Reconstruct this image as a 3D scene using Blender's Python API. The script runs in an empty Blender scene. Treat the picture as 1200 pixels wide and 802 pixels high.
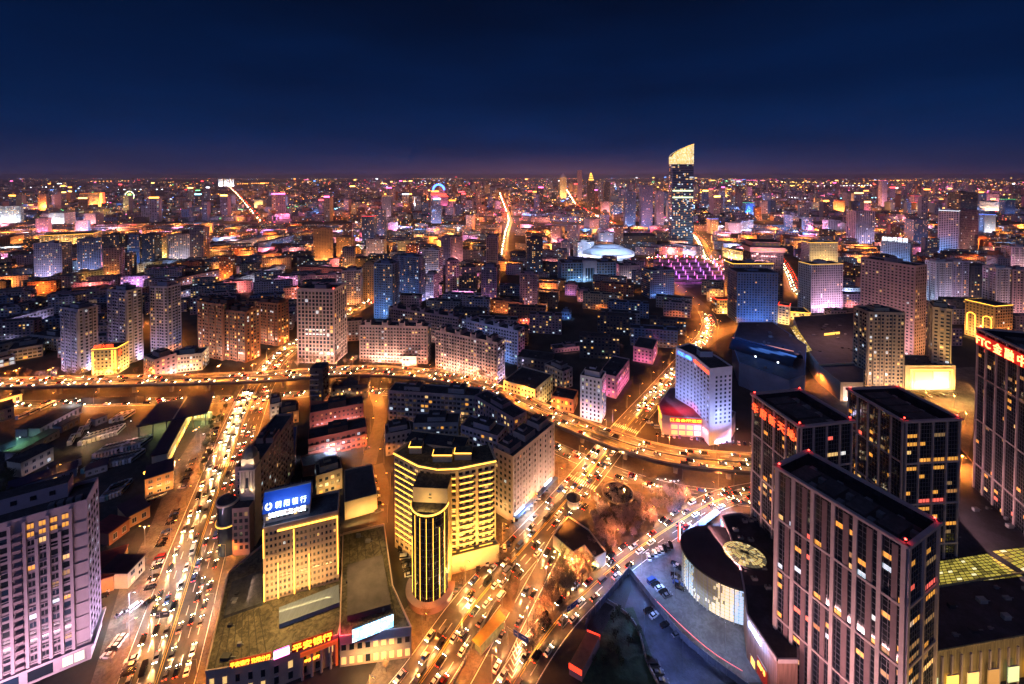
import bpy, math, random
from mathutils import Vector, Matrix
rad = math.radians
RND = random.Random(11)
sc = bpy.context.scene
col = sc.collection

# ------------------------------------------------------------------ camera
H, F, TH, HZ = 180.0, 510.0, rad(1.5), 207.0        # eye height, focal length in photo pixels, tilt, horizon row
PP = HZ + F * math.tan(TH)                           # row of the optical axis (shift lens)
cam_d = bpy.data.cameras.new('camera')
cam = bpy.data.objects.new('camera', cam_d)
col.objects.link(cam)
cam.location = (0, 0, H)
cam.rotation_euler = (math.pi / 2 - TH, 0, 0)
cam_d.sensor_width = 36.0
cam_d.sensor_fit = 'HORIZONTAL'
cam_d.lens = F / 1200 * 36
cam_d.shift_y = -(401 - PP) / 1200
cam_d.clip_start = 1.0
cam_d.clip_end = 60000
sc.camera = cam

# ------------------------------------------------------------------ sky, dusk light, exposure
world = bpy.data.worlds.new('World')
sc.world = world
world.use_nodes = True
nt = world.node_tree
for n in list(nt.nodes):
    nt.nodes.remove(n)
out = nt.nodes.new('ShaderNodeOutputWorld')
sky = nt.nodes.new('ShaderNodeTexSky')
sky.sky_type = 'NISHITA'
sky.sun_disc = False
sky.sun_elevation = rad(-4)
sky.sun_rotation = rad(200)
bg1 = nt.nodes.new('ShaderNodeBackground')
bg1.inputs['Strength'].default_value = 0.03
nt.links.new(sky.outputs[0], bg1.inputs['Color'])
tc = nt.nodes.new('ShaderNodeTexCoord')
sep = nt.nodes.new('ShaderNodeSeparateXYZ')
nt.links.new(tc.outputs['Generated'], sep.inputs[0])
ramp = nt.nodes.new('ShaderNodeValToRGB')
nt.links.new(sep.outputs['Z'], ramp.inputs[0])
cr = ramp.color_ramp
cr.interpolation = 'EASE'
cr.elements[0].position = 0.0
cr.elements[0].color = (0.008, 0.017, 0.068, 1)
cr.elements[1].position = 0.42
cr.elements[1].color = (0.0003, 0.0034, 0.018, 1)
for p, c in ((0.025, (0.003, 0.0175, 0.076, 1)), (0.08, (0.0006, 0.0150, 0.074, 1)), (0.2, (0.0004, 0.0088, 0.047, 1))):
    e = cr.elements.new(p)
    e.color = c
# glow of the town towards the centre of the horizon
dt = nt.nodes.new('ShaderNodeVectorMath'); dt.operation = 'DOT_PRODUCT'
dt.inputs[1].default_value = (0.13, 0.99, 0.0)
nt.links.new(tc.outputs['Generated'], dt.inputs[0])
pw = nt.nodes.new('ShaderNodeMath'); pw.operation = 'POWER'; pw.inputs[1].default_value = 14
nt.links.new(dt.outputs['Value'], pw.inputs[0])
mxg = nt.nodes.new('ShaderNodeMix'); mxg.data_type = 'RGBA'
mxg.inputs[6].default_value = (0, 0, 0, 1); mxg.inputs[7].default_value = (0.045, 0.018, 0.018, 1)
fall = nt.nodes.new('ShaderNodeMapRange'); fall.interpolation_type = 'SMOOTHSTEP'
fall.inputs[1].default_value = 0.0; fall.inputs[2].default_value = 0.065; fall.inputs[3].default_value = 1.0; fall.inputs[4].default_value = 0.0
nt.links.new(sep.outputs['Z'], fall.inputs[0])
mulg = nt.nodes.new('ShaderNodeMath'); mulg.operation = 'MULTIPLY'
nt.links.new(pw.outputs[0], mulg.inputs[0]); nt.links.new(fall.outputs[0], mulg.inputs[1])
nt.links.new(mulg.outputs[0], mxg.inputs[0])
bg2 = nt.nodes.new('ShaderNodeBackground')
cn = nt.nodes.new('ShaderNodeTexNoise'); cn.inputs['Scale'].default_value = 3.2; cn.inputs['Detail'].default_value = 6; cn.inputs['Roughness'].default_value = 0.55
cmap = nt.nodes.new('ShaderNodeMapping'); cmap.inputs['Scale'].default_value = (1, 1, 4.5)
nt.links.new(tc.outputs['Generated'], cmap.inputs[0]); nt.links.new(cmap.outputs[0], cn.inputs['Vector'])
cmr = nt.nodes.new('ShaderNodeMapRange'); cmr.inputs[1].default_value = 0.3; cmr.inputs[2].default_value = 0.7; cmr.inputs[3].default_value = 0.84; cmr.inputs[4].default_value = 1.2
nt.links.new(cn.outputs['Fac'], cmr.inputs[0])
thin = nt.nodes.new('ShaderNodeVectorMath'); thin.operation = 'SCALE'          # uneven thin cloud over the dusk sky
nt.links.new(ramp.outputs[0], thin.inputs[0]); nt.links.new(cmr.outputs[0], thin.inputs['Scale'])
nt.links.new(thin.outputs[0], bg2.inputs['Color'])
bg3 = nt.nodes.new('ShaderNodeBackground')
nt.links.new(mxg.outputs[2], bg3.inputs['Color'])
a1 = nt.nodes.new('ShaderNodeAddShader'); a2 = nt.nodes.new('ShaderNodeAddShader')
nt.links.new(bg1.outputs[0], a1.inputs[0]); nt.links.new(bg2.outputs[0], a1.inputs[1])
nt.links.new(a1.outputs[0], a2.inputs[0]); nt.links.new(bg3.outputs[0], a2.inputs[1])
nt.links.new(a2.outputs[0], out.inputs[0])

sun_d = bpy.data.lights.new('dusk_sun', 'SUN')
sun_d.energy = 0.42
sun_d.angle = rad(40)
sun_d.color = (0.36, 0.46, 1.0)
sun = bpy.data.objects.new('dusk_sun', sun_d)
col.objects.link(sun)
sun.rotation_euler = (rad(50), 0, rad(-25))

vs = sc.view_settings
sc.display_settings.display_device = 'sRGB'
vs.view_transform = 'Standard'
vs.look = 'None'
vs.exposure = 0.0
vs.gamma = 1.0
vs.use_curve_mapping = False
cy = sc.cycles
cy.use_denoising = True
try:
    cy.denoiser = 'OPENIMAGEDENOISE'
    cy.denoising_input_passes = 'RGB_ALBEDO_NORMAL'
except Exception:
    pass
cy.max_bounces = 3
cy.diffuse_bounces = 1
cy.glossy_bounces = 2
cy.volume_bounces = 0
cy.use_adaptive_sampling = True
cy.adaptive_threshold = 0.03
cy.adaptive_min_samples = 16
cy.transmission_bounces = 2
cy.sample_clamp_indirect = 4.0
cy.use_light_tree = True
cy.caustics_reflective = False
cy.caustics_refractive = False

# ------------------------------------------------------------------ helpers
def ray(px, py):
    u = (px - 600) / F
    v = (py - PP) / F
    return u, math.cos(TH) - v * math.sin(TH), -math.sin(TH) - v * math.cos(TH)

def P(px, py, z=0.0):
    """ground (or level z) point seen at a photo pixel"""
    u, fy, fz = ray(px, py)
    t = (z - H) / fz
    return Vector((u * t, fy * t))

def zat(py, Y):
    u, fy, fz = ray(600, py)
    return H + fz / fy * Y

def xat(px, py, Y):
    u, fy, fz = ray(px, py)
    return u / fy * Y

MATS = {}
def M(name, c=(0.3, 0.3, 0.3), rough=0.8, var=0.18, scale=0.25, emit=0.0, metal=0.0, ecol=None, sample=False, bump=0.0, stretch=None, spec=0.5, stain=0.0):
    if name in MATS:
        return MATS[name]
    m = bpy.data.materials.new(name)
    m.use_nodes = True
    t = m.node_tree
    b = t.nodes['Principled BSDF']
    b.inputs['Base Color'].default_value = (*c, 1)
    b.inputs['Roughness'].default_value = rough
    b.inputs['Metallic'].default_value = metal
    b.inputs['Specular IOR Level'].default_value = spec
    if emit:
        b.inputs['Emission Color'].default_value = (*(ecol or c), 1)
        b.inputs['Emission Strength'].default_value = emit
        try:
            m.cycles.emission_sampling = 'AUTO' if sample else 'NONE'
        except Exception:
            pass
    elif var:
        co = t.nodes.new('ShaderNodeTexCoord')
        src = co.outputs['Object']
        if stretch:
            mp = t.nodes.new('ShaderNodeMapping')
            mp.inputs['Scale'].default_value = stretch
            t.links.new(src, mp.inputs[0])
            src = mp.outputs[0]
        n1 = t.nodes.new('ShaderNodeTexNoise')
        n1.inputs['Scale'].default_value = scale
        n1.inputs['Detail'].default_value = 7
        n1.inputs['Roughness'].default_value = 0.65
        t.links.new(src, n1.inputs['Vector'])
        rp = t.nodes.new('ShaderNodeValToRGB')
        rp.color_ramp.elements[0].position = 0.3
        rp.color_ramp.elements[1].position = 0.7
        rp.color_ramp.elements[0].color = (*[max(0, x * (1 - var * 1.6)) for x in c], 1)
        rp.color_ramp.elements[1].color = (*[min(1, x * (1 + var)) for x in c], 1)
        t.links.new(n1.outputs['Fac'], rp.inputs[0])
        last = rp.outputs[0]
        if stain:                       # blotches of dirt and wear with edges of their own
            n3 = t.nodes.new('ShaderNodeTexNoise')
            n3.inputs['Scale'].default_value = scale * 3.7
            n3.inputs['Detail'].default_value = 9
            n3.inputs['Roughness'].default_value = 0.7
            n3.inputs['Distortion'].default_value = 1.4
            t.links.new(src, n3.inputs['Vector'])
            r3 = t.nodes.new('ShaderNodeValToRGB')
            r3.color_ramp.elements[0].position = 0.44; r3.color_ramp.elements[1].position = 0.56
            r3.color_ramp.elements[0].color = (1 - stain, 1 - stain, 1 - stain, 1); r3.color_ramp.elements[1].color = (1, 1, 1, 1)
            t.links.new(n3.outputs['Fac'], r3.inputs[0])
            mu = t.nodes.new('ShaderNodeMix'); mu.data_type = 'RGBA'; mu.blend_type = 'MULTIPLY'; mu.inputs[0].default_value = 1.0
            t.links.new(last, mu.inputs[6]); t.links.new(r3.outputs[0], mu.inputs[7])
            last = mu.outputs[2]
        t.links.new(last, b.inputs['Base Color'])
        if bump:
            n2 = t.nodes.new('ShaderNodeTexNoise')
            n2.inputs['Scale'].default_value = scale * 8
            n2.inputs['Detail'].default_value = 5
            t.links.new(src, n2.inputs['Vector'])
            bp = t.nodes.new('ShaderNodeBump')
            bp.inputs['Strength'].default_value = bump
            bp.inputs['Distance'].default_value = 0.3
            t.links.new(n2.outputs['Fac'], bp.inputs['Height'])
            t.links.new(bp.outputs[0], b.inputs['Normal'])
    MATS[name] = m
    return m

def tag(o, label=None, cat=None, group=None, kind=None):
    if label: o['label'] = label
    if cat: o['category'] = cat
    if group: o['group'] = group
    if kind: o['kind'] = kind
    return o

def empty(name, loc, rz=0.0, label=None, cat=None, group=None):
    o = bpy.data.objects.new(name, None)
    col.objects.link(o)
    o.location = loc
    o.rotation_euler = (0, 0, rz)
    return tag(o, label, cat, group)

def link(name, me, parent=None, loc=(0, 0, 0), rz=0.0, scale=None):
    o = bpy.data.objects.new(name, me)
    col.objects.link(o)
    o.location = loc
    o.rotation_euler = (0, 0, rz)
    if scale: o.scale = scale
    if parent: o.parent = parent
    return o

class MB:
    """collects faces, then links them as ONE mesh object"""
    def __init__(s):
        s.v = []; s.f = []; s.m = []; s.mats = []
    def mi(s, mat):
        if mat not in s.mats: s.mats.append(mat)
        return s.mats.index(mat)
    def face(s, pts, mat):
        n = len(s.v)
        s.v.extend([tuple(p) for p in pts])
        s.f.append(tuple(range(n, n + len(pts))))
        s.m.append(s.mi(mat))
    def box(s, x0, x1, y0, y1, z0, z1, mat, top=None, bottom=True):
        n = len(s.v)
        s.v.extend([(x0, y0, z0), (x1, y0, z0), (x1, y1, z0), (x0, y1, z0), (x0, y0, z1), (x1, y0, z1), (x1, y1, z1), (x0, y1, z1)])
        i = s.mi(mat)
        j = s.mi(top) if top else i
        fs = [((0, 1, 5, 4), i), ((1, 2, 6, 5), i), ((2, 3, 7, 6), i), ((3, 0, 4, 7), i), ((4, 5, 6, 7), j)]
        if bottom: fs.append(((3, 2, 1, 0), i))
        for f, k in fs:
            s.f.append(tuple(n + a for a in f)); s.m.append(k)
    def prism(s, poly, z0, z1, mat, top=None, bottom=False, scale=1.0):
        n = len(s.v); k = len(poly)
        cx = sum(p[0] for p in poly) / k; cy_ = sum(p[1] for p in poly) / k
        s.v.extend([(p[0], p[1], z0) for p in poly])
        s.v.extend([(cx + (p[0] - cx) * scale, cy_ + (p[1] - cy_) * scale, z1) for p in poly])
        i = s.mi(mat); j = s.mi(top) if top else i
        for a in range(k):
            b = (a + 1) % k
            s.f.append((n + a, n + b, n + k + b, n + k + a)); s.m.append(i)
        s.f.append(tuple(n + k + a for a in range(k))); s.m.append(j)
        if bottom:
            s.f.append(tuple(n + a for a in reversed(range(k)))); s.m.append(i)
    def tube(s, p0, p1, r0, r1, mat, n=6, cap=True):
        p0 = Vector(p0); p1 = Vector(p1)
        d = (p1 - p0).normalized()
        a = d.orthogonal().normalized(); b = d.cross(a)
        k = len(s.v); i = s.mi(mat)
        for p, r in ((p0, r0), (p1, r1)):
            for q in range(n):
                w = 2 * math.pi * q / n
                s.v.append(tuple(p + a * (math.cos(w) * r) + b * (math.sin(w) * r)))
        for q in range(n):
            q2 = (q + 1) % n
            s.f.append((k + q, k + q2, k + n + q2, k + n + q)); s.m.append(i)
        if cap:
            s.f.append(tuple(k + n + q for q in range(n))); s.m.append(i)
            s.f.append(tuple(k + q for q in reversed(range(n)))); s.m.append(i)
    def lathe(s, cx, cy_, prof, mat, n=16, sx=1.0, sy=1.0, a0=0.0, a1=2 * math.pi):
        k = len(s.v); i = s.mi(mat); full = abs(a1 - a0 - 2 * math.pi) < 1e-6
        m = n if full else n + 1
        for r, z in prof:
            for q in range(m):
                w = a0 + (a1 - a0) * q / n
                s.v.append((cx + math.cos(w) * r * sx, cy_ + math.sin(w) * r * sy, z))
        for t_ in range(len(prof) - 1):
            for q in range(n):
                q2 = (q + 1) % m
                s.f.append((k + t_ * m + q, k + t_ * m + q2, k + (t_ + 1) * m + q2, k + (t_ + 1) * m + q)); s.m.append(i)
    def mesh(s, name, smooth=False):
        me = bpy.data.meshes.new(name)
        me.from_pydata(s.v, [], s.f)
        for m in s.mats: me.materials.append(m)
        if len(s.mats) > 1: me.polygons.foreach_set('material_index', s.m)
        if smooth: me.polygons.foreach_set('use_smooth', [True] * len(s.f))
        me.update()
        return me
    def build(s, name, parent=None, loc=(0, 0, 0), rz=0.0, smooth=False):
        return link(name, s.mesh(name, smooth), parent, loc, rz)

LIGHTS = {}
def lamp(kind, key, energy, color, loc, parent=None, rot=(0, 0, 0), size=0.25, size_y=None, spot=None, spread=None):
    k = (kind, key)
    if k not in LIGHTS:
        d = bpy.data.lights.new(key, kind)
        d.energy = energy; d.color = color
        if kind == 'AREA':
            d.shape = 'RECTANGLE'; d.size = size; d.size_y = size_y or size
            if spread: d.spread = spread
        else:
            d.shadow_soft_size = size
        if spot:
            d.spot_size = spot; d.spot_blend = 0.6
        LIGHTS[k] = d
    o = bpy.data.objects.new(key, LIGHTS[k])
    col.objects.link(o)
    o.location = loc; o.rotation_euler = rot
    if parent: o.parent = parent
    return o

# ------------------------------------------------------------------ shared materials
GLASS = M('glass_dark', (0.018, 0.024, 0.036), 0.12, 0, spec=0.6)
GLASS_B = M('glass_blue', (0.02, 0.04, 0.075), 0.1, 0, spec=0.7)
CURTAIN = M('curtain_glass', (0.012, 0.016, 0.026), 0.06, 0, spec=0.9)
LIT = {
    'w': M('window_lit_warm', (0.9, 0.6, 0.25), 0.5, emit=0.95, ecol=(1, 0.60, 0.2)),
    'o': M('window_lit_orange', (0.9, 0.45, 0.1), 0.5, emit=0.9, ecol=(1, 0.42, 0.06)),
    'c': M('window_lit_cool', (0.8, 0.9, 1), 0.5, emit=0.8, ecol=(0.72, 0.9, 1)),
    'g': M('window_lit_green', (0.7, 0.95, 0.7), 0.5, emit=0.5, ecol=(0.7, 1, 0.55)),
    'r': M('window_lit_red', (1, 0.2, 0.1), 0.5, emit=1.2, ecol=(1, 0.14, 0.1)),
    'd': M('window_lit_dim', (0.5, 0.3, 0.1), 0.5, emit=0.22, ecol=(1, 0.6, 0.25)),
}
GLASS_C = M('glass_curtained', (0.07, 0.065, 0.06), 0.5, 0)
GLASS_D = M('glass_lobby_glow', (0.05, 0.04, 0.03), 0.3, emit=0.05, ecol=(1, 0.6, 0.3))
DARKG = [GLASS, GLASS, GLASS, GLASS_B, GLASS_C, GLASS_D]
def pick_lit(r=RND, warm=0.6):
    x = r.random()
    if x < warm * 0.72: return LIT['w']
    if x < warm: return LIT['o']
    if x < warm + (1 - warm) * 0.5: return LIT['c']
    if x < warm + (1 - warm) * 0.68: return LIT['g']
    return LIT['d']
ROOF = M('roof_tar', (0.05, 0.052, 0.062), 0.9, 0.35, 0.15, bump=0.2, stain=.45)
ROOF_B = M('roof_grey', (0.07, 0.07, 0.075), 0.9, 0.35, 0.12, bump=0.2, stain=.4)
METAL = M('metal_grey', (0.22, 0.23, 0.25), 0.5, 0.15, 0.5, metal=0.5)
DARK = M('metal_dark', (0.03, 0.03, 0.035), 0.6, 0.2)
CONC = M('concrete', (0.26, 0.25, 0.24), 0.9, 0.25, 0.2, bump=0.15)
WALLS = {
    'white': (0.62, 0.61, 0.62), 'lilac': (0.42, 0.38, 0.46), 'pink': (0.5, 0.36, 0.36), 'brick': (0.30, 0.13, 0.09),
    'beige': (0.5, 0.40, 0.27), 'grey': (0.30, 0.30, 0.32), 'blue': (0.16, 0.22, 0.34), 'dark': (0.07, 0.075, 0.09), 'cream': (0.55, 0.5, 0.4),
    'orange': (0.45, 0.27, 0.14), 'mauve': (0.34, 0.24, 0.28),
}
def wallm(k):
    return M('wall_' + k, WALLS[k], 0.85, 0.16, 0.08, bump=0.05)
GOLD = M('neon_gold', (1, 0.7, 0.15), 0.5, emit=4.0, ecol=(1, 0.50, 0.06), sample=True)
GOLD_S = M('neon_gold_soft', (1, 0.7, 0.15), 0.5, emit=2.0, ecol=(1, 0.52, 0.08), sample=True)
NEON_R = M('neon_red', (1, 0.05, 0.03), 0.5, emit=5.0, ecol=(1, 0.045, 0.02), sample=True)
NEON_O = M('neon_orange', (1, 0.35, 0.03), 0.5, emit=5.0, ecol=(1, 0.30, 0.02), sample=True)
NEON_W = M('neon_white', (1, 1, 1), 0.5, emit=4.0, ecol=(0.8, 0.92, 1), sample=True)
NEON_B = M('neon_blue', (0.1, 0.3, 1), 0.5, emit=6.0, ecol=(0.05, 0.2, 1), sample=True)
NEON_M = M('neon_magenta', (1, 0.1, 0.6), 0.5, emit=4.0, ecol=(1, 0.08, 0.5), sample=True)
NEON_G = M('neon_green', (0.1, 1, 0.3), 0.5, emit=4.0, ecol=(0.12, 1, 0.2), sample=True)
NEON_P = M('neon_purple', (0.6, 0.2, 1), 0.5, emit=4.0, ecol=(0.6, 0.22, 1), sample=True)
FLOOD = {'pink': (1, 0.52, 0.52), 'rose': (1, 0.4, 0.42), 'blue': (0.2, 0.42, 1), 'orange': (1, 0.42, 0.12), 'gold': (1, 0.6, 0.18), 'white': (0.9, 0.92, 1),
         'lilac': (0.7, 0.62, 1), 'purple': (0.75, 0.35, 0.95), 'magenta': (1, 0.2, 0.45), 'red': (1, 0.1, 0.06), 'warm': (1, 0.62, 0.42)}

OCC = []          # (x, y, radius) of what stands where, so that filler houses keep clear
def occ(x, y, r): OCC.append((x, y, r))
# ------------------------------------------------------------------ building kit
FACE = {'front': 0, 'right': 1, 'back': 2, 'left': 3}
class Bld:
    """frame of a rectangular building: origin at its front left corner, x along the front, y into the block"""
    def __init__(s, name, label, a, b, base, D, at='a', zb=0.0, cat='building', group=None, h=None):
        (ax, ay), (bx, by) = a, b
        if at == 'a':
            A0 = P(ax, base, zb); YA = A0.y
            s.top = zat(ay, YA) if h is None else zb + h
            A = Vector((xat(ax, ay, YA), YA))
            B = P(bx, by, s.top) if by is not None else Vector((xat(bx, ay, YA), YA))
        else:
            B0 = P(bx, base, zb); YB = B0.y
            s.top = zat(by, YB) if h is None else zb + h
            B = Vector((xat(bx, by, YB), YB))
            A = P(ax, ay, s.top) if ay is not None else Vector((xat(ax, by, YB), YB))
        s.A, s.B = A, B
        d = B - A
        s.W = d.length; s.D = D; s.h = s.top - zb; s.zb = zb
        s.rz = math.atan2(d.y, d.x)
        s.ux = d.normalized(); s.uy = Vector((-s.ux.y, s.ux.x))
        s.root = empty(name, (A.x, A.y, zb), s.rz, label, cat, group)
        c = A + d * 0.5 + s.uy * D * 0.5
        n = max(1, int(s.W / max(D, 8)))
        for i in range(n):
            q = A + d * ((i + 0.5) / n) + s.uy * D * 0.5
            occ(q.x, q.y, max(D * 0.72, s.W / n * 0.6))
    def flen(s, face): return s.W if face in ('front', 'back') else s.D
    def fp(s, face, t, o=0.0):
        """local xy at distance t along a face, o metres out from it"""
        if face == 'front': return (t, -o)
        if face == 'right': return (s.W + o, t)
        if face == 'back': return (s.W - t, s.D + o)
        return (-o, s.D - t)
    def fbox(s, mb, face, t0, t1, z0, z1, o0, o1, mat):
        p = s.fp(face, t0, o0); q = s.fp(face, t1, o1)
        mb.box(min(p[0], q[0]), max(p[0], q[0]), min(p[1], q[1]), max(p[1], q[1]), z0, z1, mat)
    def fquad(s, mb, face, t0, t1, z0, z1, o, mat):
        p = s.fp(face, t0, o); q = s.fp(face, t1, o)
        mb.face([(*p, z0), (*q, z0), (*q, z1), (*p, z1)], mat)
    def world(s, x, y, z=0):
        w = s.A + s.ux * x + s.uy * y
        return (w.x, w.y, s.zb + z)
    def flood(s, face, colr, power, out=9.0, z=1.5, tilt=None):
        """a real row of floodlights at the foot of a facade"""
        L = s.flen(face)
        p = s.fp(face, L / 2, out)
        ang = {'front': 0, 'right': math.pi / 2, 'back': math.pi, 'left': -math.pi / 2}[face]
        ti = math.atan2(s.h * 0.45, out) if tilt is None else tilt
        lamp('AREA', 'floodlight_%s_%d' % (s.root.name, len(LIGHTS)), power, FLOOD[colr] if isinstance(colr, str) else colr,
             (p[0], p[1], z), s.root, (math.pi / 2 + ti, 0, ang), size=L * 0.8, size_y=1.0)
    def text(s, body, face, t0, t1, z0, o, mat, height=None, name='sign', ext=0.15):
        t_ = text_mesh(body, mat, ext)
        me, w, h_, x0, y0 = t_
        sx = (t1 - t0) / w
        sy = sx if height is None else height / h_
        ang = {'front': 0, 'right': math.pi / 2, 'back': math.pi, 'left': -math.pi / 2}[face]
        ob = bpy.data.objects.new(name, me)
        col.objects.link(ob)
        p = s.fp(face, t0, o)
        ob.matrix_local = Matrix.Translation((p[0], p[1], z0)) @ Matrix.Rotation(ang, 4, 'Z') @ Matrix.Rotation(math.pi / 2, 4, 'X') @ Matrix.Diagonal((sx, sy, 1, 1)) @ Matrix.Translation((-x0, -y0, 0))
        ob.parent = s.root
        return ob

def text_mesh(body, mat, ext=0.15, bold=0.006):
    c = bpy.data.curves.new('lettering', 'FONT')
    c.body = body; c.size = 1.0; c.extrude = ext; c.offset = bold
    c.resolution_u = 2
    o = bpy.data.objects.new('lettering', c)
    col.objects.link(o)
    dg = bpy.context.evaluated_depsgraph_get()
    me = bpy.data.meshes.new_from_object(o.evaluated_get(dg))
    bpy.data.objects.remove(o)
    me.materials.clear(); me.materials.append(mat)
    xs = [v.co.x for v in me.vertices]; ys = [v.co.y for v in me.vertices]
    return me, max(xs) - min(xs), max(ys) - min(ys), min(xs), min(ys)

WIN = {}
def win_mesh(mat, frame):
    k = (mat.name, frame.name)
    if k not in WIN:
        m = MB()
        m.face([(0.05, -0.04, 0.04), (0.95, -0.04, 0.04), (0.95, -0.04, 0.96), (0.05, -0.04, 0.96)], mat)
        for x0, x1, z0, z1 in ((0, 0.06, 0, 1), (0.94, 1, 0, 1), (0.06, 0.94, 0, 0.05), (0.06, 0.94, 0.95, 1), (0.47, 0.53, 0.05, 0.95)):
            m.box(x0, x1, -0.14, 0.02, z0, z1, frame)
        m.box(-0.04, 1.04, -0.26, 0.02, -0.05, -0.001, frame)
        WIN[k] = m.mesh('window')
    return WIN[k]
def windows(b, specs, frame, cap=100):
    """specs: (face, t0, t1, z0, z1, mat). the first `cap` (lit ones first) are parts, the rest one mesh of kind stuff"""
    order = sorted(range(len(specs)), key=lambda i: (0 if specs[i][5] not in (GLASS, GLASS_B, CURTAIN, GLASS_C, GLASS_D) else 1, i))
    rest = MB()
    for n, i in enumerate(order):
        face, t0, t1, z0, z1, mat = specs[i]
        if n < cap:
            p = b.fp(face, t0, 0.0)
            ang = FACE[face] * math.pi / 2
            link('window', win_mesh(mat, frame), b.root, (p[0], p[1], z0), ang, (t1 - t0, 1, z1 - z0))
        else:
            b.fquad(rest, face, t0 + 0.05, t1 - 0.05, z0 + 0.06, z1 - 0.06, 0.05, mat)
            b.fbox(rest, face, t0 - 0.05, t1 + 0.05, z0 - 0.12, z0 - 0.002, -0.01, 0.22, frame)
    if rest.f:
        tag(rest.build('window', b.root), kind='stuff')

def roof_kit(b, wall, roofm=ROOF, seed=0, par=1.1, house=True, n=None, fins=0):
    r = random.Random(seed)
    W, D, h = b.W, b.D, b.h
    m = MB()
    m.box(0.25, W - 0.25, 0.25, D - 0.25, h + 0.002, h + 0.12, roofm)
    for x0, x1, y0, y1 in ((0, W, 0, 0.25), (0, W, D - 0.25, D), (0, 0.25, 0.25, D - 0.25), (W - 0.25, W, 0.25, D - 0.25)):
        m.box(x0, x1, y0, y1, h + 0.002, h + par, wall)
    for k in range(max(2, int(W * D / 120))):
        x = r.uniform(1.2, W - 2.5); y = r.uniform(1.0, max(1.1, D - 2.2)); q = r.uniform(0.5, 1.1)
        m.box(x, x + q * 1.6, y, y + q, h + 0.13, h + 0.13 + q, METAL if r.random() < 0.5 else roofm)
    rf = m.build('roof', b.root)
    if house:
        for k in range(n or max(1, int(W / 28))):
            nn = n or max(1, int(W / 28))
            x = W * (k + 0.5) / nn; w = min(W / nn * 0.36, 6); d = min(D * 0.42, 5.5); hh = r.uniform(2.8, 4.2)
            g = MB()
            g.box(x - w, x + w, D * 0.5 - d * 0.6, D * 0.5 + d, h + 0.13, h + hh, wall, top=roofm)
            g.box(x - w * 0.5, x + w * 0.3, D * 0.5, D * 0.5 + d * 0.7, h + hh + 0.002, h + hh + 1.3, wall, top=roofm)
            g.build('rooftop_house', rf)

def spec_grid(b, face, fh, bay, z0=0.0, ww=0.5, wh=0.52, lit=0.12, glass=GLASS, seed=0, warm=0.6, m0=0.6, top=0.6, skip=None):
    r = random.Random(seed * 7 + FACE[face])
    L = b.flen(face) - 2 * m0
    nb = max(1, int(round(L / bay))); bw = L / nb
    nf = max(1, int((b.h - z0 - top) / fh)); fh = (b.h - z0 - top) / nf
    res = []
    cw = [r.choice((.25, .6, 1, 1, 1.6, 2.6)) for _ in range(nb)]; rw = [r.choice((.4, .8, 1, 1, 1.5)) for _ in range(nf)]
    ww *= r.uniform(.86, 1.12); wh *= r.uniform(.88, 1.1)
    ww = min(ww, .94)
    for j in range(nf):
        for i in range(nb):
            if skip and skip(i, j, nb, nf): continue
            t = m0 + (i + 0.5) * bw
            z = z0 + j * fh + fh * 0.28
            mat = pick_lit(r, warm) if r.random() < lit * .72 * cw[i] * rw[j] else (r.choice(DARKG) if glass is GLASS else glass)
            res.append((face, t - bw * ww / 2, t + bw * ww / 2, z, z + fh * wh, mat))
    return res, nb, bw, nf, fh

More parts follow.
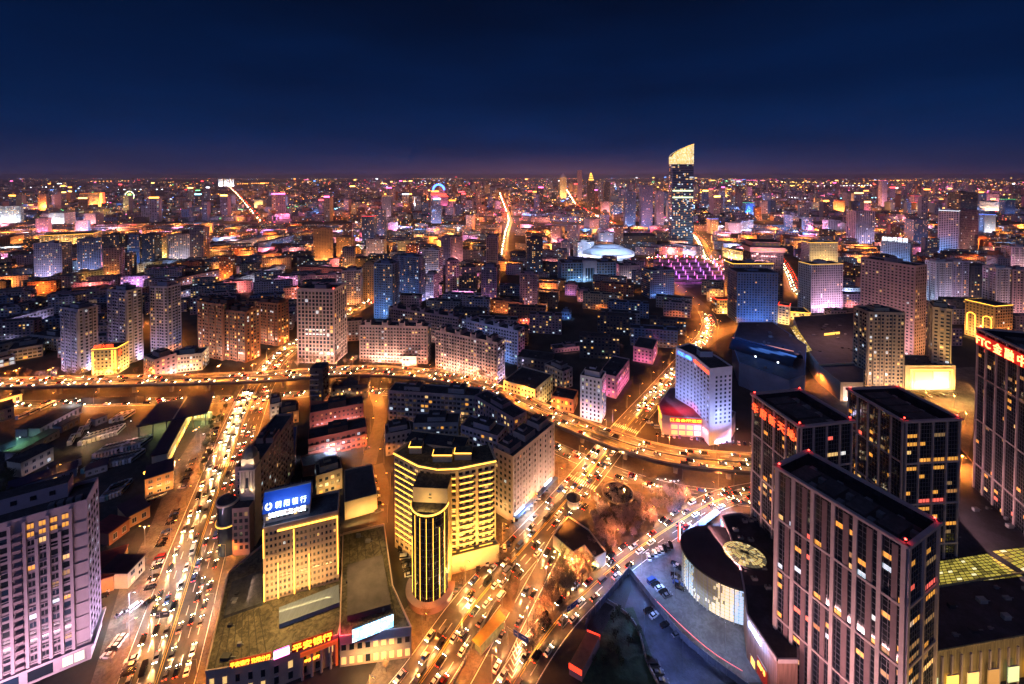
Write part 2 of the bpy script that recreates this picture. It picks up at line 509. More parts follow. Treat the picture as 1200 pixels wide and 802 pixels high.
def block(name, label, a, b, base, D, at='a', wall='grey', style='grid', lit=0.12, flood=(), seed=None, fh=3.0, bay=3.2, group=None, cat='building',
          zb=0.0, glass=GLASS, warm=0.6, par=1.1, house=True, faces=('front', 'left', 'right'), roofm=ROOF, crown=None, fins=0, near=False, shop=None, h=None, cap=100, hn=None):
    """a house with real storeys; distant ones carry their windows in the wall's own mesh"""
    B = Bld(name, label, a, b, base, D, at, zb, cat, group, h)
    seed = seed if seed is not None else int(a[0] * 3 + a[1])
    wm = wallm(wall) if isinstance(wall, str) else wall
    W, h_ = B.W, B.h
    m = MB()
    m.box(0, W, 0, D, 0, h_, wm, top=roofm)
    allspecs = []
    for f in faces:
        L = B.flen(f)
        bb = bay if f in ('front', 'back') else bay * 1.15
        if style == 'grid':
            sp, nb, bw, nf, fh_ = spec_grid(B, f, fh, bb, lit=lit, glass=glass, seed=seed, warm=warm)
        elif style == 'wide':
            sp, nb, bw, nf, fh_ = spec_grid(B, f, fh, bb, ww=0.78, wh=0.56, lit=lit, glass=glass, seed=seed, warm=warm)
            for j in range(nf):
                B.fbox(m, f, 0.3, L - 0.3, j * fh_ + 0.02, j * fh_ + 0.25, -0.01, 0.18, wm)
        elif style == 'strip':
            sp, nb, bw, nf, fh_ = spec_grid(B, f, fh, bb, ww=0.62, wh=0.7, lit=lit, glass=glass, seed=seed, warm=warm)
            for i in range(nb + 1):
                t = 0.6 + i * bw
                B.fbox(m, f, t - bw * 0.15, t + bw * 0.15, 0, h_ - 0.3, -0.01, 0.4, wm)
        elif style == 'bal':
            sp, nb, bw, nf, fh_ = spec_grid(B, f, fh, bb, ww=0.66, wh=0.5, lit=lit, glass=glass, seed=seed, warm=warm)
            if f in ('front', 'back'):
                for i in range(nb):
                    if i % 3 == 2: continue
                    t = 0.6 + i * bw
                    for j in range(nf):
                        B.fbox(m, f, t + bw * 0.06, t + bw * 0.94, j * fh_ + 0.02, j * fh_ + fh_ * 0.3, -0.01, 0.9, wm)
        elif style == 'tower':        # flats with projecting bays
            sp, nb, bw, nf, fh_ = spec_grid(B, f, fh, bb, ww=0.52, wh=0.55, lit=lit, glass=glass, seed=seed, warm=warm)
            for i in range(0, nb):
                if i % 3 == 1:
                    t = 0.6 + i * bw
                    B.fbox(m, f, t + bw * 0.06, t + bw * 0.94, 0.0, h_ - 1.5, -0.01, 0.8, wm)
                elif i % 3 == 2:
                    t = 0.6 + i * bw
                    B.fbox(m, f, t + bw * 0.8, t + bw * 1.0, 0.0, h_ - 1.0, -0.01, 0.04, GLASS_C)
            for j in range(1, nf, 1):
                B.fbox(m, f, 0.02, L - 0.02, j * fh_ - 0.06, j * fh_ + 0.1, -0.01, 0.14, wm)
            sp = [(q[0], q[1], q[2], q[3], q[4], q[5]) if int((q[1] - 0.6) / bw) % 3 != 1 else (*q, 0.85) for q in sp]
        else:                        # 'glass' curtain wall
            sp, nb, bw, nf, fh_ = spec_grid(B, f, fh, bb, ww=0.94, wh=0.66, lit=lit, glass=glass, seed=seed, warm=warm, m0=0.3)
            for i in range(nb + 1):
                t = 0.3 + i * bw
                B.fbox(m, f, t - 0.12, t + 0.12, 0, h_, -0.01, 0.2, wm)
        if near:
            allspecs += [q[:6] for q in sp]
        else:
            for q in sp:
                B.fquad(m, f, q[1], q[2], q[3], q[4], (q[6] if len(q) > 6 else 0.05), q[5])
        if shop and f in shop[1]:
            r = random.Random(seed)
            for i in range(int(L / 5)):
                B.fquad(m, f, 0.5 + i * L / int(L / 5), 0.5 + (i + 0.8) * L / int(L / 5), 0.4, 3.0, 0.24, shop[0] if r.random() < 0.75 else GLASS)
    m.build('wall', B.root)
    if near: windows(B, allspecs, wm, cap)
    roof_kit(B, wm, roofm, seed, par, house, n=hn)
    if fins:
        for k in range(fins):
            x = W * (k + 0.5) / fins
            g = MB()
            g.box(x - 2.6, x + 2.6, 0.6, D - 0.6, h_ + 0.13, h_ + 3.6, wm, top=roofm)
            g.box(x - 3.0, x - 2.2, 0.3, 2.3, h_ + 0.14, h_ + 5.4, wm)
            g.box(x + 2.2, x + 3.0, 0.3, 2.3, h_ + 0.14, h_ + 5.4, wm)
            g.build('stair_tower', B.root)
    if crown:
        g = MB()
        for f in faces:
            L = B.flen(f)
            B.fbox(g, f, 0.1, L - 0.1, h_ + par - 0.45, h_ + par - 0.05, 0.03, 0.3, crown)
        g.build('light_strip', B.root)
    for fl in flood:
        B.flood(fl[0], fl[1], 4.4 * fl[2] * B.flen(fl[0]) * min(h_, 85), out=fl[3] if len(fl) > 3 else max(6, h_ * 0.28))
    return B

def inpoly(x, y, q):
    c = False
    for i in range(len(q)):
        a, b = q[i], q[i - 1]
        if (a.y > y) != (b.y > y) and x < (b.x - a.x) * (y - a.y) / (b.y - a.y) + a.x: c = not c
    return c
def proj(x, y, z=0):
    dy = y * math.cos(TH) - (z - H) * math.sin(TH); dz = (z - H) * math.cos(TH) + y * math.sin(TH)
    return 600 + F * x / dy, PP - F * dz / dy
# ------------------------------------------------------------------ ground and roads
ASPH = M('asphalt', (0.062, 0.058, 0.055), 0.62, 0.3, 0.05, bump=0.08, stain=.3)
ASPH_D = M('asphalt_deck', (0.085, 0.08, 0.072), 0.55, 0.25, 0.05, bump=0.05)
PAVE = M('paving', (0.15, 0.135, 0.12), 0.85, 0.35, 0.12, bump=0.1, stain=.4)
PAINT_W = M('paint_white', (0.8, 0.8, 0.78), 0.6, 0.12, 0.6)
PAINT_Y = M('paint_yellow', (0.75, 0.5, 0.08), 0.6, 0.12, 0.6)
EARTH = M('earth', (0.045, 0.042, 0.038), 0.95, 0.5, 0.03, bump=0.4)
SOIL = M('park_soil', (0.075, 0.055, 0.035), 0.95, 0.6, 0.12, bump=0.5)
GRASS = M('pit_grass', (0.03, 0.06, 0.03), 0.95, 0.8, 0.12, bump=0.6)

def crom(pts, step=4.0):
    out_ = []
    n = len(pts)
    for i in range(n - 1):
        p0 = pts[max(i - 1, 0)]; p1 = pts[i]; p2 = pts[i + 1]; p3 = pts[min(i + 2, n - 1)]
        k = max(1, int((p2 - p1).length / step))
        for j in range(k):
            t = j / k
            out_.append(0.5 * ((2 * p1) + (p2 - p0) * t + (2 * p0 - 5 * p1 + 4 * p2 - p3) * t * t + (3 * p1 - p0 - 3 * p2 + p3) * t ** 3))
    out_.append(pts[-1])
    return out_
class Path:
    def __init__(s, pts, step=4.0):
        s.p = crom([Vector(q) for q in pts], step)
        s.n = []
        for i in range(len(s.p)):
            d = (s.p[min(i + 1, len(s.p) - 1)] - s.p[max(i - 1, 0)]).normalized()
            s.n.append(Vector((-d.y, d.x)))         # left of travel
        s.s = [0.0]
        for i in range(1, len(s.p)): s.s.append(s.s[-1] + (s.p[i] - s.p[i - 1]).length)
        s.L = s.s[-1]
    def at(s, d, off=0.0):
        d = max(0.0, min(d, s.L - 1e-4))
        lo, hi = 0, len(s.s) - 1
        while hi - lo > 1:
            m = (lo + hi) // 2
            if s.s[m] <= d: lo = m
            else: hi = m
        t = (d - s.s[lo]) / max(1e-6, s.s[hi] - s.s[lo])
        q = s.p[lo].lerp(s.p[hi], t); n = s.n[lo].lerp(s.n[hi], t).normalized()
        return q + n * off, math.atan2(-n.x, n.y)   # point, heading
    def strip(s, mb, a, b, z, mat, d0=0.0, d1=None, thick=0.0):
        d1 = s.L if d1 is None else d1
        k = max(1, int((d1 - d0) / 4))
        L_, R_ = [], []
        for i in range(k + 1):
            d = d0 + (d1 - d0) * i / k
            L_.append(s.at(d, b)[0]); R_.append(s.at(d, a)[0])
        for i in range(k):
            q = [R_[i], R_[i + 1], L_[i + 1], L_[i]]
            mb.face([(p.x, p.y, z) for p in q], mat)
            if thick:
                for e0, e1 in ((R_[i], R_[i + 1]), (L_[i + 1], L_[i])):
                    mb.face([(e0.x, e0.y, z - thick), (e1.x, e1.y, z - thick), (e1.x, e1.y, z), (e0.x, e0.y, z)], mat)
                mb.face([(p.x, p.y, z - thick) for p in reversed(q)], mat)

g = MB()
g.face([(-32500, -300, 0), (32500, -300, 0), (32500, 42000, 0), (-32500, 42000, 0)], EARTH)
tag(g.build('ground'), kind='structure')

def pxpath(px, z=0.0, step=4.0): return Path([P(x, y, z) for x, y in px], step)
R_LEFT = pxpath([(140, 880), (165, 850), (197, 757), (222, 677), (243, 612), (272, 530), (297, 465), (306, 448)])
R_DECK = pxpath([(-260, 452), (-60, 450), (0, 449), (150, 446), (300, 442), (400, 435), (470, 436), (520, 442), (560, 451), (600, 466), (650, 488), (700, 508), (750, 525), (800, 536), (850, 541), (900, 544), (1000, 548), (1130, 556), (1300, 562)], 10.0)
R_SURF = Path(R_DECK.p)
R_MAIN = pxpath([(420, 900), (455, 850), (500, 790), (563, 700), (650, 602), (690, 555), (735, 500), (775, 455), (812, 412), (829, 392), (831, 375), (817, 355), (782, 328), (762, 308)])
R_RAMP = pxpath([(540, 850), (572, 790), (608, 720), (640, 660), (664, 618), (690, 585)])
R_CURVE = pxpath([(570, 860), (604, 800), (635, 752), (668, 712), (725, 660), (790, 615), (845, 585), (905, 572)])
R_NW = pxpath([(306, 448), (322, 424), (345, 405), (378, 386), (405, 368), (440, 351), (475, 334)])
R_SIDE = pxpath([(432, 545), (438, 520), (446, 490), (441, 465), (436, 448)])
R_ALLEY = pxpath([(430, 690), (437, 650), (443, 610), (447, 575), (440, 545)])
R_BIG = pxpath([(900, 352), (873, 330), (850, 314), (830, 302), (824, 288), (816, 277), (800, 268)], 0, 12)
R_E = pxpath([(945, 350), (934, 340), (928, 325), (920, 310), (912, 300)], 0, 12)
R_F1 = pxpath([(590, 300), (594, 272), (597, 255), (590, 236), (586, 226)], 0, 30)
R_F2 = pxpath([(720, 262), (693, 250), (676, 240), (668, 228), (662, 219)], 0, 30)
R_F3 = pxpath([(310, 262), (288, 238), (277, 226), (268, 218)], 0, 40)
R_F4 = pxpath([(640, 312), (690, 306), (740, 304), (800, 301), (850, 306)], 0, 12)
R_W = pxpath([(195, 436), (208, 420), (212, 408), (203, 396), (170, 372)], 0)
R_SPUR = pxpath([(806, 425), (822, 405), (840, 392), (868, 384), (915, 378)], 0)
ROADS = []   # (object name, path, half left, half right, material, z)
def road(name, path, w, z, mat=ASPH, side=0.0):
    m = MB()
    path.strip(m, -w / 2, w / 2, z, mat)
    tag(m.build(name), kind='structure')
    if side:
        for sg in (-1, 1):
            k = MB()
            a, b = sorted((sg * (w / 2), sg * (w / 2 + side)))
            path.strip(k, a, b, 0.13, PAVE, thick=0.12)
            tag(k.build('pavement'), kind='structure')
    d = 0
    while d < path.L:
        q, _ = path.at(d)
        occ(q.x, q.y, w / 2 + side + 3)
        d += 9
road('avenue', R_LEFT, 26, 0.020, side=3.5)
road('ring_road', R_SURF, 46, 0.012)
road('main_street', R_MAIN, 19, 0.028)
road('underpass_road', R_RAMP, 8.5, 0.036)
road('curved_road', R_CURVE, 13.5, 0.044)
road('north_street', R_NW, 20, 0.032, side=3)
road('side_street', R_SIDE, 9, 0.024)
road('alley', R_ALLEY, 9, 0.024)
road('far_boulevard', R_BIG, 26, 0.03)
road('east_street', R_E, 22, 0.03)
road('distant_road', R_F1, 20, 0.05)
road('distant_road', R_F2, 22, 0.05)
road('distant_road', R_F3, 30, 0.05)
road('river_road', R_F4, 22, 0.04)
road('west_lane', R_W, 12, 0.026)
road('mall_road', R_SPUR, 16, 0.038)

def poly_sheet(name, pts, z, mat, world_pts=False, kind='structure'):
    m = MB()
    q = pts if world_pts else [P(x, y) for x, y in pts]
    m.face([(p[0], p[1], z) for p in q], mat)
    a = sum((q[i][0] * q[(i + 1) % len(q)][1] - q[(i + 1) % len(q)][0] * q[i][1]) for i in range(len(q)))
    if a < 0: m.f = [tuple(reversed(f)) for f in m.f]
    return tag(m.build(name), kind=kind)
# paved aprons of the town round the crossings (each a few mm over the one below)
poly_sheet('pavement', [(650, 640), (600, 800), (500, 900), (380, 900), (470, 720), (600, 560), (680, 520), (720, 560)], 0.006, PAVE)
poly_sheet('pavement', [(80, 880), (110, 790), (140, 690), (175, 620), (235, 470), (330, 455), (300, 560), (275, 660), (245, 800), (240, 880)], 0.007, PAVE)
poly_sheet('plaza', [(700, 545), (1000, 545), (1010, 610), (880, 600), (800, 600), (690, 585)], 0.016, ASPH)
poly_sheet('car_park', [(720, 640), (760, 615), (860, 590), (910, 640), (905, 800), (830, 800), (760, 720)], 0.008, M('forecourt_paving', (0.13, 0.13, 0.14), 0.7, 0.3, 0.1, stain=.35))
poly_sheet('park_lawn', [(655, 640), (690, 590), (715, 568), (790, 566), (820, 590), (735, 640), (700, 662)], 0.06, SOIL)
poly_sheet('verge', [(612, 798), (632, 720), (660, 652), (690, 660), (705, 668), (655, 715), (622, 765)], 0.055, SOIL)
poly_sheet('verge', [(578, 640), (612, 672), (600, 720), (575, 700)], 0.052, SOIL)
poly_sheet('yard_ground', [(690, 830), (740, 690), (735, 660), (748, 690), (850, 800), (860, 850)], 0.05, M('wet_yard', (0.05, 0.055, 0.075), 0.45, 0.7, 0.12, bump=0.3))
poly_sheet('rough_grass', [(668, 840), (680, 790), (720, 715), (742, 712), (772, 790), (780, 840)], 0.1, GRASS)
poly_sheet('depot_yard', [(0, 600), (0, 480), (60, 475), (170, 475), (240, 470), (235, 500), (170, 600), (130, 690)], 0.009, M('depot_tarmac', (0.05, 0.05, 0.052), 0.8, 0.4, 0.05, stain=.4))
poly_sheet('forecourt', [(880, 480), (960, 440), (1145, 430), (1145, 480), (1130, 560), (960, 545)], 0.01, PAVE)
poly_sheet('forecourt', [(900, 375), (1010, 372), (1145, 470), (1140, 500), (980, 470), (945, 430)], 0.011, PAVE)

# ------------------------------------------------------------------ lane paint (structure, one sheet per road)
def paint(path, w, z, lanes, mid=PAINT_Y, d0=0.0, d1=None, edge=True):
    d1 = path.L if d1 is None else d1
    m = MB()
    if mid:
        for o in (-0.35, 0.35): path.strip(m, o - 0.12, o + 0.12, z, mid, d0, d1)
    if edge:
        for o in (-w / 2 + 0.5, w / 2 - 0.5): path.strip(m, o - 0.12, o + 0.12, z, PAINT_W, d0, d1)
    for k in range(1, lanes):
        for sg in (-1, 1):
            o = sg * (w / 2 - 0.5) * k / lanes
            d = d0
            while d < d1 - 6:
                path.strip(m, o - 0.1, o + 0.1, z, PAINT_W, d, d + 4.5)
                d += 11
    return tag(m.build('lane_marking'), kind='structure')
paint(R_LEFT, 26, 0.026, 4)
paint(R_MAIN, 19, 0.034, 3, d1=R_MAIN.L * 0.62)
paint(R_RAMP, 8.5, 0.042, 1, mid=None)
paint(R_CURVE, 13.5, 0.050, 2)
paint(R_NW, 20, 0.038, 3)
m = MB()
for o in (-22, -19, -16, -13, -10.5, 10.5, 13, 16, 19, 22):
    if abs(o) in (22, 10.5): R_SURF.strip(m, o - .12, o + .12, 0.0225, PAINT_W)
    else:
        d = 0
        while d < R_SURF.L - 6:
            R_SURF.strip(m, o - .1, o + .1, 0.0225, PAINT_W, d, d + 4.5); d += 11
tag(m.build('lane_marking'), kind='structure')
for pts in ([(706, 566), (722, 560), (716, 572)], [(676, 553), (684, 547), (690, 553)], [(748, 560), (772, 557), (764, 566)], [(655, 575), (662, 568), (668, 575)], [(690, 577), (699, 574), (694, 583)]):
    q = [P(*e) for e in pts]
    if sum(q[i].x * q[(i + 1) % 3].y - q[(i + 1) % 3].x * q[i].y for i in range(3)) < 0: q.reverse()
    k = MB(); k.prism(q, 0.024, .16, PAVE); k.prism(q, .161, .2, SOIL, scale=.8); tag(k.build('traffic_island'), kind='structure')
m = MB()          # zebra crossings and the chevrons at the nose of the junction
def zebra(path, d, w, n=14, z=0.056):
    for k in range(n):
        o = -w / 2 + 0.8 + (w - 1.6) * k / (n - 1)
        path.strip(m, o - 0.28, o + 0.28, z, PAINT_W, d, d + 4.0)
zebra(R_LEFT, R_LEFT.L * 0.55, 26, 20)
zebra(R_LEFT, R_LEFT.L - 22, 26, 20)
zebra(R_MAIN, 150, 19); zebra(R_MAIN, 218, 19, 14)
zebra(R_NW, 26, 20)
for k in range(6):
    q = P(600 + k * 1.5, 795 - k * 7)
    a = P(594 + k * 2.2, 786 - k * 7.4); c = P(606 + k * 1.6, 784 - k * 7.0)
    for e in (a, c):
        d = (e - q); n = Vector((-d.y, d.x)).normalized() * 0.13
        m.face([(q.x - n.x, q.y - n.y, 0.057), (e.x - n.x, e.y - n.y, 0.057), (e.x + n.x, e.y + n.y, 0.057), (q.x + n.x, q.y + n.y, 0.057)], PAINT_W)
tag(m.build('crossing_marking'), kind='structure')

# ------------------------------------------------------------------ the elevated road
ZD = 10.0
ov = empty('overpass', (R_DECK.p[0].x, R_DECK.p[0].y, 0), 0, 'long curving elevated road on concrete piers, bright with amber lamps', 'overpass')
inv = Matrix.Translation(-Vector(ov.location))
def under(o):
    o.parent = ov; o.matrix_parent_inverse = inv
    return o
m = MB(); R_DECK.strip(m, -8.8, 8.8, ZD, ASPH_D, thick=1.6); under(m.build('deck'))
for sg in (-1, 1):
    m = MB(); a, b = sorted((sg * 8.5, sg * 8.8))
    R_DECK.strip(m, a, b, ZD + 1.05, CONC, thick=1.04); under(m.build('parapet'))
m = MB(); R_DECK.strip(m, -0.3, 0.3, ZD + 0.9, CONC, thick=0.89); under(m.build('median_barrier'))
m = MB()
for o in (-8.0, -0.75, 0.75, 8.0): R_DECK.strip(m, o - 0.13, o + 0.13, ZD + 0.006, PAINT_W if abs(o) > 2 else PAINT_Y)
for o in (-4.4, 4.4):
    d = 0
    while d < R_DECK.L - 6:
        R_DECK.strip(m, o - 0.1, o + 0.1, ZD + 0.006, PAINT_W, d, d + 5); d += 11
under(m.build('lane_marking'))
d = 12
while d < R_DECK.L:
    q, a = R_DECK.at(d)
    m = MB()
    m.prism([(-1.1, -1.1), (1.1, -1.1), (1.1, 1.1), (-1.1, 1.1)], 0.013, 6.6, CONC)
    m.prism([(-0.9, -1.3), (0.9, -1.3), (0.9, 1.3), (-0.9, 1.3)], 6.6, ZD - 1.62, CONC, scale=2.6)
    o = m.build('pier', None, (q.x, q.y, 0), a); under(o)
    d += 30
# ------------------------------------------------------------------ street lamps (real lamps: their light is in the builder)
AMBER = (1.0, 0.27, 0.035)
BULB_A = M('lamp_amber', (1, 0.5, 0.1), 0.5, emit=14, ecol=(1, 0.52, 0.12))
BULB_W = M('lamp_white', (1, 1, 1), 0.5, emit=14, ecol=(0.8, 0.9, 1))
m = MB(); m.tube((0, 0, 0), (0, 0, 9.6), 0.13, 0.07, METAL, 6); m.tube((0, 0, 9.5), (1.9, 0, 10.1), 0.06, 0.05, METAL, 5)
POLE1 = m.mesh('pole')
m = MB(); m.tube((0, 0, 0), (0, 0, 9.6), 0.14, 0.08, METAL, 6); m.tube((0, 0, 9.5), (1.9, 0, 10.1), 0.06, 0.05, METAL, 5); m.tube((0, 0, 9.5), (-1.9, 0, 10.1), 0.06, 0.05, METAL, 5)
POLE2 = m.mesh('pole')
def head_mesh(bulb):
    m = MB(); m.prism([(-0.55, -0.16), (0.55, -0.22), (0.55, 0.22), (-0.55, 0.16)], 0, 0.16, METAL, bottom=False)
    m.face([(-0.5, 0.15, -0.01), (0.5, 0.2, -0.01), (0.5, -0.2, -0.01), (-0.5, -0.15, -0.01)], bulb)
    m.box(-0.4, 0.4, -0.13, 0.13, -0.16, -0.02, bulb)
    return m.mesh('lamp_head')
HEAD_A = head_mesh(BULB_A); HEAD_W = head_mesh(BULB_W)
NL = [0]
def street_lamp(x, y, rz, where, double=False, z=0.0, color=AMBER, power=12000, key='amber', head=None, cone=168):
    r = empty('street_lamp', (x, y, z), rz, ('double armed' if double else 'single armed') + ' street lamp glowing ' + ('amber' if color == AMBER else 'white' if key == 'white' else key) + ' ' + where, 'street lamp', 'street lamps ' + where)
    link('pole', POLE2 if double else POLE1, r)
    for sg in ((1, -1) if double else (1,)):
        link('lamp_head', head or HEAD_A, r, (2.2 * sg, 0, 10.1), 0 if sg > 0 else math.pi)
    lamp('SPOT', 'streetlight_' + key, power, color, (1.2 if not double else 0, 0, 9.7), r, (0, 0, 0), 0.3, spot=rad(cone))
    NL[0] += 1
def lamps_along(path, offs, gap, where, d0=0.0, d1=None, double=False, z=0.0, **k):
    d1 = path.L if d1 is None else d1
    d = d0 + gap * 0.5
    while d < d1:
        for o in offs:
            q, a = path.at(d, o)
            street_lamp(q.x, q.y, a + (-math.pi / 2 if o > 0 else math.pi / 2), where, double, z, **k)
        d += gap
lamps_along(R_LEFT, (-13.6, 13.6), 26, 'along the kerb of the broad avenue', power=24000, key='avenue_amber', cone=146)
lamps_along(R_DECK, (0.0,), 27, 'on the median of the elevated road', double=True, z=ZD + 0.9, power=95000, key='deck_amber', d0=40)
lamps_along(R_MAIN, (-10.3, 10.3), 26, 'beside the diagonal main street', d1=R_MAIN.L * 0.56, cone=150, power=22000, key='street_amber')
lamps_along(R_MAIN, (10.3,), 34, 'beside the upper end of the main street', d0=R_MAIN.L * 0.56, power=46000, key='far_amber')
lamps_along(R_SURF, (-21.5, ), 32, 'on the near side of the ring road', d0=60, power=40000, key='ring_amber')
lamps_along(R_SURF, (20.5, ), 40, 'on the far side of the ring road', d0=60, power=34000, key='ringfar_amber')
lamps_along(R_CURVE, (7.3,), 26, 'on the outer edge of the curved road', power=24000, key='curve_amber', color=(1.0, 0.26, 0.06))
lamps_along(R_NW, (-10.6, 10.6), 34, 'along the north street beyond the overpass', power=46000, key='nw_amber')
lamps_along(R_SIDE, (5.0,), 24, 'in the side street between the flats', power=22000, key='side_amber')
lamps_along(R_ALLEY, (-5,), 24, 'in the alley beside the gold lit tower', power=22000, key='alley_amber')
lamps_along(R_W, (5.6,), 30, 'along the lane behind the left towers', power=36000, key='lane_amber')
lamps_along(R_SPUR, (8.4,), 26, 'beside the road to the shopping halls', power=44000, key='spur_amber')
lamps_along(R_BIG, (-13.5, 13.5), 50, 'along the far boulevard under the tallest tower', power=70000, key='big_amber')
lamps_along(R_E, (11.5,), 50, 'along the bright street behind the dark blue hotel', power=70000, key='east_amber')
lamps_along(R_F4, (11.5,), 45, 'on the road by the stadium', power=50000, key='river_amber')

# ------------------------------------------------------------------ cars
TYRE = M('tyre', (0.02, 0.02, 0.02), 0.9, 0)
CGLASS = M('car_glass', (0.015, 0.018, 0.022), 0.08, 0, spec=0.8)
HEADL = M('headlight', (1, 0.95, 0.8), 0.3, emit=40, ecol=(1, 0.80, 0.48))
TAILL = M('tail_light', (1, 0.05, 0.02), 0.3, emit=9, ecol=(1, 0.04, 0.015))
HEADOFF = M('headlight_off', (0.6, 0.6, 0.62), 0.2, 0)
TAILOFF = M('tail_light_off', (0.3, 0.02, 0.02), 0.3, 0)
PAINTS = {'white': (0.75, 0.75, 0.74), 'black': (0.015, 0.015, 0.018), 'silver': (0.45, 0.46, 0.48), 'dark red': (0.25, 0.02, 0.02), 'blue': (0.04, 0.08, 0.25), 'grey': (0.12, 0.12, 0.13)}
def hull(sec, mat, m):
    """sec: list of (x, half width bottom, z bottom, half width top, z top)"""
    n = len(m.v); i = m.mi(mat)
    for x, wb, zb, wt, zt in sec: m.v += [(x, -wb, zb), (x, wb, zb), (x, wt, zt), (x, -wt, zt)]
    for k in range(len(sec) - 1):
        a = n + 4 * k
        for q in range(4):
            q2 = (q + 1) % 4
            m.f.append((a + q, a + 4 + q, a + 4 + q2, a + q2)); m.m.append(i)
    m.f.append((n, n + 1, n + 2, n + 3)); m.m.append(i)
    e = n + 4 * (len(sec) - 1)
    m.f.append((e + 3, e + 2, e + 1, e)); m.m.append(i)
CARM = {}
def car_mesh(c, van=False):
    if (c, van) in CARM: return CARM[(c, van)]
    pm = M('car_paint_' + c.replace(' ', '_'), PAINTS[c], 0.25, 0, spec=0.6)
    m = MB()
    if van:
        hull([(-2.4, .8, .3, .8, .9), (-2.3, .9, .25, .92, 1.0), (1.7, .9, .25, .92, 1.0), (2.4, .85, .3, .8, .75)], pm, m)
        hull([(-2.3, .9, 1.78, .8, 1.98), (0.9, .88, 1.78, .78, 1.98)], pm, m)
    else:
        hull([(-2.25, .72, .35, .74, .78), (-2.1, .86, .25, .84, .92), (-1.2, .9, .2, .88, .98), (0.7, .9, .2, .88, .95), (1.9, .87, .22, .82, .78), (2.25, .74, .32, .7, .62)], pm, m)
        hull([(-1.25, .66, 1.36, .6, 1.46), (0.15, .68, 1.36, .6, 1.46)], pm, m)
    me = m.mesh('car')
    m = MB()
    if van: hull([(-2.3, .9, 1.0, .88, 1.79), (1.0, .9, 1.0, .86, 1.79), (1.75, .86, .98, .84, 1.02)], CGLASS, m)
    else: hull([(-1.75, .8, .93, .78, .97), (-1.15, .85, .96, .68, 1.38), (0.15, .85, .94, .68, 1.38), (1.0, .82, .9, .8, .93)], CGLASS, m)
    g_ = m.mesh('window')
    CARM[(c, van)] = (me, g_)
    return CARM[(c, van)]
m = MB(); m.tube((0, -0.1, 0), (0, 0.1, 0), 0.32, 0.32, TYRE, 10); m.tube((0, -0.115, 0), (0, 0.115, 0), 0.18, 0.18, METAL, 8); WHEEL = m.mesh('wheel')
def lampm(mat, w, h):
    m = MB(); m.box(-0.06, 0.06, -w / 2, w / 2, -h / 2, h / 2, mat); return m.mesh('headlight')
HL_ON, HL_OFF = lampm(HEADL, .42, .2), lampm(HEADOFF, .42, .16)
TL_ON, TL_OFF = lampm(TAILL, .4, .2), lampm(TAILOFF, .4, .16)
NC = [0]
CARQ = []
def car(x, y, rz, label, group, c=None, lit=True, z=0.0, parts=True, beam=False, van=False, r=RND):
    px, py = proj(x, y, z)
    if -15 < px < 1215 and py < 815:
        CARQ.append((x, y, rz, label, group, c or r.choices(list(PAINTS), (3, 6, 2, .7, 1, 4))[0], lit, z, beam, van))
def build_cars(limit=296):
    """the nearest as objects with parts; the small rest of the traffic as one mesh"""
    CARQ.sort(key=lambda q: q[0] ** 2 + q[1] ** 2)
    rest = MB()
    for n, (x, y, rz, label, group, c, lit, z, beam, van) in enumerate(CARQ):
        me, gl = car_mesh(c, van)
        if n < limit:
            o = link('van' if van else 'car', me, None, (x, y, z), rz)
            tag(o, c + (' van ' if van else ' car ') + label, 'van' if van else 'car', group)
            link('window', gl, o)
            for sg in (-1, 1):
                link('headlight', HL_ON if lit else HL_OFF, o, (2.22, sg * .55, .62 if not van else .68))
                link('tail_light', TL_ON if lit else TL_OFF, o, (-2.24 if not van else -2.4, sg * .56, .72))
            if y < 300:
                for sx in (-1.35, 1.4):
                    for sg in (-.82, .82): link('wheel', WHEEL, o, (sx, sg, .32))
        else:
            o = None
            M4 = Matrix.Translation((x, y, z)) @ Matrix.Rotation(rz, 4, 'Z')
            for mesh in (me, gl):
                for p in mesh.polygons:
                    rest.face([M4 @ mesh.vertices[k].co for k in p.vertices], mesh.materials[p.material_index])
            for sx, mt in ((2.2, HEADL if lit else HEADOFF), (-2.24, TAILL if lit else TAILOFF)):
                for sg in (-.55, .55):
                    n0 = len(rest.v); rest.box(sx - .08, sx + .08, sg - .22, sg + .22, .5, .8, mt)
                    for k in range(n0, len(rest.v)): rest.v[k] = tuple(M4 @ Vector(rest.v[k]))
        if beam:
            q = M4 @ Vector((2.35, 0, .75)) if o is None else None
            lamp('SPOT', 'headlamp_beam', 21000, (1, 0.50, 0.16), (2.35, 0, .75) if o else tuple(q), o, (0, rad(-76), 0) if o else (0, rad(-76), rz), 0.25, spot=rad(38))
    if rest.f: tag(rest.build('distant_cars'), kind='stuff')
def traffic(path, lanes, z, d0, d1, gap, label, group, seed, beam=True, parts=True, keep=0.85):
    """lanes: lateral offsets; right-hand traffic, so offsets left of the path's direction run against it"""
    r = random.Random(seed)
    for o in lanes:
        d = d0 + r.uniform(0, gap)
        while d < d1:
            if r.random() < keep:
                q, a = path.at(d, o + r.uniform(-0.3, 0.3))
                car(q.x, q.y, a if o < 0 else a + math.pi, label, group, None, True, z, parts, beam, r.random() < 0.1, r)
            d += gap * r.uniform(0.65, 1.5)
traffic(R_LEFT, (-9.2, -5.8, -2.4, 2.4, 5.8, 9.2), 0.03, 6, R_LEFT.L - 12, 11, 'with lights on driving along the broad avenue', 'cars driving on the broad avenue', 1)
traffic(R_MAIN, (-7, -4.2, -1.7, 1.7, 4.2, 7), 0.04, 10, 200, 12.5, 'with lights on driving on the diagonal main street', 'cars driving on the diagonal main street', 2)
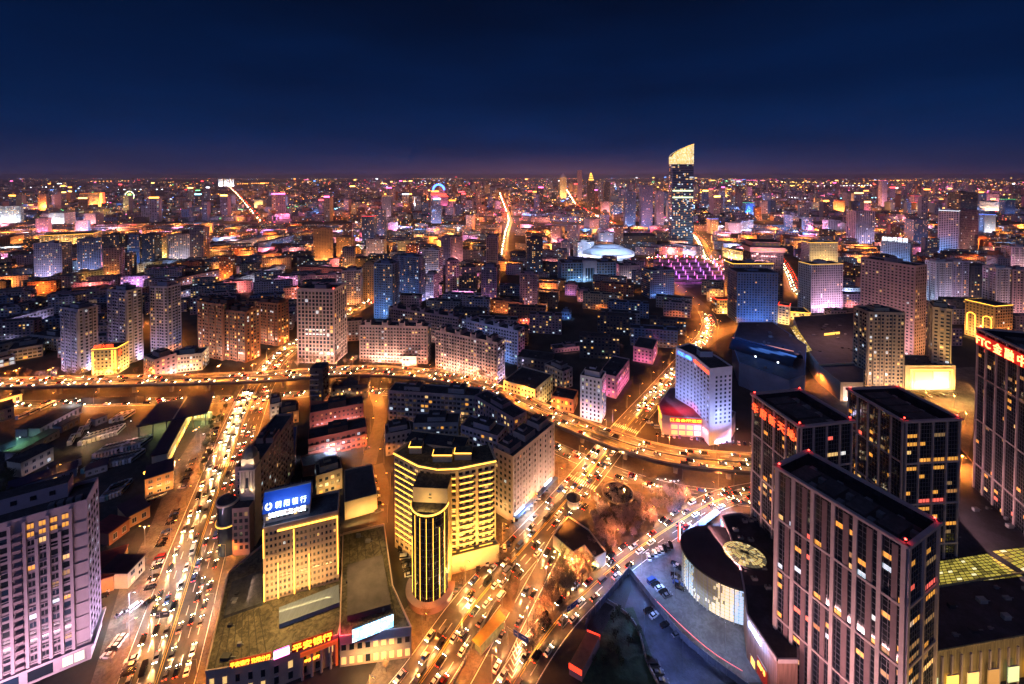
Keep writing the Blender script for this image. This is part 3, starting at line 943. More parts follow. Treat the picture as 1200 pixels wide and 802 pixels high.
traffic(R_MAIN, (-4.2, -1.7, 1.7, 4.2), 0.04, 250, R_MAIN.L * 0.62, 12, 'with lights on in the main street beyond the overpass', 'cars in the main street beyond the overpass', 3, parts=False)
traffic(R_DECK, (-6.4, -2.6, 2.6, 6.4), ZD + 0.01, 150, R_DECK.L - 30, 13, 'with lights on crossing the elevated road', 'cars on the elevated road', 4, parts=False)
traffic(R_CURVE, (-4.2, -1.6, 1.8, 4.6), 0.05, 8, R_CURVE.L - 5, 12, 'with lights on following the curved road', 'cars on the curved road', 5)
traffic(R_RAMP, (-1.8, 1.8), 0.04, 8, R_RAMP.L, 15, 'with lights on in the underpass road', 'cars in the underpass road', 6)
traffic(R_NW, (-6.5, -3.4, 3.4, 6.5), 0.04, 10, R_NW.L, 11, 'with lights on in the north street beyond the overpass', 'cars in the north street', 7, parts=False)
traffic(R_SURF, (-19.5, -16.5, -13.5, 13.5, 16.5), 0.02, 100, R_SURF.L - 30, 13, 'with lights on below the elevated road', 'cars on the ring road below the overpass', 8, parts=False)
# far traffic too small and too dense to count: one object
m = MB()
r = random.Random(5)
def far_traffic(path, lanes, gap, size=1.0):
    for o in lanes:
        d = r.uniform(0, gap)
        while d < path.L:
            q, a = path.at(d, o)
            mat = HEADL if o > 0 else TAILL
            s = size
            m.box(q.x - s, q.x + s, q.y - s * 0.7, q.y + s * 0.7, 0.4, 0.4 + s, mat)
            d += gap * r.uniform(0.5, 1.5)
far_traffic(R_BIG, (-9, -4, 4, 9), 18, 0.5)
far_traffic(R_E, (-6, -2, 2, 6), 18, 0.45)
far_traffic(R_F1, (-5, 5), 30, 0.9)
far_traffic(R_F2, (-5, 5), 30, 1.0)
far_traffic(R_F3, (-7, 7), 210, 1.6)
far_traffic(R_F4, (-7, -3, 3, 7), 20, 0.5)
tag(m.build('distant_traffic'), kind='stuff')
for path, gap, pw in ((R_F1, 90, 120000), (R_F2, 110, 160000), (R_F3, 260, 90000)):
    d = 0
    while d < path.L:
        q, a = path.at(d, 0)
        lamp('POINT', 'far_road_light_%d' % pw, pw, AMBER, (q.x, q.y, 14), None, size=0.5)
        d += gap
# ================================================================== foreground buildings
def long_rect(wp, top, name, label, cat, D, zb=0.0):
    """frame from two world points"""
    b = Bld.__new__(Bld)
    A, B_ = wp
    d = B_ - A
    b.A, b.B, b.W, b.D, b.h, b.zb, b.top = A, B_, d.length, D, top - zb, zb, top
    b.rz = math.atan2(d.y, d.x); b.ux = d.normalized(); b.uy = Vector((-b.ux.y, b.ux.x))
    b.root = empty(name, (A.x, A.y, zb), b.rz, label, cat)
    n = max(1, int(b.W / max(D, 8)))
    for i in range(n):
        q = A + d * ((i + 0.5) / n) + b.uy * D * 0.5
        occ(q.x, q.y, max(D * 0.72, b.W / n * 0.6))
    return b
RED_BULB = M('obstacle_light', (1, 0.05, 0.03), 0.5, emit=25, ecol=(1, 0.03, 0.02), sample=True)

# ---- four curtain-wall towers of the shopping complex
PIER = M('pier_stone', (0.42, 0.33, 0.32), 0.7, 0.1, 0.3)
PIER_D = M('pier_mauve', (0.15, 0.09, 0.10), 0.7, 0.12, 0.3)
MULL = M('mullion', (0.11, 0.10, 0.115), 0.5, 0)
def glass_tower(label, a, b_, D, top, piers, lit, seed, right_piers, pw=.5, mauve=False):
    B = long_rect((a, b_), top, 'glass_tower', label, 'tower', D)
    W, h = B.W, B.h
    r = random.Random(seed)
    m = MB(); m.box(0, W, 0, D, 0, h - 4.5, CURTAIN)
    for x0, x1, y0, y1 in ((0, W, 0, 0.5), (0, W, D - 0.5, D), (0, 0.5, 0.5, D - 0.5), (W - 0.5, W, 0.5, D - 0.5)):
        m.box(x0, x1, y0, y1, h - 4.49, h, CURTAIN)
    cw_ = m.build('curtain_wall', B.root)
    nf = int(round(h / 3.6)); fh = h / nf
    bays = {}
    pm = MB(); gm = MB(); bands = [MB() for _ in range(4)]
    for f in ('front', 'right', 'left', 'back'):
        L = B.flen(f)
        n = piers if f in ('front', 'back') else right_piers
        bw = L / n
        bays[f] = bw
        for i in range(n + 1):
            t = min(max(i * bw, 0.55), L - 0.55)
            B.fbox(pm, f, t - pw, t + pw, 0, h, 0.01, 0.62, PIER)
            if i < n and mauve and f in ('front', 'back'):
                B.fbox(pm, f, t + bw * 0.46, t + bw * 0.46 + 1.5, 0, h - 1.2, 0.01, 0.3, PIER_D)
        for j in range(nf * 2):
            B.fbox(gm, f, 0.1, L - 0.1, j * fh / 2 - 0.05, j * fh / 2 + 0.05, 0.005, 0.11, MULL)
        k = int(L / 1.3)
        for i in range(k + 1):
            t = L * i / k
            B.fbox(gm, f, t - 0.045, t + 0.045, 0, h - 0.5, 0.006, 0.13, MULL)
        for bm, z in zip(bands, (h * 0.28, h * 0.52, h * 0.76)):
            B.fbox(bm, f, 0, L, z - 0.35, z + 0.35, 0.3, 0.56, PIER)
        B.fbox(bands[3], f, -0.62, L + 0.62, h - 0.1, h + 0.75, -0.3, 0.95, PIER)
    gm.build('mullion_grid', cw_)
    pm.build('pier', B.root)
    for bm in bands[:3]: bm.build('spandrel_band', B.root)
    bands[3].build('cornice', B.root)
    # roof deck sunk behind the parapet, plant rooms, corner lights
    m = MB(); m.box(0.5, W - 0.5, 0.5, D - 0.5, h - 4.48, h - 4.2, ROOF)
    rf_ = m.build('roof', B.root)
    for i in range(4):
        x = W * (0.14 + i * 0.23)
        m = MB(); m.box(x - 3, x + 2.4, D * .25, D * .72, h - 4.19, h - 1.2 + r.uniform(-1, .6), DARK, top=ROOF_B)
        m.box(x - 2.4, x - 0.6, D * .75, D * .88, h - 4.19, h - 2.6, METAL)
        for yy in (D * .3, D * .6): m.box(x + 2.6, x + 4.4, yy, yy + 1.8, h - 4.19, h - 2.4, METAL)
        m.build('plant_room', rf_)
    for x, y in ((0.6, 0.6), (W - 0.6, 0.6), (W - 0.6, D - 0.6), (0.6, D - 0.6)):
        m = MB(); m.tube((x, y, h + 0.76), (x, y, h + 1.3), 0.12, 0.1, DARK); m.lathe(x, y, [(0.02, h + 1.3), (0.28, h + 1.42), (0.28, h + 1.65), (0.02, h + 1.85)], RED_BULB, 8)
        m.build('obstacle_light', rf_)
    # lit rooms: each a part
    for q in range(lit):
        f = 'front' if r.random() < 0.68 else 'right'
        L = B.flen(f); bw = bays[f]
        i = r.randrange(int(L / bw)); j = r.randrange(1, nf - 1)
        side = r.random() < 0.5
        t0 = i * bw + (0.7 if side else bw * 0.46 + 1.7); t1 = i * bw + (bw * 0.44 if side else bw - 0.7)
        if f != 'front': t0, t1 = i * bw + 0.8, i * bw + bw * (0.5 if side else 0.9)
        m = MB()
        mat = LIT['o'] if r.random() < 0.5 else LIT[r.choice('wcddcdrw')]
        B.fquad(m, f, t0, t1, j * fh + 0.2, j * fh + fh * 0.48, 0.06, mat)
        k = max(1, int((t1 - t0) / 1.3))
        for e in range(1, k):
            t = t0 + (t1 - t0) * e / k
            B.fbox(m, f, t - .05, t + .05, j * fh + .2, j * fh + fh * .48, 0.061, 0.14, MULL)
        m.build('window', cw_)
    return B
ZT = 75.0
def PV(px, py, z=ZT): return P(px, py, z)
TC = glass_tower('foreground glass tower with pink stone piers and plain dark roof, nearest of the mall towers', PV(910, 548), PV(1063, 641), 19, ZT, 6, 92, 3, 2, .55, True)
TA = glass_tower('glass tower with five red characters along its roof edge, beside the ring road', PV(882, 463), PV(937, 501), 26, ZT, 4, 60, 4, 4, .3)
TB = glass_tower('unsigned glass tower behind the foreground one, in front of the gold lit shop', PV(994, 457), PV(1060, 495), 26, ZT, 5, 90, 5, 4, .3)
ZF = 99.0
fa = P(1146, 386, ZF); fb = P(1206, 414, ZF)
TF = glass_tower('tallest dark glass tower with red and gold lettering on a red band', fa, fa + (fb - fa).normalized() * 62, 30, ZF, 9, 96, 6, 4, .42)
def neon_sign(B, body, face, t0, t1, z0, height, mat, o=1.1, back=None):
    s = B.text(body, face, t0, t1, z0, o, mat, height)
    if back:
        m = MB(); B.fbox(m, face, t0 - 0.4, t1 + 0.4, z0 - 0.4, z0 + height + 0.4, o - 0.6, o - 0.2, back)
        sb = m.build('sign_board', B.root); s.parent = sb
    return s
SIGN_R = M('sign_red', (1, 0.1, 0.03), 0.5, emit=3.2, ecol=(1, 0.075, 0.02), sample=True)
neon_sign(TA, '华 府 新 天 地', 'front', 1.2, TA.W - 1.2, TA.h - 6.9, 4.4, SIGN_R, 1.2)
neon_sign(TF, 'FTC 金 融 中 心', 'front', 1.5, 41, TF.h - 7.2, 5.2, M('sign_red_gold', (1, 0.3, 0.1), 0.5, emit=5, ecol=(1, 0.30, 0.09), sample=True), 1.3, NEON_R if False else M('sign_red_back', (0.5, 0.01, 0.01), 0.6, emit=0.45, ecol=(1, 0.02, 0.015), sample=True))

# area lamps added in front of the towers to wash their facades
for B, pw, cl in ((TC, 9, 'pink'), (TA, 7, 'pink'), (TB, 6, 'warm'), (TF, 3.2, 'pink')):
    lamp('AREA', 'uplight_%s' % B.A.x, pw * B.W * B.h, FLOOD[cl], (B.W * .5, -26, 17), B.root, (math.pi / 2 + 0.75, 0, 0), size=B.W * .9, size_y=1.5)
lamp('AREA', 'uplight_gold', 9000, FLOOD['gold'], (TC.W + 14, TC.D * .5, 14), TC.root, (math.pi / 2 + 0.6, 0, math.pi / 2), size=14, size_y=2)
lamp('AREA', 'uplight_tb', 9000, FLOOD['gold'], (TB.W + 10, TB.D * .5, 14), TB.root, (math.pi / 2 + 0.6, 0, math.pi / 2), size=16, size_y=2)

# ---- podium of the mall: dark roof, drum pavilion with lit glazing, skylit hall
MALLR = M('mall_roof', (0.05, 0.045, 0.058), 0.7, 0.4, 0.12, bump=0.2, stain=.35)
MALLW = M('mall_stone', (0.26, 0.14, 0.105), 0.7, 0.35, 0.8, stretch=(2.5, 2.5, .12))
pod = empty('mall_podium', (110, 170, 0), 0, 'dark roofed mall podium wrapped behind the round glass pavilion', 'shopping mall')
def loc(pts, o): return [(p[0] - o.location.x, p[1] - o.location.y) for p in pts]
PZ = 16.0
pp = [P(846, 606, PZ), P(868, 603, PZ), P(888, 612, PZ), P(915, 640, PZ), P(935, 700, PZ), P(935, 775, PZ), P(911, 775, PZ), P(876, 722, PZ), P(872, 690, PZ), P(866, 660, PZ), P(856, 630, PZ)]
pp = list(reversed(pp))
m = MB(); m.prism(loc(pp, pod), 0, PZ, MALLW, top=MALLR); m.build('wall', pod)
m = MB()
q = loc(pp, pod)
for i in range(len(q)):
    a, b = Vector(q[i]), Vector(q[(i + 1) % len(q)])
    d = (b - a).normalized(); n = Vector((d.y, -d.x)) * 0.3
    m.face([(a.x + n.x, a.y + n.y, PZ - .5), (b.x + n.x, b.y + n.y, PZ - .5), (b.x + n.x, b.y + n.y, PZ + .9), (a.x + n.x, a.y + n.y, PZ + .9)], PIER)
    m.face([(a.x - n.x, a.y - n.y, PZ + .9), (a.x + n.x, a.y + n.y, PZ + .9), (b.x + n.x, b.y + n.y, PZ + .9), (b.x - n.x, b.y - n.y, PZ + .9)], PIER)
m.build('cornice', pod)
for px, py in ((862, 622), (868, 632), (880, 634), (874, 645), (886, 650), (880, 662), (895, 668), (884, 680), (900, 690), (873, 612), (880, 611)):
    c = loc([P(px, py, PZ)], pod)[0]
    m = MB(); m.box(c[0] - 1.1, c[0] + 1.1, c[1] - .7, c[1] + .7, PZ + .01, PZ + 1.2, CONC, top=METAL); m.lathe(c[0], c[1], [(.5, PZ + 1.21), (.5, PZ + 1.5), (.05, PZ + 1.52)], DARK, 8)
    m.build('roof_unit', pod)
# blue letters and red shop window on the wall facing the forecourt
a = Vector(loc([P(877, 722, 0)], pod)[0]); 
w0, w1 = Vector(q[3]), Vector(q[4])
def wall_sign(parent, p0, p1, z, body, h, mat, o=0.4, name='sign'):
    me, w, hh, x0, y0 = text_mesh(body, mat)
    d = p1 - p0
    ang = math.atan2(d.y, d.x)
    n = Vector((d.y, -d.x)).normalized() * o
    ob = bpy.data.objects.new(name, me); col.objects.link(ob)
    ob.matrix_local = Matrix.Translation((p0.x + n.x, p0.y + n.y, z)) @ Matrix.Rotation(ang, 4, 'Z') @ Matrix.Rotation(math.pi / 2, 4, 'X') @ Matrix.Diagonal((d.length / w, h / hh, 1, 1)) @ Matrix.Translation((-x0, -y0, 0))
    ob.parent = parent
    return ob
e0, e1 = Vector(loc([P(877, 721, PZ)], pod)[0]), Vector(loc([P(910, 775, PZ)], pod)[0])
du = (e1 - e0)
wall_sign(pod, e0 + du * .06, e0 + du * .52, PZ - 3.2, '新天地购物', 2.2, NEON_W)
lamp('AREA', 'sign_glow_blue', 2600, FLOOD['blue'], (*(e0 + du * .3 + Vector((du.y, -du.x)).normalized() * 2.5), PZ - 2), pod, (math.pi / 2 - .5, 0, math.atan2(du.y, du.x)), size=14, size_y=.5)
nn = Vector((du.y, -du.x)).normalized()
def wall_panel(parent, p0, p1, z0, z1, mat, o=0.3, th=0.25, name='panel', frame=None):
    d = p1 - p0; n = Vector((d.y, -d.x)).normalized()
    a, b = p0 + n * o, p1 + n * o
    c, e = p0 + n * (o - th), p1 + n * (o - th)
    m = MB(); m.prism([a, b, e, c], z0, z1, mat, bottom=True)
    if frame:
        for z in (z0 - .15, z1): m.prism([a + n * .08, b + n * .08, e, c], z, z + .15, frame, bottom=True)
    return m.build(name, parent)
wall_panel(pod, e0 + du * .38, e0 + du * .72, 1.0, 7.2, M('shop_red', (.25, .02, .02), .5, emit=.2, ecol=(1, .06, .02), sample=True), .4, .3, 'shop_front', PIER)
wall_sign(pod, e0 + du * .42, e0 + du * .68, 4.6, '餐饮广场', 1.7, GOLD_S, .6)
wall_panel(pod, e0 + du * .12, e0 + du * .3, .6, 3.4, GOLD_S, .4, .3, 'shop_front', PIER)
# curved colour screen at the north end
b0, b1 = Vector(loc([P(846, 606, PZ)], pod)[0]), Vector(loc([P(858, 632, PZ)], pod)[0])
d_ = b1 - b0
SCR = [NEON_R, NEON_W, NEON_B, NEON_M, GOLD_S]
m = MB(); n_ = Vector((d_.y, -d_.x)).normalized(); r = random.Random(3)
for i in range(9):
    for j in range(4):
        a = b0 + d_ * (i / 9); b = b0 + d_ * ((i + .97) / 9)
        mat = [M('screen_red', (1, .1, .1), .5, emit=1.8, ecol=(1, .05, .06)), M('screen_teal', (.1, .8, .8), .5, emit=.9, ecol=(.1, .6, .7)), M('screen_pink', (1, .4, .6), .5, emit=1.2, ecol=(1, .3, .4)), M('screen_white', (1, 1, 1), .5, emit=1.3, ecol=(.8, .9, 1))][r.choices(range(4), (5, 3, 2, 2))[0]]
        z0, z1 = 3 + j * 3.1, 3 + j * 3.1 + 3.0
        m.face([(a.x + n_.x * .5, a.y + n_.y * .5, z0), (b.x + n_.x * .5, b.y + n_.y * .5, z0), (b.x + n_.x * .5, b.y + n_.y * .5, z1), (a.x + n_.x * .5, a.y + n_.y * .5, z1)], mat)
m.build('video_screen', pod)

CX, CY, EA, EB, DZ = 95.0, 184.5, 19.5, 15.0, 15.0
pav = empty('glass_pavilion', (CX, CY, 0), rad(-22), 'round glass pavilion with oval skylight and glowing curtain of tall windows', 'pavilion')
occ(CX, CY, 24)
m = MB(); m.lathe(0, 0, [(1.0, DZ), (1.0, DZ + .5), (.985, DZ + .7)], DARK, 72, EA + 1, EB + 1)
m.lathe(0, 0, [(.985, DZ + .7), (.62, DZ + 1.5)], M('pavilion_roof', (.075, .05, .055), .55, .2, .2), 72, EA + 1, EB + 1)
m.lathe(0, 0, [(.62, DZ + 1.5), (0.02, DZ + 1.9)], MATS['pavilion_roof'], 72, EA + 1, EB + 1)
m.build('roof', pav)
PGL = M('pavilion_glazing', (.8, .8, .7), .4, emit=1.0, ecol=(1, .76, .32), sample=True)
PGL2 = M('pavilion_glazing_cool', (.7, .85, 1), .4, emit=.7, ecol=(.6, .85, 1), sample=True)
PGL3 = M('pavilion_glazing_dim', (.3, .3, .2), .3, emit=.12, ecol=(1, .8, .45))
m = MB(); r = random.Random(9)
for i in range(144):
    w0_, w1_ = 2 * math.pi * i / 144, 2 * math.pi * (i + 1) / 144
    for j in range(10):
        z0, z1 = .5 + j * 1.45, .5 + (j + 1) * 1.45
        q_ = math.sin(i * .19) + .8 * math.sin(i * .071 + 2) + (.5 if j < 3 else -.1) + r.uniform(-.35, .35); c_ = math.sin(i * .23 + 1.2) + r.uniform(-.3, .3)
        mat = PGL2 if c_ > .75 and q_ > -.4 else PGL if q_ > .35 else PGL3 if q_ > -.9 else CURTAIN
        m.face([(math.cos(w0_) * EA, math.sin(w0_) * EB, z0), (math.cos(w1_) * EA, math.sin(w1_) * EB, z0), (math.cos(w1_) * EA, math.sin(w1_) * EB, z1), (math.cos(w0_) * EA, math.sin(w0_) * EB, z1)], mat)
m.build('glazing', pav)
WFR = M('frame_white', (.42, .42, .42), .5, 0)
m = MB()
for i in range(72):
    w = 2 * math.pi * i / 72
    x, y = math.cos(w) * (EA + .1), math.sin(w) * (EB + .1)
    m.tube((x, y, 0), (x, y, DZ), .16 if i % 3 else .3, .16 if i % 3 else .3, WFR, 4, False)
for j in range(11):
    z = .5 + j * 1.45
    m.lathe(0, 0, [(1.0, z - .05), (1.008, z - .05), (1.008, z + .05), (1.0, z + .05)], WFR, 72, EA, EB)
m.build('window_frame', pav)
sk = MB(); SX, SY, SRX, SRY = 5.2, .8, 8.6, 6.6
for i in range(32):
    for j in range(5):
        a0_, a1_ = 2 * math.pi * i / 32, 2 * math.pi * (i + 1) / 32
        r0_, r1_ = j / 5, (j + 1) / 5
        mat = r.choices((M('skylight_lit', (.8, .6, .25), .4, emit=.8, ecol=(1, .70, .25), sample=True), PGL3, PGL), (5, 3, 1))[0]
        z = DZ + 2.15
        pts = [(SX + math.cos(a) * rr * SRX, SY + math.sin(a) * rr * SRY, z + (1 - rr) * 1.2) for a, rr in ((a0_, r0_ + .012), (a0_, r1_ - .012), (a1_, r1_ - .012), (a1_, r0_ + .012))]
        sk.face(pts, mat)
for i in range(32):
    a0_ = 2 * math.pi * i / 32
    sk.tube((SX, SY, DZ + 3.4), (SX + math.cos(a0_) * SRX, SY + math.sin(a0_) * SRY, DZ + 2.2), .07, .07, DARK, 4, False)
sk.lathe(SX, SY, [(1.0, DZ + 1.0), (1.0, DZ + 2.3), (.97, DZ + 2.3)], DARK, 40, SRX, SRY)
sk.build('skylight', pav)
lamp('AREA', 'pavilion_light', 800, (1, .8, .45), (0, -EB - 1.5, 9), pav, (math.pi / 2 - .9, 0, math.pi), size=26, size_y=6)

# ---- east part of the mall: long dark roofs, lit glass hall, gold front
def shed(name, label, pts, z, wall, roofm, cat='building', par=.6, zb=0.0):
    pl = [P(x, y, z) for x, y in pts]
    a = sum((pl[i].x * pl[(i + 1) % len(pl)].y - pl[(i + 1) % len(pl)].x * pl[i].y) for i in range(len(pl)))
    if a < 0: pl.reverse()
    c = sum((p for p in pl), Vector((0, 0))) / len(pl)
    rt = empty(name, (c.x, c.y, zb), 0, label, cat)
    q = [p - c for p in pl]
    m = MB(); m.prism(q, 0, z - zb, wall, top=roofm); m.build('wall', rt)
    m = MB(); k = len(q)
    for i in range(k):
        a, b = q[i], q[(i + 1) % k]
        d = (b - a).normalized(); n = Vector((d.y, -d.x))
        m.prism([a + n * .2, b + n * .2, b - n * .2, a - n * .2], z - zb + .002, z - zb + par, wall, bottom=False)
    m.build('parapet', rt)
    for p in pl: occ(p.x, p.y, 9)
    occ(c.x, c.y, max(8, max(v.length for v in q) * .7))
    return rt, q, c
def roof_clutter(rt, q, z, n, seed, mats=None):
    r = random.Random(seed)
    lo = Vector((min(p.x for p in q), min(p.y for p in q))); hi = Vector((max(p.x for p in q), max(p.y for p in q)))
    def inside(x, y):
        c = False
        for i in range(len(q)):
            a, b = q[i], q[i - 1]
            if (a.y > y) != (b.y > y) and x < (b.x - a.x) * (y - a.y) / (b.y - a.y) + a.x: c = not c
        return c
    k = 0
    for _ in range(n * 6):
        x, y = r.uniform(lo.x, hi.x), r.uniform(lo.y, hi.y)
        if not all(inside(x + dx, y + dy) for dx in (-2.5, 2.5) for dy in (-2.5, 2.5)): continue
        s = r.uniform(.6, 1.6)
        m = MB(); m.box(x - s, x + s, y - s * .6, y + s * .6, z + .01, z + r.uniform(.6, 1.8), r.choice(mats or (METAL, CONC, DARK)))
        m.box(x + s * 1.05, x + s * 2.2, y - .12, y + .12, z + .3, z + .55, METAL)
        m.build('roof_unit', rt); k += 1
        if k >= n: break
e1_, q1_, c1_ = shed('mall_hall', 'long dark hall roof between the glass towers at the mall', [(1020, 560), (1120, 520), (1225, 640), (1225, 700), (1095, 650)], 14, MALLW, MALLR)
roof_clutter(e1_, q1_, 14, 14, 1)
e2_, q2_, c2_ = shed('mall_hall', 'dark mall roof with gold lit stone front below the yellow skylight', [(1090, 690), (1225, 668), (1235, 740), (1096, 765)], 15, M('gold_stone', (.42, .33, .16), .7, .4, .9, stretch=(2, 2, .1)), MALLR)
roof_clutter(e2_, q2_, 15, 12, 2)
f0 = P(1080, 768, 15) - c2_; f1 = P(1245, 745, 15) - c2_
for i in range(7):
    a = f0 + (f1 - f0) * ((i + .2) / 7); b = f0 + (f1 - f0) * ((i + .75) / 7)
    wall_panel(e2_, a, b, 1.2, 6.8, (LIT['g'], GOLD_S, LIT['w'], LIT['d'])[i % 4], .5, .3, 'shop_window', PIER)
for i in range(15):
    a = f0 + (f1 - f0) * (i / 15)
    wall_panel(e2_, a, a + (f1 - f0) * .012, 0.1, 13.6, PIER, .45, .5, 'pilaster')
lamp('AREA', 'mall_front_light', 2600, FLOOD['gold'], (*(f0 + (f1 - f0) * .5 + Vector(((f1 - f0).y, -(f1 - f0).x)).normalized() * 8), 2), e2_, (math.pi / 2 + .7, 0, math.atan2((f1 - f0).y, (f1 - f0).x)), size=40, size_y=1)
# skylight of lit glass squares on the hall roof
sky_root = empty('glass_roof_hall', (*P(1150, 668, 15), 0), 0, 'low hall roofed with a yellow glowing grid of glass', 'hall')
def bil(c, u, v): return (c[0] * (1 - u) + c[1] * u) * (1 - v) + (c[3] * (1 - u) + c[2] * u) * v
def glass_grid(parent, org, corners, z, nu, nv, mats, wts, seed, name='skylight'):
    r = random.Random(seed); m = MB()
    cs = [P(x, y, z) - org for x, y in corners]
    for i in range(nu):
        for j in range(nv):
            ps = [bil(cs, (i + a) / nu, (j + b) / nv) for a, b in ((.06, .06), (.94, .06), (.94, .94), (.06, .94))]
            m.face([(p.x, p.y, z) for p in ps], r.choices(mats, wts)[0])
    k = MB()
    for i in range(nu + 1):
        a, b = bil(cs, i / nu, 0), bil(cs, i / nu, 1)
        k.tube((a.x, a.y, z + .05), (b.x, b.y, z + .05), .11, .11, DARK, 4, False)
    for j in range(nv + 1):
        a, b = bil(cs, 0, j / nv), bil(cs, 1, j / nv)
        k.tube((a.x, a.y, z + .05), (b.x, b.y, z + .05), .11, .11, DARK, 4, False)
    m.build(name, parent); k.build('glazing_bar', parent)
SKY_Y = M('skylight_yellow', (.7, .6, .1), .4, emit=.55, ecol=(.85, .66, .10), sample=True)
SKY_Y2 = M('skylight_yellow_dim', (.5, .4, .1), .4, emit=.2, ecol=(.8, .62, .1))
SKY_W = M('skylight_bright', (1, .9, .5), .4, emit=1.2, ecol=(1, .85, .4))
so = Vector((sky_root.location.x, sky_root.location.y))
m = MB(); cs = [P(x, y, 14.9) - so for x, y in ((1085, 692), (1203, 676), (1240, 655), (1172, 640), (1085, 660))]
m.prism(cs, 0, 14.9, MALLW, top=DARK); m.build('wall', sky_root)
glass_grid(sky_root, so, [(1088, 688), (1200, 676), (1157, 649), (1088, 660)], 15.0, 16, 9, (SKY_Y, SKY_Y2, SKY_W), (8, 3, .8), 1)
glass_grid(sky_root, so, [(1206, 674), (1240, 656), (1215, 640), (1162, 646)], 15.0, 7, 8, (SKY_Y, SKY_Y2, SKY_W), (8, 3, .8), 2)

# ---- lilac office block at the lower left
A1, B1 = P(-95, 645, 59.5), P(102, 589, 59.5)
LW = M('wall_office_lilac', (.46, .37, .44), .8, .1, .12)
OL = long_rect((A1, B1), 59.5, 'office_block', 'lilac stone office block with dark roof, beside the avenue', 'office', 14)
m = MB(); W, h, D = OL.W, OL.h, OL.D
m.box(0, W, 0, D, 0, h, LW, top=ROOF)
notch = [W - 17.5, W - 45, W - 72]
m.build('wall', OL.root)
sp = []; r = random.Random(21)
nf = 17; z0 = 7.5; fh = (h - z0 - 1.5) / nf
pm = MB(); bm = MB()
grp = []
for g0 in (W - 16.2, W - 31.6, W - 43.4, W - 58.8, W - 70.6):
    grp.append(g0)
for i, g0 in enumerate(grp):
    for t in range(5):
        x = g0 + t * 2.95
        if x > W - .5: continue
        OLb = 0.55
        OL.fbox(pm, 'front', x - .45, x + .45, z0 - 1, h - .3 if t % 2 == 0 else h - 7.5, -.01, .7, LW)
    for t in range(4):
        x = g0 + t * 2.95
        for j in range(nf):
            lit = r.random() < (.35 if j in (6, 9, 13) else .07)
            mat = (LIT['o'] if (j >= nf - 2 and i == 0) else pick_lit(r, .35)) if (lit or (j >= nf - 2 and i == 0)) else (GLASS_B if r.random() < .3 else GLASS)
            sp.append(('front', x + .5, x + 2.45, z0 + j * fh + .75, z0 + j * fh + fh - .25, mat))
# balcony columns between the bays
for g0 in (W - 19.4, W - 46.5):
    for j in range(nf):
        m = MB(); OL.fbox(m, 'front', g0 + .4, g0 + 2.6, z0 + j * fh, z0 + j * fh + 1.1, -.01, 1.3, wallm('mauve')); m.build('balcony', OL.root)
for j in range(10):
    OL.fbox(bm, 'front', .3, W - .3, z0 + j * fh * 1.7 - .12, z0 + j * fh * 1.7 + .12, -.01, .32, LW)
OL.fbox(bm, 'front', -.8, W + .8, z0 - 1.8, z0 - .9, -.01, 1.2, LW)
OL.fbox(bm, 'right', -.8, D + .8, z0 - 1.8, z0 - .9, -.01, 1.2, LW)
pm.build('pilaster', OL.root); bm.build('string_course', OL.root)
for j in range(nf):
    for t in range(4):
        sp.append(('right', 1.2 + t * 3.1, 2.9 + t * 3.1, z0 + j * fh + .8, z0 + j * fh + fh - .5, GLASS_B if r.random() < .9 else LIT['c']))
for i in range(8):
    sp.append(('front', W - 17 - i * 0 - i * 8.6 + 9, W - 10.4 - i * 8.6 + 9, 1.0, 4.8, (LIT['g'], GLASS, GLASS_B)[i % 3]))
windows(OL, sp, LW, 100)
m = MB()
m.box(0, W - 7, D * .55, D - .5, h + .01, h + 5.4, LW, top=ROOF); m.build('roof_storey', OL.root)
m = MB()
for i in range(10):
    x = W - 12 - i * 5
    m.box(x, x + 1.6, D * .55 - .12, D * .55 - .02, h + 2.2, h + 3.8, GLASS)
m.build('window_row', OL.root)
m = MB()
for x0, x1, y0, y1 in ((0, W, 0, .3), (W - .3, W, .3, D), (0, W, D - .3, D)): m.box(x0, x1, y0, y1, h + .005, h + 1.2, LW)
m.build('parapet', OL.root)
m = MB()
for i in range(4): m.box(W - 11 + i * 2.4, W - 9.4 + i * 2.4, 2.2, 4.2, h + .02, h + 1.5, METAL); 
m.build('roof_unit', OL.root)
OL.text('中鼎大厦', 'front', W - 33, W - 23, h - 2.2, .8, M('sign_dull_red', (.6, .05, .1), .6, emit=.4, ecol=(1, .05, .2)), 1.6)
OL.flood('front', (1, .6, .74), 20 * W * h * .5, out=20)
OL.flood('right', (.8, .58, .88), 19 * D * h, out=14)

# ---- bank hotel: slab edged with gold light, upper block with blue sign, on its market podium
BZ = 10.0
BA, BB = P(309, 706, BZ), P(397, 681, BZ)
BW = M('wall_hotel', (.44, .3, .24), .8, .12, .2)
BH = long_rect((BA, BB), zat(622, BA.y), 'bank_hotel', 'slab hotel edged with gold neon under a blue bank sign, rising from the market podium', 'hotel', 13, BZ)
W, h, D = BH.W, BH.h, BH.D
m = MB(); m.box(0, W, 0, D, 0, h, BW, top=ROOF); m.build('wall', BH.root)
sp, nb, bw, nf, fh = spec_grid(BH, 'front', 2.55, 1.55, ww=.58, wh=.5, lit=.05, seed=31)
s2, *_ = spec_grid(BH, 'right', 2.55, 2.2, lit=.06, seed=32)
s3, *_ = spec_grid(BH, 'left', 2.55, 2.2, lit=.06, seed=33)
windows(BH, sp + s2 + s3, BW, 100)
m = MB()
for k, t in enumerate((W * .19, W * .40, W * .60, W * .80)): BH.fbox(m, 'front', t - .3, t + .3, 0, h - 1.2, -.01, .3, BW)
m.build('pilaster', BH.root)
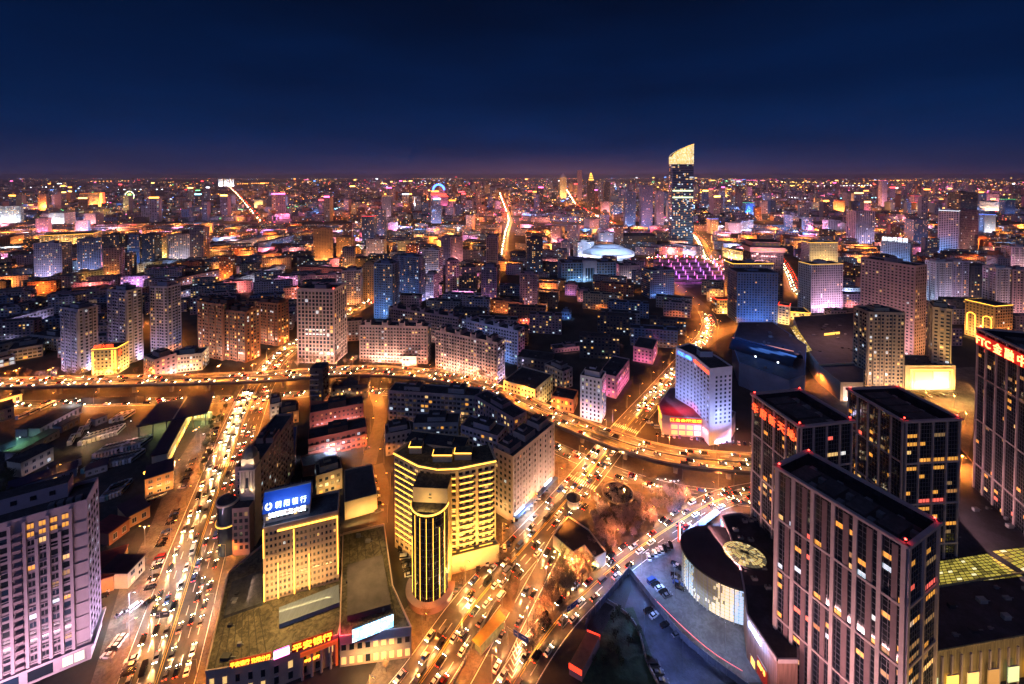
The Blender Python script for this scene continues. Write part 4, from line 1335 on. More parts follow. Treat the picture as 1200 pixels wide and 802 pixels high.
def strip_part(B, f, t0, t1, z0, z1, mat, o0=.3, o1=.5, name='light_strip'):
    m = MB(); B.fbox(m, f, t0, t1, z0, z1, o0, o1, mat); m.build(name, B.root)
strip_part(BH, 'front', W * .19, W - .1, h - 1.6, h - 1.0, GOLD)
strip_part(BH, 'front', W - .45, W - .12, h * .12, h - 1.6, GOLD)
strip_part(BH, 'front', .1, .45, h * .62, h + .5, GOLD)
strip_part(BH, 'front', .1, .45, .5, h * .40, GOLD)
strip_part(BH, 'front', W * .19 - .17, W * .19 + .17, .3, h * .5, GOLD)
strip_part(BH, 'front', W * .40 - .17, W * .40 + .17, .3, h - 2.2, GOLD)
strip_part(BH, 'front', W * .60 - .17, W * .60 + .17, .3, h * .52, GOLD)
m = MB()
for x0, x1, y0, y1 in ((0, W, 0, .3), (0, .3, .3, D), (W - .3, W, .3, D), (0, W, D - .3, D)): m.box(x0, x1, y0, y1, h + .005, h + 1.0, BW)
m.build('parapet', BH.root)
UW = W * .60; UH = h + 5.6
m = MB(); m.box(-.3, UW, 3.5, D + 4, h + .01, UH, BW, top=ROOF); m.build('upper_storey', BH.root)
m = MB()
for j in range(2):
    for i in range(8): m.box(.6 + i * 2.05, 1.7 + i * 2.05, 3.38, 3.48, h + 1.2 + j * 2.6, h + 2.5 + j * 2.6, GLASS if (i + j) % 5 else LIT['w'])
m.build('window_row', BH.root)
BLUEP = M('sign_blue_panel', (.02, .07, .3), .4, .1, .3, emit=.22, ecol=(.01, .08, .6), sample=True)
m = MB()
m.face([(-.6, 2.6, UH - 1.0), (UW + .3, 2.6, UH - 1.0), (UW + .3, 6.8, UH + 5.0), (-.6, 6.8, UH + 5.0)], BLUEP)
m.face([(-.6, 7.6, UH), (-.6, 2.6, UH - 1.02), (-.6, 6.8, UH + 5.0), (-.6, 8.2, UH + 5.0)], BW)
m.box(-.6, UW + .3, 6.9, 8.2, UH - .5, UH + 5.2, BW)
m.build('sign_board', BH.root)
def slope_text(body, x0, x1, hh, y, z, tilt, mat):
    me, w, h0, a, b = text_mesh(body, mat, .12, .012)
    ob = bpy.data.objects.new('sign', me); col.objects.link(ob)
    ob.matrix_local = Matrix.Translation((x0, y, z)) @ Matrix.Rotation(tilt, 4, 'X') @ Matrix.Diagonal(((x1 - x0) / w, hh / h0, 1, 1)) @ Matrix.Translation((-a, -b, 0))
    ob.parent = BH.root
slope_text('朝 阳 银 行', 4.0, UW - 1.2, 2.4, 2.85, UH + .1, rad(60), M('sign_letters_white', (1, 1, 1), .5, emit=2.2, ecol=(.8, .93, 1), sample=True))
m = MB()
for k in range(24):
    w0_, w1_ = 2 * math.pi * k / 24, 2 * math.pi * (k + 1) / 24
    f = lambda w, q: (1.6 + math.cos(w) * q, 3.55 + math.sin(w) * q * math.cos(rad(60)) - .3, UH + 1.35 + math.sin(w) * q * math.sin(rad(60)))
    if k in (5, 6): continue
    m.face([f(w0_, .6), f(w0_, 1.3), f(w1_, 1.3), f(w1_, .6)], MATS['sign_letters_white'])
m.build('sign', BH.root)
BH.text('沈阳江之大厦', 'front', 1.6, UW - 1.4, UH - 3.4, -3.0, NEON_W, 2.2)
lamp('AREA', 'sign_glow', 1500, FLOOD['blue'], (UW * .5, -1.5, UH + 5), BH.root, (rad(70), 0, 0), size=14, size_y=1)
for k in range(3):
    m = MB(); x = 3 + k * 4.2; m.box(x, x + 3, 9.3, 12.5, UH + .01, UH + 3.2, CONC if k == 0 else METAL, top=ROOF); m.tube((x + 1.5, 11, UH + 3.2), (x + 1.5, 11, UH + 5.2), .1, .05, METAL); m.build('rooftop_house', BH.root)
BH.flood('front', 'gold', 22 * W * h, out=8)
BH.flood('left', 'warm', 8 * D * h, out=7)
lamp('AREA', 'roof_gold', 16000, FLOOD['gold'], (W * .2, -7, 22), BH.root, (rad(-28), 0, 0), size=30, size_y=3)  # added area lamps carry the gold neon light onto the market roof
lamp('AREA', 'roof_gold2', 9000, FLOOD['gold'], (W + 14, 0, 22), BH.root, (rad(-20), rad(-20), 0), size=16, size_y=3)

MROOF = M('market_roof', (.15, .125, .075), .85, .45, .10, bump=.3, stain=.6)
MWALL = M('market_wall', (.52, .38, .32), .85, .12, .2)
mk, mq, mc = shed('market_podium', 'sprawling market podium with stained roof and orange bank signs on its front', [(241, 789), (316, 776), (396, 746), (405, 700), (402, 628), (308, 640), (268, 672)], BZ, MWALL, MROOF, 'market', .9)
mk2, mq2, mc2 = shed('market_wing', 'market wing with a bright billboard on its roof', [(398, 748), (482, 737), (460, 688), (450, 616), (402, 627)], 11.0, MWALL, MROOF, 'market', .9)
roof_clutter(mk, mq, BZ, 14, 4); roof_clutter(mk2, mq2, 11.0, 10, 5)
def seams(parent, org, e0, e1, e2, e3, z, n):
    m_ = MB()
    for k in range(n):
        a = P(*e0, z).lerp(P(*e1, z), (k + .5) / n) - org; b = P(*e3, z).lerp(P(*e2, z), (k + .5) / n) - org
        d = (b - a).normalized(); s = Vector((-d.y, d.x)) * .12
        m_.prism([a + s, a - s, b - s, b + s] if (a - b).cross(s) < 0 else [a - s, a + s, b + s, b - s], z + .003, z + .22, M('seam_dark', (.04, .035, .03), .9, 0))
    m_.build('roof_seam', parent)
seams(mk, mc, (246, 784), (318, 770), (306, 712), (262, 726), BZ, 7)
seams(mk2, mc2, (405, 735), (470, 722), (446, 622), (405, 632), 11.0, 5)
# darker raised roof and blue metal roof
def roof_slab(parent, org, pts, z, th, mat, name='roof'):
    q = [P(x, y, z + th) - org for x, y in pts]
    a = sum((q[i].x * q[(i + 1) % len(q)].y - q[(i + 1) % len(q)].x * q[i].y) for i in range(len(q)))
    if a < 0: q.reverse()
    m = MB(); m.prism(q, z + .004, z + th, mat); return m.build(name, parent)
roof_slab(mk2, mc2, [(407, 722), (458, 708), (448, 650), (407, 662)], 11.0, 2.2, M('roof_brown', (.085, .07, .075), .8, .3, .15))
roof_slab(mk, mc, [(327, 732), (398, 706), (397, 685), (327, 712)], BZ, 1.6, M('roof_blue_metal', (.12, .16, .24), .5, .15, .4, stretch=(4, .3, 1)))
roof_slab(mk, mc, [(262, 722), (308, 706), (308, 668), (272, 682)], BZ, 1.2, ROOF_B)
def mw(px, py, o, z=BZ): return P(px, py, z) - o
r = random.Random(8)
a0, a1, a2 = mw(241, 789, mc), mw(316, 776, mc), mw(396, 746, mc)
for a, b, n in ((a0, a1, 5), (a1, a2, 5)):
    for i in range(n):
        for zz in (1.2, 5.2):
            p, q = a + (b - a) * ((i + .3) / n), a + (b - a) * ((i + .62) / n)
            wall_panel(mk, p, q, zz, zz + 2.6, GLASS if r.random() < .6 else LIT['w'], .12, .2, 'window', PIER)
b0_, b1_ = mw(398, 748, mc2, 11), mw(482, 737, mc2, 11)
for i in range(9):
    for zz in (1.0, 6.2):
        p, q = b0_ + (b1_ - b0_) * ((i + .2) / 9), b0_ + (b1_ - b0_) * ((i + .78) / 9)
        lit_ = (zz < 2 and r.random() < .8) or i in (4, 5, 6)
        wall_panel(mk2, p, q, zz, zz + (2.8 if zz < 2 else 2.2), LIT['w'] if lit_ else GLASS, .12, .2, 'window', PIER)
lamp('AREA', 'market_front', 3000, FLOOD['gold'], (*(b0_ + (b1_ - b0_) * .5 + Vector(((b1_ - b0_).y, -(b1_ - b0_).x)).normalized() * 5), 6.5), mk2, (rad(25), 0, math.atan2((b1_ - b0_).y, (b1_ - b0_).x)), size=16, size_y=1.5)
SIGN_O = M('sign_orange', (1, .4, .03), .5, emit=4.5, ecol=(1, .30, .02), sample=True)
SBR = M('sign_backing_red', (.35, .03, .02), .6, .1, .4)
def roof_sign(parent, p, q, z, body, h, mat, back=SBR, board=True):
    d = q - p; n = Vector((d.y, -d.x)).normalized()
    if board: wall_panel(parent, p + d * -.02, q + d * .02, z - .3, z + h + .4, back, -.1, .3, 'sign_board')
    wall_sign(parent, p, q, z, body, h, mat, .15)
s0, s1 = mw(343, 768, mc), mw(389, 752, mc)
roof_sign(mk, s0, s1, BZ + 1.0, '平安银行', 2.7, SIGN_O)
s0, s1 = mw(270, 786, mc), mw(317, 775, mc)
roof_sign(mk, s0, s1, BZ + 1.0, '平安银行 沈阳分行', 1.7, SIGN_O)
s0, s1 = mw(321, 776, mc), mw(339, 769, mc)
wall_panel(mk, s0, s1, BZ + 1.0, BZ + 3.6, NEON_W, .1, .3, 'light_box', NEON_M)
# red portal of the bank entrance
p0, p1 = mw(352, 764, mc), mw(396, 747, mc)
wall_panel(mk, p0, p1, BZ - 1.6, BZ - .3, M('portal_orange', (.5, .1, .04), .6, emit=.5, ecol=(1, .12, .02), sample=True), .7, .6, 'portal')
wall_panel(mk, p0 + (p1 - p0) * .93, p1, .1, BZ - 1.61, MATS['portal_orange'], .7, .6, 'portal')
wall_sign(mk, p0 + (p1 - p0) * .1, p0 + (p1 - p0) * .5, BZ - 4.2, '平安银行', 1.1, NEON_O, .6)
for k in range(4):
    c = p0 + (p1 - p0) * (.05 + k * .25) + Vector(((p1 - p0).y, -(p1 - p0).x)).normalized() * .5
    m = MB(); m.tube((c.x, c.y, 0), (c.x, c.y, BZ - 1.62), .5, .42, PIER, 10); m.build('column', mk)
# billboard
q0, q1 = P(413, 754, 11.4) - mc2, P(461, 735, 11.4) - mc2
bb = empty('billboard', (*(q0 + mc2), 0), 0, 'bright white and blue lit billboard on the market wing roof', 'billboard')
q1 = q1 - q0; q0 = Vector((0, 0))
wall_panel(bb, q0, q1, 11.01, 16.7, DARK, -.1, .6, 'back_panel')
m = MB(); d = q1 - q0; n = Vector((d.y, -d.x)).normalized(); r = random.Random(2)
for i in range(20):
    for j in range(6):
        a, b = q0 + d * (i / 20) + n * .1, q0 + d * ((i + 1) / 20) + n * .1
        z0, z1 = 11.6 + j * .8, 11.6 + (j + 1) * .8
        big = (4 <= i <= 17 and j in (2, 3) and r.random() < .7)
        mat = NEON_W if big else r.choices((M('screen_sky', (.4, .75, 1), .5, emit=2.4, ecol=(.30, .68, 1), sample=True), M('screen_pale', (.8, .95, 1), .5, emit=3, ecol=(.7, .92, 1), sample=True)), (3, 2))[0]
        m.face([(a.x, a.y, z0), (b.x, b.y, z0), (b.x, b.y, z1), (a.x, a.y, z1)], mat)
m.build('screen', bb)
for k in range(5):
    c = q0 + d * (.1 + k * .2) - n * .9
    m = MB(); m.tube((c.x, c.y, 11.02), (c.x - n.x * -.4, c.y - n.y * -.4, 16.2), .14, .1, METAL); m.tube((c.x - n.x * 2.4, c.y - n.y * 2.4, 11.02), (c.x, c.y, 15), .1, .1, METAL); m.build('strut', bb)
lamp('AREA', 'billboard_glow', 700, (.1, .3, 1), (*(q0 + d * .5 + n * 3), 17), bb, (rad(20), 0, math.atan2(d.y, d.x)), size=13, size_y=1)
lamp('AREA', 'sign_glow_red', 900, (1, .05, .12), (*(P(400, 742, 13) - mc2), 14), mk2, (0, 0, 0), size=5, size_y=5)

# ---- gold-lit curved hotel and its half-round glass front
GW = M('wall_gold_hotel', (.6, .48, .3), .8, .1, .2)
GP = [P(462, 532, 46), P(491, 547, 46), P(513, 551, 46), P(536, 550, 46), P(581, 541, 46)]
gh = empty('curved_hotel', (GP[2].x, GP[2].y, 0), 0, 'curved cream hotel outlined in gold light behind a half round glass tower', 'hotel')
org = Vector((GP[2].x, GP[2].y))
gp = [p - org for p in GP]
bk = []
for i, p in enumerate(gp):
    d = (gp[min(i + 1, 4)] - gp[max(i - 1, 0)]).normalized()
    bk.append(p + Vector((-d.y, d.x)) * 14)
HG = 46.0
m = MB()
m.prism(gp + list(reversed(bk)), 0, HG, GW, top=MROOF)
m.build('wall', gh)
for p in GP: occ(p.x, p.y + 7, 13)
ws = []; r = random.Random(14)
ss = MB()
for s in range(4):
    a, b = gp[s], gp[s + 1]
    d = b - a; L = d.length; u = d / L; n = Vector((u.y, -u.x))
    ang = math.atan2(u.y, u.x)
    nb = max(2, int(L / 3.0))
    for j in range(15):
        z = 2.0 + j * 2.85
        for i in range(nb):
            t0, t1 = L * (i + .2) / nb, L * (i + .8) / nb
            ws.append((a + u * t0 + n * .02, ang, t1 - t0, z + .9, 1.4, LIT['w'] if r.random() < .08 else GLASS))
        if j >= 2 and s != 1:
            w_ = 1.2 if s == 2 else 1.0
            for t0, t1 in ((.08, .92),) if s in (0, 2) else ((.05, .40), (.55, .9)):
                p, q = a + d * t0 + n * .03, a + d * t1 + n * .03
                e = n * .7
                sm = MB(); sm.prism([p + e, q + e, q, p], z - .5, z + .6, GW, bottom=True); sm.build('balcony', gh)
                if r.random() < .93: ss.prism([p + e * 1.28, q + e * 1.28, q + e * 1.02, p + e * 1.02], z + .16, z + .38, GOLD, bottom=True)
tag(ss.build('light_strip', gh), kind='stuff')
order = sorted(range(len(ws)), key=lambda i: (ws[i][5] is GLASS, i))
rest = MB()
for k, i in enumerate(order):
    p, ang, w, z, hh, mat = ws[i]
    if k < 100: link('window', win_mesh(mat, GW), gh, (p.x, p.y, z), ang, (w, 1, hh))
    else:
        u = Vector((math.cos(ang), math.sin(ang))); n = Vector((u.y, -u.x)) * .06; q = p + u * w
        rest.face([(p.x + n.x, p.y + n.y, z), (q.x + n.x, q.y + n.y, z), (q.x + n.x, q.y + n.y, z + hh), (p.x + n.x, p.y + n.y, z + hh)], mat)
tag(rest.build('window', gh), kind='stuff')
m = MB()
for s in range(4):
    a, b = gp[s], gp[s + 1]; u = (b - a).normalized(); n = Vector((u.y, -u.x))
    m.prism([a + n * .5, b + n * .5, b - n * .1, a - n * .1], HG + .005, HG + 1.0, GW)
m.prism([gp[0] + Vector((-.3, 0)), gp[0] + Vector((.3, 0)), bk[0] + Vector((.3, 0)), bk[0] + Vector((-.3, 0))], HG + .006, HG + 1.0, GW)
m.prism([gp[4] + Vector((-.3, 0)), gp[4] + Vector((.3, 0)), bk[4] + Vector((.3, 0)), bk[4] + Vector((-.3, 0))], HG + .006, HG + 1.0, GW)
m.build('parapet', gh)
for s in range(4):
    a, b = gp[s], gp[s + 1]; u = (b - a).normalized(); n = Vector((u.y, -u.x))
    m = MB(); m.prism([a + n * .75, b + n * .75, b + n * .52, a + n * .52], HG + .3, HG + .75, GOLD, bottom=True); m.build('light_strip', gh)
for k, (u_, w_, d_) in enumerate(((.12, 6, 5), (.52, 9, 5), (.8, 8, 5))):
    i = int(u_ * 4); t = u_ * 4 - i
    c = (gp[i].lerp(gp[i + 1], t) + bk[i].lerp(bk[i + 1], t)) / 2
    m = MB(); m.box(c.x - w_ / 2, c.x + w_ / 2, c.y - d_ / 2 + 1, c.y + d_ / 2 + 1, HG + .01, HG + 3.6, GW, top=MROOF); m.build('rooftop_house', gh)
    m = MB(); m.box(c.x - w_ / 2, c.x + w_ / 2, c.y - d_ / 2 + .7, c.y - d_ / 2 + .95, HG + 3.1, HG + 3.5, GOLD); m.box(c.x - w_ / 2 - .3, c.x - w_ / 2 - .05, c.y - d_ / 2 + .7, c.y + d_ / 2, HG + 3.1, HG + 3.5, GOLD); m.build('light_strip', gh)
for s in range(4):
    a, b = gp[s], gp[s + 1]; d = b - a; n = Vector((d.y, -d.x)).normalized(); c = (a + b) / 2 + n * 12
    lamp('AREA', 'gold_row_%d' % s, 10000, (1, .44, .07), (c.x, c.y, 9 if s else 2), gh, (math.pi / 2 + .95, 0, math.atan2(d.y, d.x)), size=d.length, size_y=1)  # added area lamps spread the gold of the strips over the walls
# front half-round tower
FC = P(504, 588, 40.0); FR = 7.6
ft = empty('round_tower', (FC.x, FC.y, 0), rad(-4), 'half round dark glass tower with gold vertical light lines', 'tower')
occ(FC.x, FC.y, 10)
FH = 39.5
m = MB(); m.lathe(0, 0, [(FR, 0), (FR, FH)], CURTAIN, 36, 1, 1, math.pi, 2 * math.pi); m.build('curtain_wall', ft, smooth=True)
m = MB(); m.box(-FR, FR, 0, 9, 0, FH + 6.5, GW, top=MROOF)
m.box(-.5, .6, -.06, -.01, FH + 3.2, FH + 4.4, GLASS); m.box(-.6, .7, -.06, -.01, FH + 1.9, FH + 2.4, GLASS)
m.build('core_block', ft)
m = MB(); pts = [(math.cos(math.pi + math.pi * k / 24) * (FR + .05), math.sin(math.pi + math.pi * k / 24) * (FR + .05)) for k in range(25)]
m.prism(pts, FH - .3, FH, GW, top=MROOF); m.build('roof', ft)
m = MB(); m.lathe(0, 0, [(FR - .1, FH), (FR - .1, FH + .9), (FR + .35, FH + .9), (FR + .35, FH + .1)], GW, 36, 1, 1, math.pi, 2 * math.pi); m.build('parapet', ft)
m = MB(); m.lathe(0, 0, [(FR + .38, FH + .2), (FR + .55, FH + .2), (FR + .55, FH + .8), (FR + .38, FH + .8)], GOLD, 36, 1, 1, math.pi, 2 * math.pi); m.build('light_strip', ft)
m = MB()
for k in range(26):
    w = math.pi + math.pi * k / 25
    x, y = math.cos(w) * (FR + .05), math.sin(w) * (FR + .05)
    m.tube((x, y, 0), (x, y, FH - .3), .09, .09, MULL, 4, False)
for j in range(13):
    z = 2 + j * 2.9
    m.lathe(0, 0, [(FR, z - .12), (FR + .12, z - .12), (FR + .12, z + .12), (FR, z + .12)], MULL, 36, 1, 1, math.pi, 2 * math.pi)
m.build('mullion_grid', ft)
for k, (f0_, f1_) in enumerate(((.1, .7), (.05, 1), (.02, 1), (.3, 1), (.0, 1), (.06, .86), (.1, 1))):
    w = math.pi + math.pi * (.17 + k * .115)
    x, y = math.cos(w) * (FR + .22), math.sin(w) * (FR + .22)
    m = MB(); m.tube((x, y, 3 + f0_ * 5), (x, y, 3 + (FH - 4) * f1_), .10, .10, GOLD, 6); m.build('light_strip', ft)
m = MB(); m.lathe(0, 0, [(FR + 2.4, 0), (FR + 2.4, 2.6), (FR + 2.9, 2.7), (FR + 2.9, 3.2), (FR + .3, 3.5)], wallm('mauve'), 36, 1, 1, math.pi * .92, 2.08 * math.pi); m.build('base_ring', ft)
for sg in (-1, 1):
    lamp('AREA', 'gold_wash_%d' % sg, 15000, FLOOD['gold'], (sg * 17, -9, 2), ft, (rad(125), 0, rad(-20 * sg)), size=10, size_y=1)  # added lamps, more gold on the round tower and walls
lamp('AREA', 'gold_wash_core', 900, FLOOD['gold'], (0, -5.5, FH + .6), ft, (rad(110), 0, 0), size=9, size_y=1)
# low podium east of it
pd, pq, pc = shed('podium', 'low podium beside the half round tower, its roof lit gold', [(523, 655), (585, 639), (580, 632), (548, 628), (524, 634)], 8.0, GW, M('podium_roof', (.3, .25, .16), .8, .4, .3, bump=.3), 'podium')
roof_clutter(pd, pq, 8.0, 6, 9)
lamp('AREA', 'gold_wash_podium', 2500, FLOOD['gold'], (0, 4, 22), pd, (0, 0, 0), size=10, size_y=4)

# ---- slab beside the main street with lit shops
ES = long_rect((P(601, 538, 34), P(650, 498, 34)), 34, 'apartment_slab', 'pale rose slab block by the main street with lit shops at its foot', 'apartment block', 13)
W, h, D = ES.W, ES.h, ES.D
EWM = M('wall_rose', (.5, .38, .34), .8, .12, .2)
m = MB(); m.box(0, W, 0, D, 0, h, EWM, top=ROOF); m.build('wall', ES.root)
sp, *_ = spec_grid(ES, 'front', 2.9, 2.6, z0=3.5, ww=.5, wh=.55, lit=.05, seed=41)
s2, *_ = spec_grid(ES, 'left', 2.9, 3.0, z0=3.5, lit=.1, seed=42); s3, *_ = spec_grid(ES, 'right', 2.9, 3.0, z0=3.5, lit=.05, seed=43)
windows(ES, sp + s2 + s3, EWM, 100)
m = MB()
for k in range(8): ES.fbox(m, 'front', W * (k + .5) / 8 - .35, W * (k + .5) / 8 + .35, 4, h - .5, -.01, .35, EWM)
m.build('pilaster', ES.root)
roof_kit(ES, EWM, ROOF, 6, 1.2, True, 3)
r = random.Random(4)
for k in range(8):
    m = MB(); ES.fbox(m, 'front', W * (k + .08) / 8, W * (k + .92) / 8, .4, 3.1, .1, .35, [NEON_W, LIT['w'], LIT['c'], LIT['o'], GLASS][r.randrange(5)]); m.build('shop_front', ES.root)
m = MB(); ES.fbox(m, 'front', .2, W - .2, 3.3, 3.6, -.01, 2.6, M('awning_blue', (.06, .12, .3), .6, .2)); m.build('awning', ES.root)
m = MB(); ES.fbox(m, 'front', 1, 9, 3.65, 4.7, .3, .7, NEON_W); m.build('light_box', ES.root)
m = MB(); ES.fbox(m, 'front', W * .72, W * .9, 3.65, 4.6, .3, .7, NEON_W); m.build('light_box', ES.root)
ES.flood('front', 'warm', 11 * W * h, out=11)
ES.flood('left', 'gold', 6 * D * h, out=7)
lamp('AREA', 'shop_white', 2200, (.75, .88, 1), (8, -4, 4.4), ES.root, (rad(20), 0, 0), size=10, size_y=1.5)

# ---- clock-tower block on the avenue
CT = long_rect((P(275, 551, 36), P(301, 549, 36)), 36, 'corner_block', 'dark roofed corner block with ornate lit turret beside the avenue', 'building', 48)
W, h, D = CT.W, CT.h, CT.D
CW = M('wall_ornate', (.34, .22, .2), .8, .15, .2); CS = M('stone_ornate', (.58, .48, .38), .8, .12, .3)
m = MB(); m.box(0, W, 0, D, 0, h, CW, top=ROOF); m.build('wall', CT.root)
sp, *_ = spec_grid(CT, 'front', 3.1, 2.6, z0=4, ww=.6, wh=.6, lit=.08, seed=51)
s2, *_ = spec_grid(CT, 'left', 3.1, 3.2, z0=4, lit=.05, seed=52); s3, *_ = spec_grid(CT, 'right', 3.1, 3.2, z0=4, lit=.05, seed=53)
windows(CT, sp + s2 + s3, CS, 100)
roof_kit(CT, CW, ROOF, 9, 1.4, True, 2)
tx, ty = W * .72, -1.6
m = MB(); m.box(tx - 3.4, tx + 3.4, ty - 2.2, ty + 4.6, 0, h + 2, CS); m.box(tx - 2.9, tx + 2.9, ty - 1.7, ty + 4.1, h + 2, h + 7, CS)
for sg in (-1, 1):
    m.tube((tx + sg * 2.5, ty - 2.3, h - 9), (tx + sg * 2.5, ty - 2.3, h + 1.5), .35, .35, CS, 8)
    m.tube((tx + sg * 1.0, ty - 2.3, h - 9), (tx + sg * 1.0, ty - 2.3, h + 1.5), .3, .3, CS, 8)
m.box(tx - 3.8, tx + 3.8, ty - 2.7, ty + 5, h + 1.5, h + 2.1, CS)
m.box(tx - .8, tx + .8, ty - 2.28, ty - 2.2, h - 7, h - 2, GLASS)
m.build('turret', CT.root)
m = MB(); m.lathe(tx, ty + 1.2, [(3.5, h + 7), (3.4, h + 8), (2.8, h + 9.8), (1.6, h + 11.2), (.5, h + 12), (.12, h + 15.5)], M('dome_slate', (.16, .16, .14), .5, .2), 8); m.build('dome', CT.root)
for z, pw in ((h - 9.5, 260), (h + 2.3, 330)):
    for sg in (-1, 1): lamp('SPOT', 'turret_light_%d' % pw, pw * 6, (1, .78, .45), (tx + sg * 2.2, ty - 3.6, z), CT.root, (rad(165), 0, 0), .1, spot=rad(80))
CT.flood('front', 'orange', 8 * W * h, out=6)
CT.flood('left', 'orange', 3 * D * h, out=9)
m = MB(); m.lathe(-1.2, -4, [(4.6, 0), (4.6, h - 12)], GLASS_B, 20, 1, 1, math.pi * .6, math.pi * 2.0); m.build('round_corner', CT.root, smooth=True)
m = MB()
for z in (h - 22, h - 12): m.lathe(-1.2, -4, [(4.55, z), (5.2, z), (5.2, z + .8), (4.55, z + .8)], CS, 20, 1, 1, math.pi * .6, math.pi * 2.0)
m.prism([(-1.2 + math.cos(math.pi * .6 + k * math.pi * 1.4 / 16) * 4.6, -4 + math.sin(math.pi * .6 + k * math.pi * 1.4 / 16) * 4.6) for k in range(17)], h - 12.2, h - 11.3, ROOF)
m.build('cornice', CT.root)
m = MB(); m.lathe(-1.2, -4, [(5.22, h - 21.8), (5.4, h - 21.8), (5.4, h - 21.4), (5.22, h - 21.4)], GOLD_S, 20, 1, 1, math.pi * .6, math.pi * 2.0); m.build('light_strip', CT.root)
m = MB(); m.box(2.6, W, -8.5, -2.8, 0, h - 13, CW, top=ROOF)
for z in (3, 6.2, 9.4, 12.6, 15.8, 19):
    for i in range(3): m.box(3.4 + i * 2.4, 4.8 + i * 2.4, -8.6, -8.51, z, z + 1.8, GLASS if (z + i) % 3 else LIT['d'])
m.build('front_wing', CT.root)

# ---- white curved hotel with red-signed podium
hz = 51.0
HP = [P(792, 408, hz), P(813, 418, hz), P(832, 434, hz), P(858, 431, hz)]
ho = Vector((HP[2].x, HP[2].y))
wh = empty('white_hotel', (ho.x, ho.y, 0), 0, 'white curved hotel slab with rows of small windows above a red lit podium', 'hotel')
hp = [p - ho for p in HP]
hb = [hp[3] + Vector((-2, 16)), hp[0] + Vector((14, 8))]
WHM = M('wall_hotel_white', (.6, .62, .7), .8, .08, .2)
m = MB(); m.prism(hp + hb, 0, hz, WHM, top=ROOF); m.build('wall', wh)
for p in HP: occ(p.x + 6, p.y + 6, 16)
ws = []; r = random.Random(77)
for s, nb in ((0, 5), (1, 5), (2, 5)):
    a, b = hp[s], hp[s + 1]; d = b - a; L = d.length; u = d / L; ang = math.atan2(u.y, u.x)
    for j in range(12):
        for i in range(nb):
            if s == 2 and not (0 < i < 5): continue
            t0 = L * (i + .28) / nb
            ws.append((a + u * t0, ang, L * .44 / nb, 14 + j * 2.8, 1.5, LIT['c'] if r.random() < .02 else GLASS_B))
rest = MB()
for k, (p, ang, w, z, hh, mat) in enumerate(ws):
    if k < 100: link('window', win_mesh(mat, WHM), wh, (p.x, p.y, z), ang, (w, 1, hh))
    else:
        u = Vector((math.cos(ang), math.sin(ang))); n = Vector((u.y, -u.x)) * .06; q = p + u * w
        rest.face([(p.x + n.x, p.y + n.y, z), (q.x + n.x, q.y + n.y, z), (q.x + n.x, q.y + n.y, z + hh), (p.x + n.x, p.y + n.y, z + hh)], mat)
tag(rest.build('window', wh), kind='stuff')
m = MB(); allp = hp + hb
for i in range(6):
    a, b = allp[i], allp[(i + 1) % 6]; u = (b - a).normalized(); n = Vector((u.y, -u.x))
    m.prism([a + n * .15, b + n * .15, b - n * .25, a - n * .25], hz + .005, hz + 1.1, WHM)
m.build('parapet', wh)
for s, body, f0_, f1_ in ((0, '江岛', .12, .9), (1, '会所大酒店', .0, .96)):
    wall_sign(wh, hp[s].lerp(hp[s + 1], f0_), hp[s].lerp(hp[s + 1], f1_), hz - 3.6, body, 2.4, NEON_B if s == 0 else SIGN_R, .25)
cc = (hp[1] + hb[0]) / 2 + Vector((0, 3))
m = MB(); m.box(cc.x - 4, cc.x + 5, cc.y - 3, cc.y + 3, hz + .01, hz + 4, WHM, top=ROOF); m.build('rooftop_house', wh)
def wash(parent, a, b, cl, pw, out_, z, tilt):  # added area lamp that washes a wall, no fixture built
    d = b - a; n = Vector((d.y, -d.x)).normalized(); c = (a + b) / 2 + n * out_
    lamp('AREA', 'floodlight_%d' % len(LIGHTS), pw, FLOOD[cl] if isinstance(cl, str) else cl, (c.x, c.y, z), parent, (math.pi / 2 + tilt, 0, math.atan2(d.y, d.x)), size=d.length * .9, size_y=1)
wash(wh, hp[0], hp[2], (.38, .45, 1), 8500, 12, 15, .9)
wash(wh, hp[2], hp[3], (.42, .48, 1), 6000, 10, 15, .9)
hpd, hq, hc = shed('hotel_podium', 'low podium with red neon restaurant sign in front of the white hotel', [(772, 474), (776, 487), (786, 489), (822, 491), (828, 489), (858, 491), (862, 484), (800, 455), (785, 455)], 13.0, M('wall_podium_pale', (.5, .48, .52), .8, .12, .2), M('roof_red_lit', (.22, .12, .12), .8, .2, .2), 'podium')
p0, p1, p2, p3, p4, p5 = [P(x, y, 13.0) - hc for x, y in ((772, 474), (776, 487), (786, 489), (822, 491), (828, 489), (858, 491))]
wall_sign(hpd, p1.lerp(p2, .9), p3, 10.2, '江岛会所酒店', 2.2, NEON_O, .5)
wall_panel(hpd, p2, p3, 9.6, 12.8, M('sign_red_field', (.4, .01, .01), .6, emit=.9, ecol=(1, .02, .02), sample=True), .2, .3, 'sign_board')
wall_sign(hpd, p0, p1, 10.4, '江岛会', 2.0, NEON_O, .5)
for i in range(4):
    for zz in (1, 5):
        wall_panel(hpd, p2.lerp(p3, (i + .1) / 4), p2.lerp(p3, (i + .9) / 4), zz, zz + 3, LIT['w'] if (i + zz) % 4 else LIT['c'], .15, .2, 'window', PIER)
for i in range(2): wall_panel(hpd, p0.lerp(p1, (i + .1) / 2), p0.lerp(p1, (i + .9) / 2), 1, 8.5, LIT['w'], .15, .2, 'window', PIER)
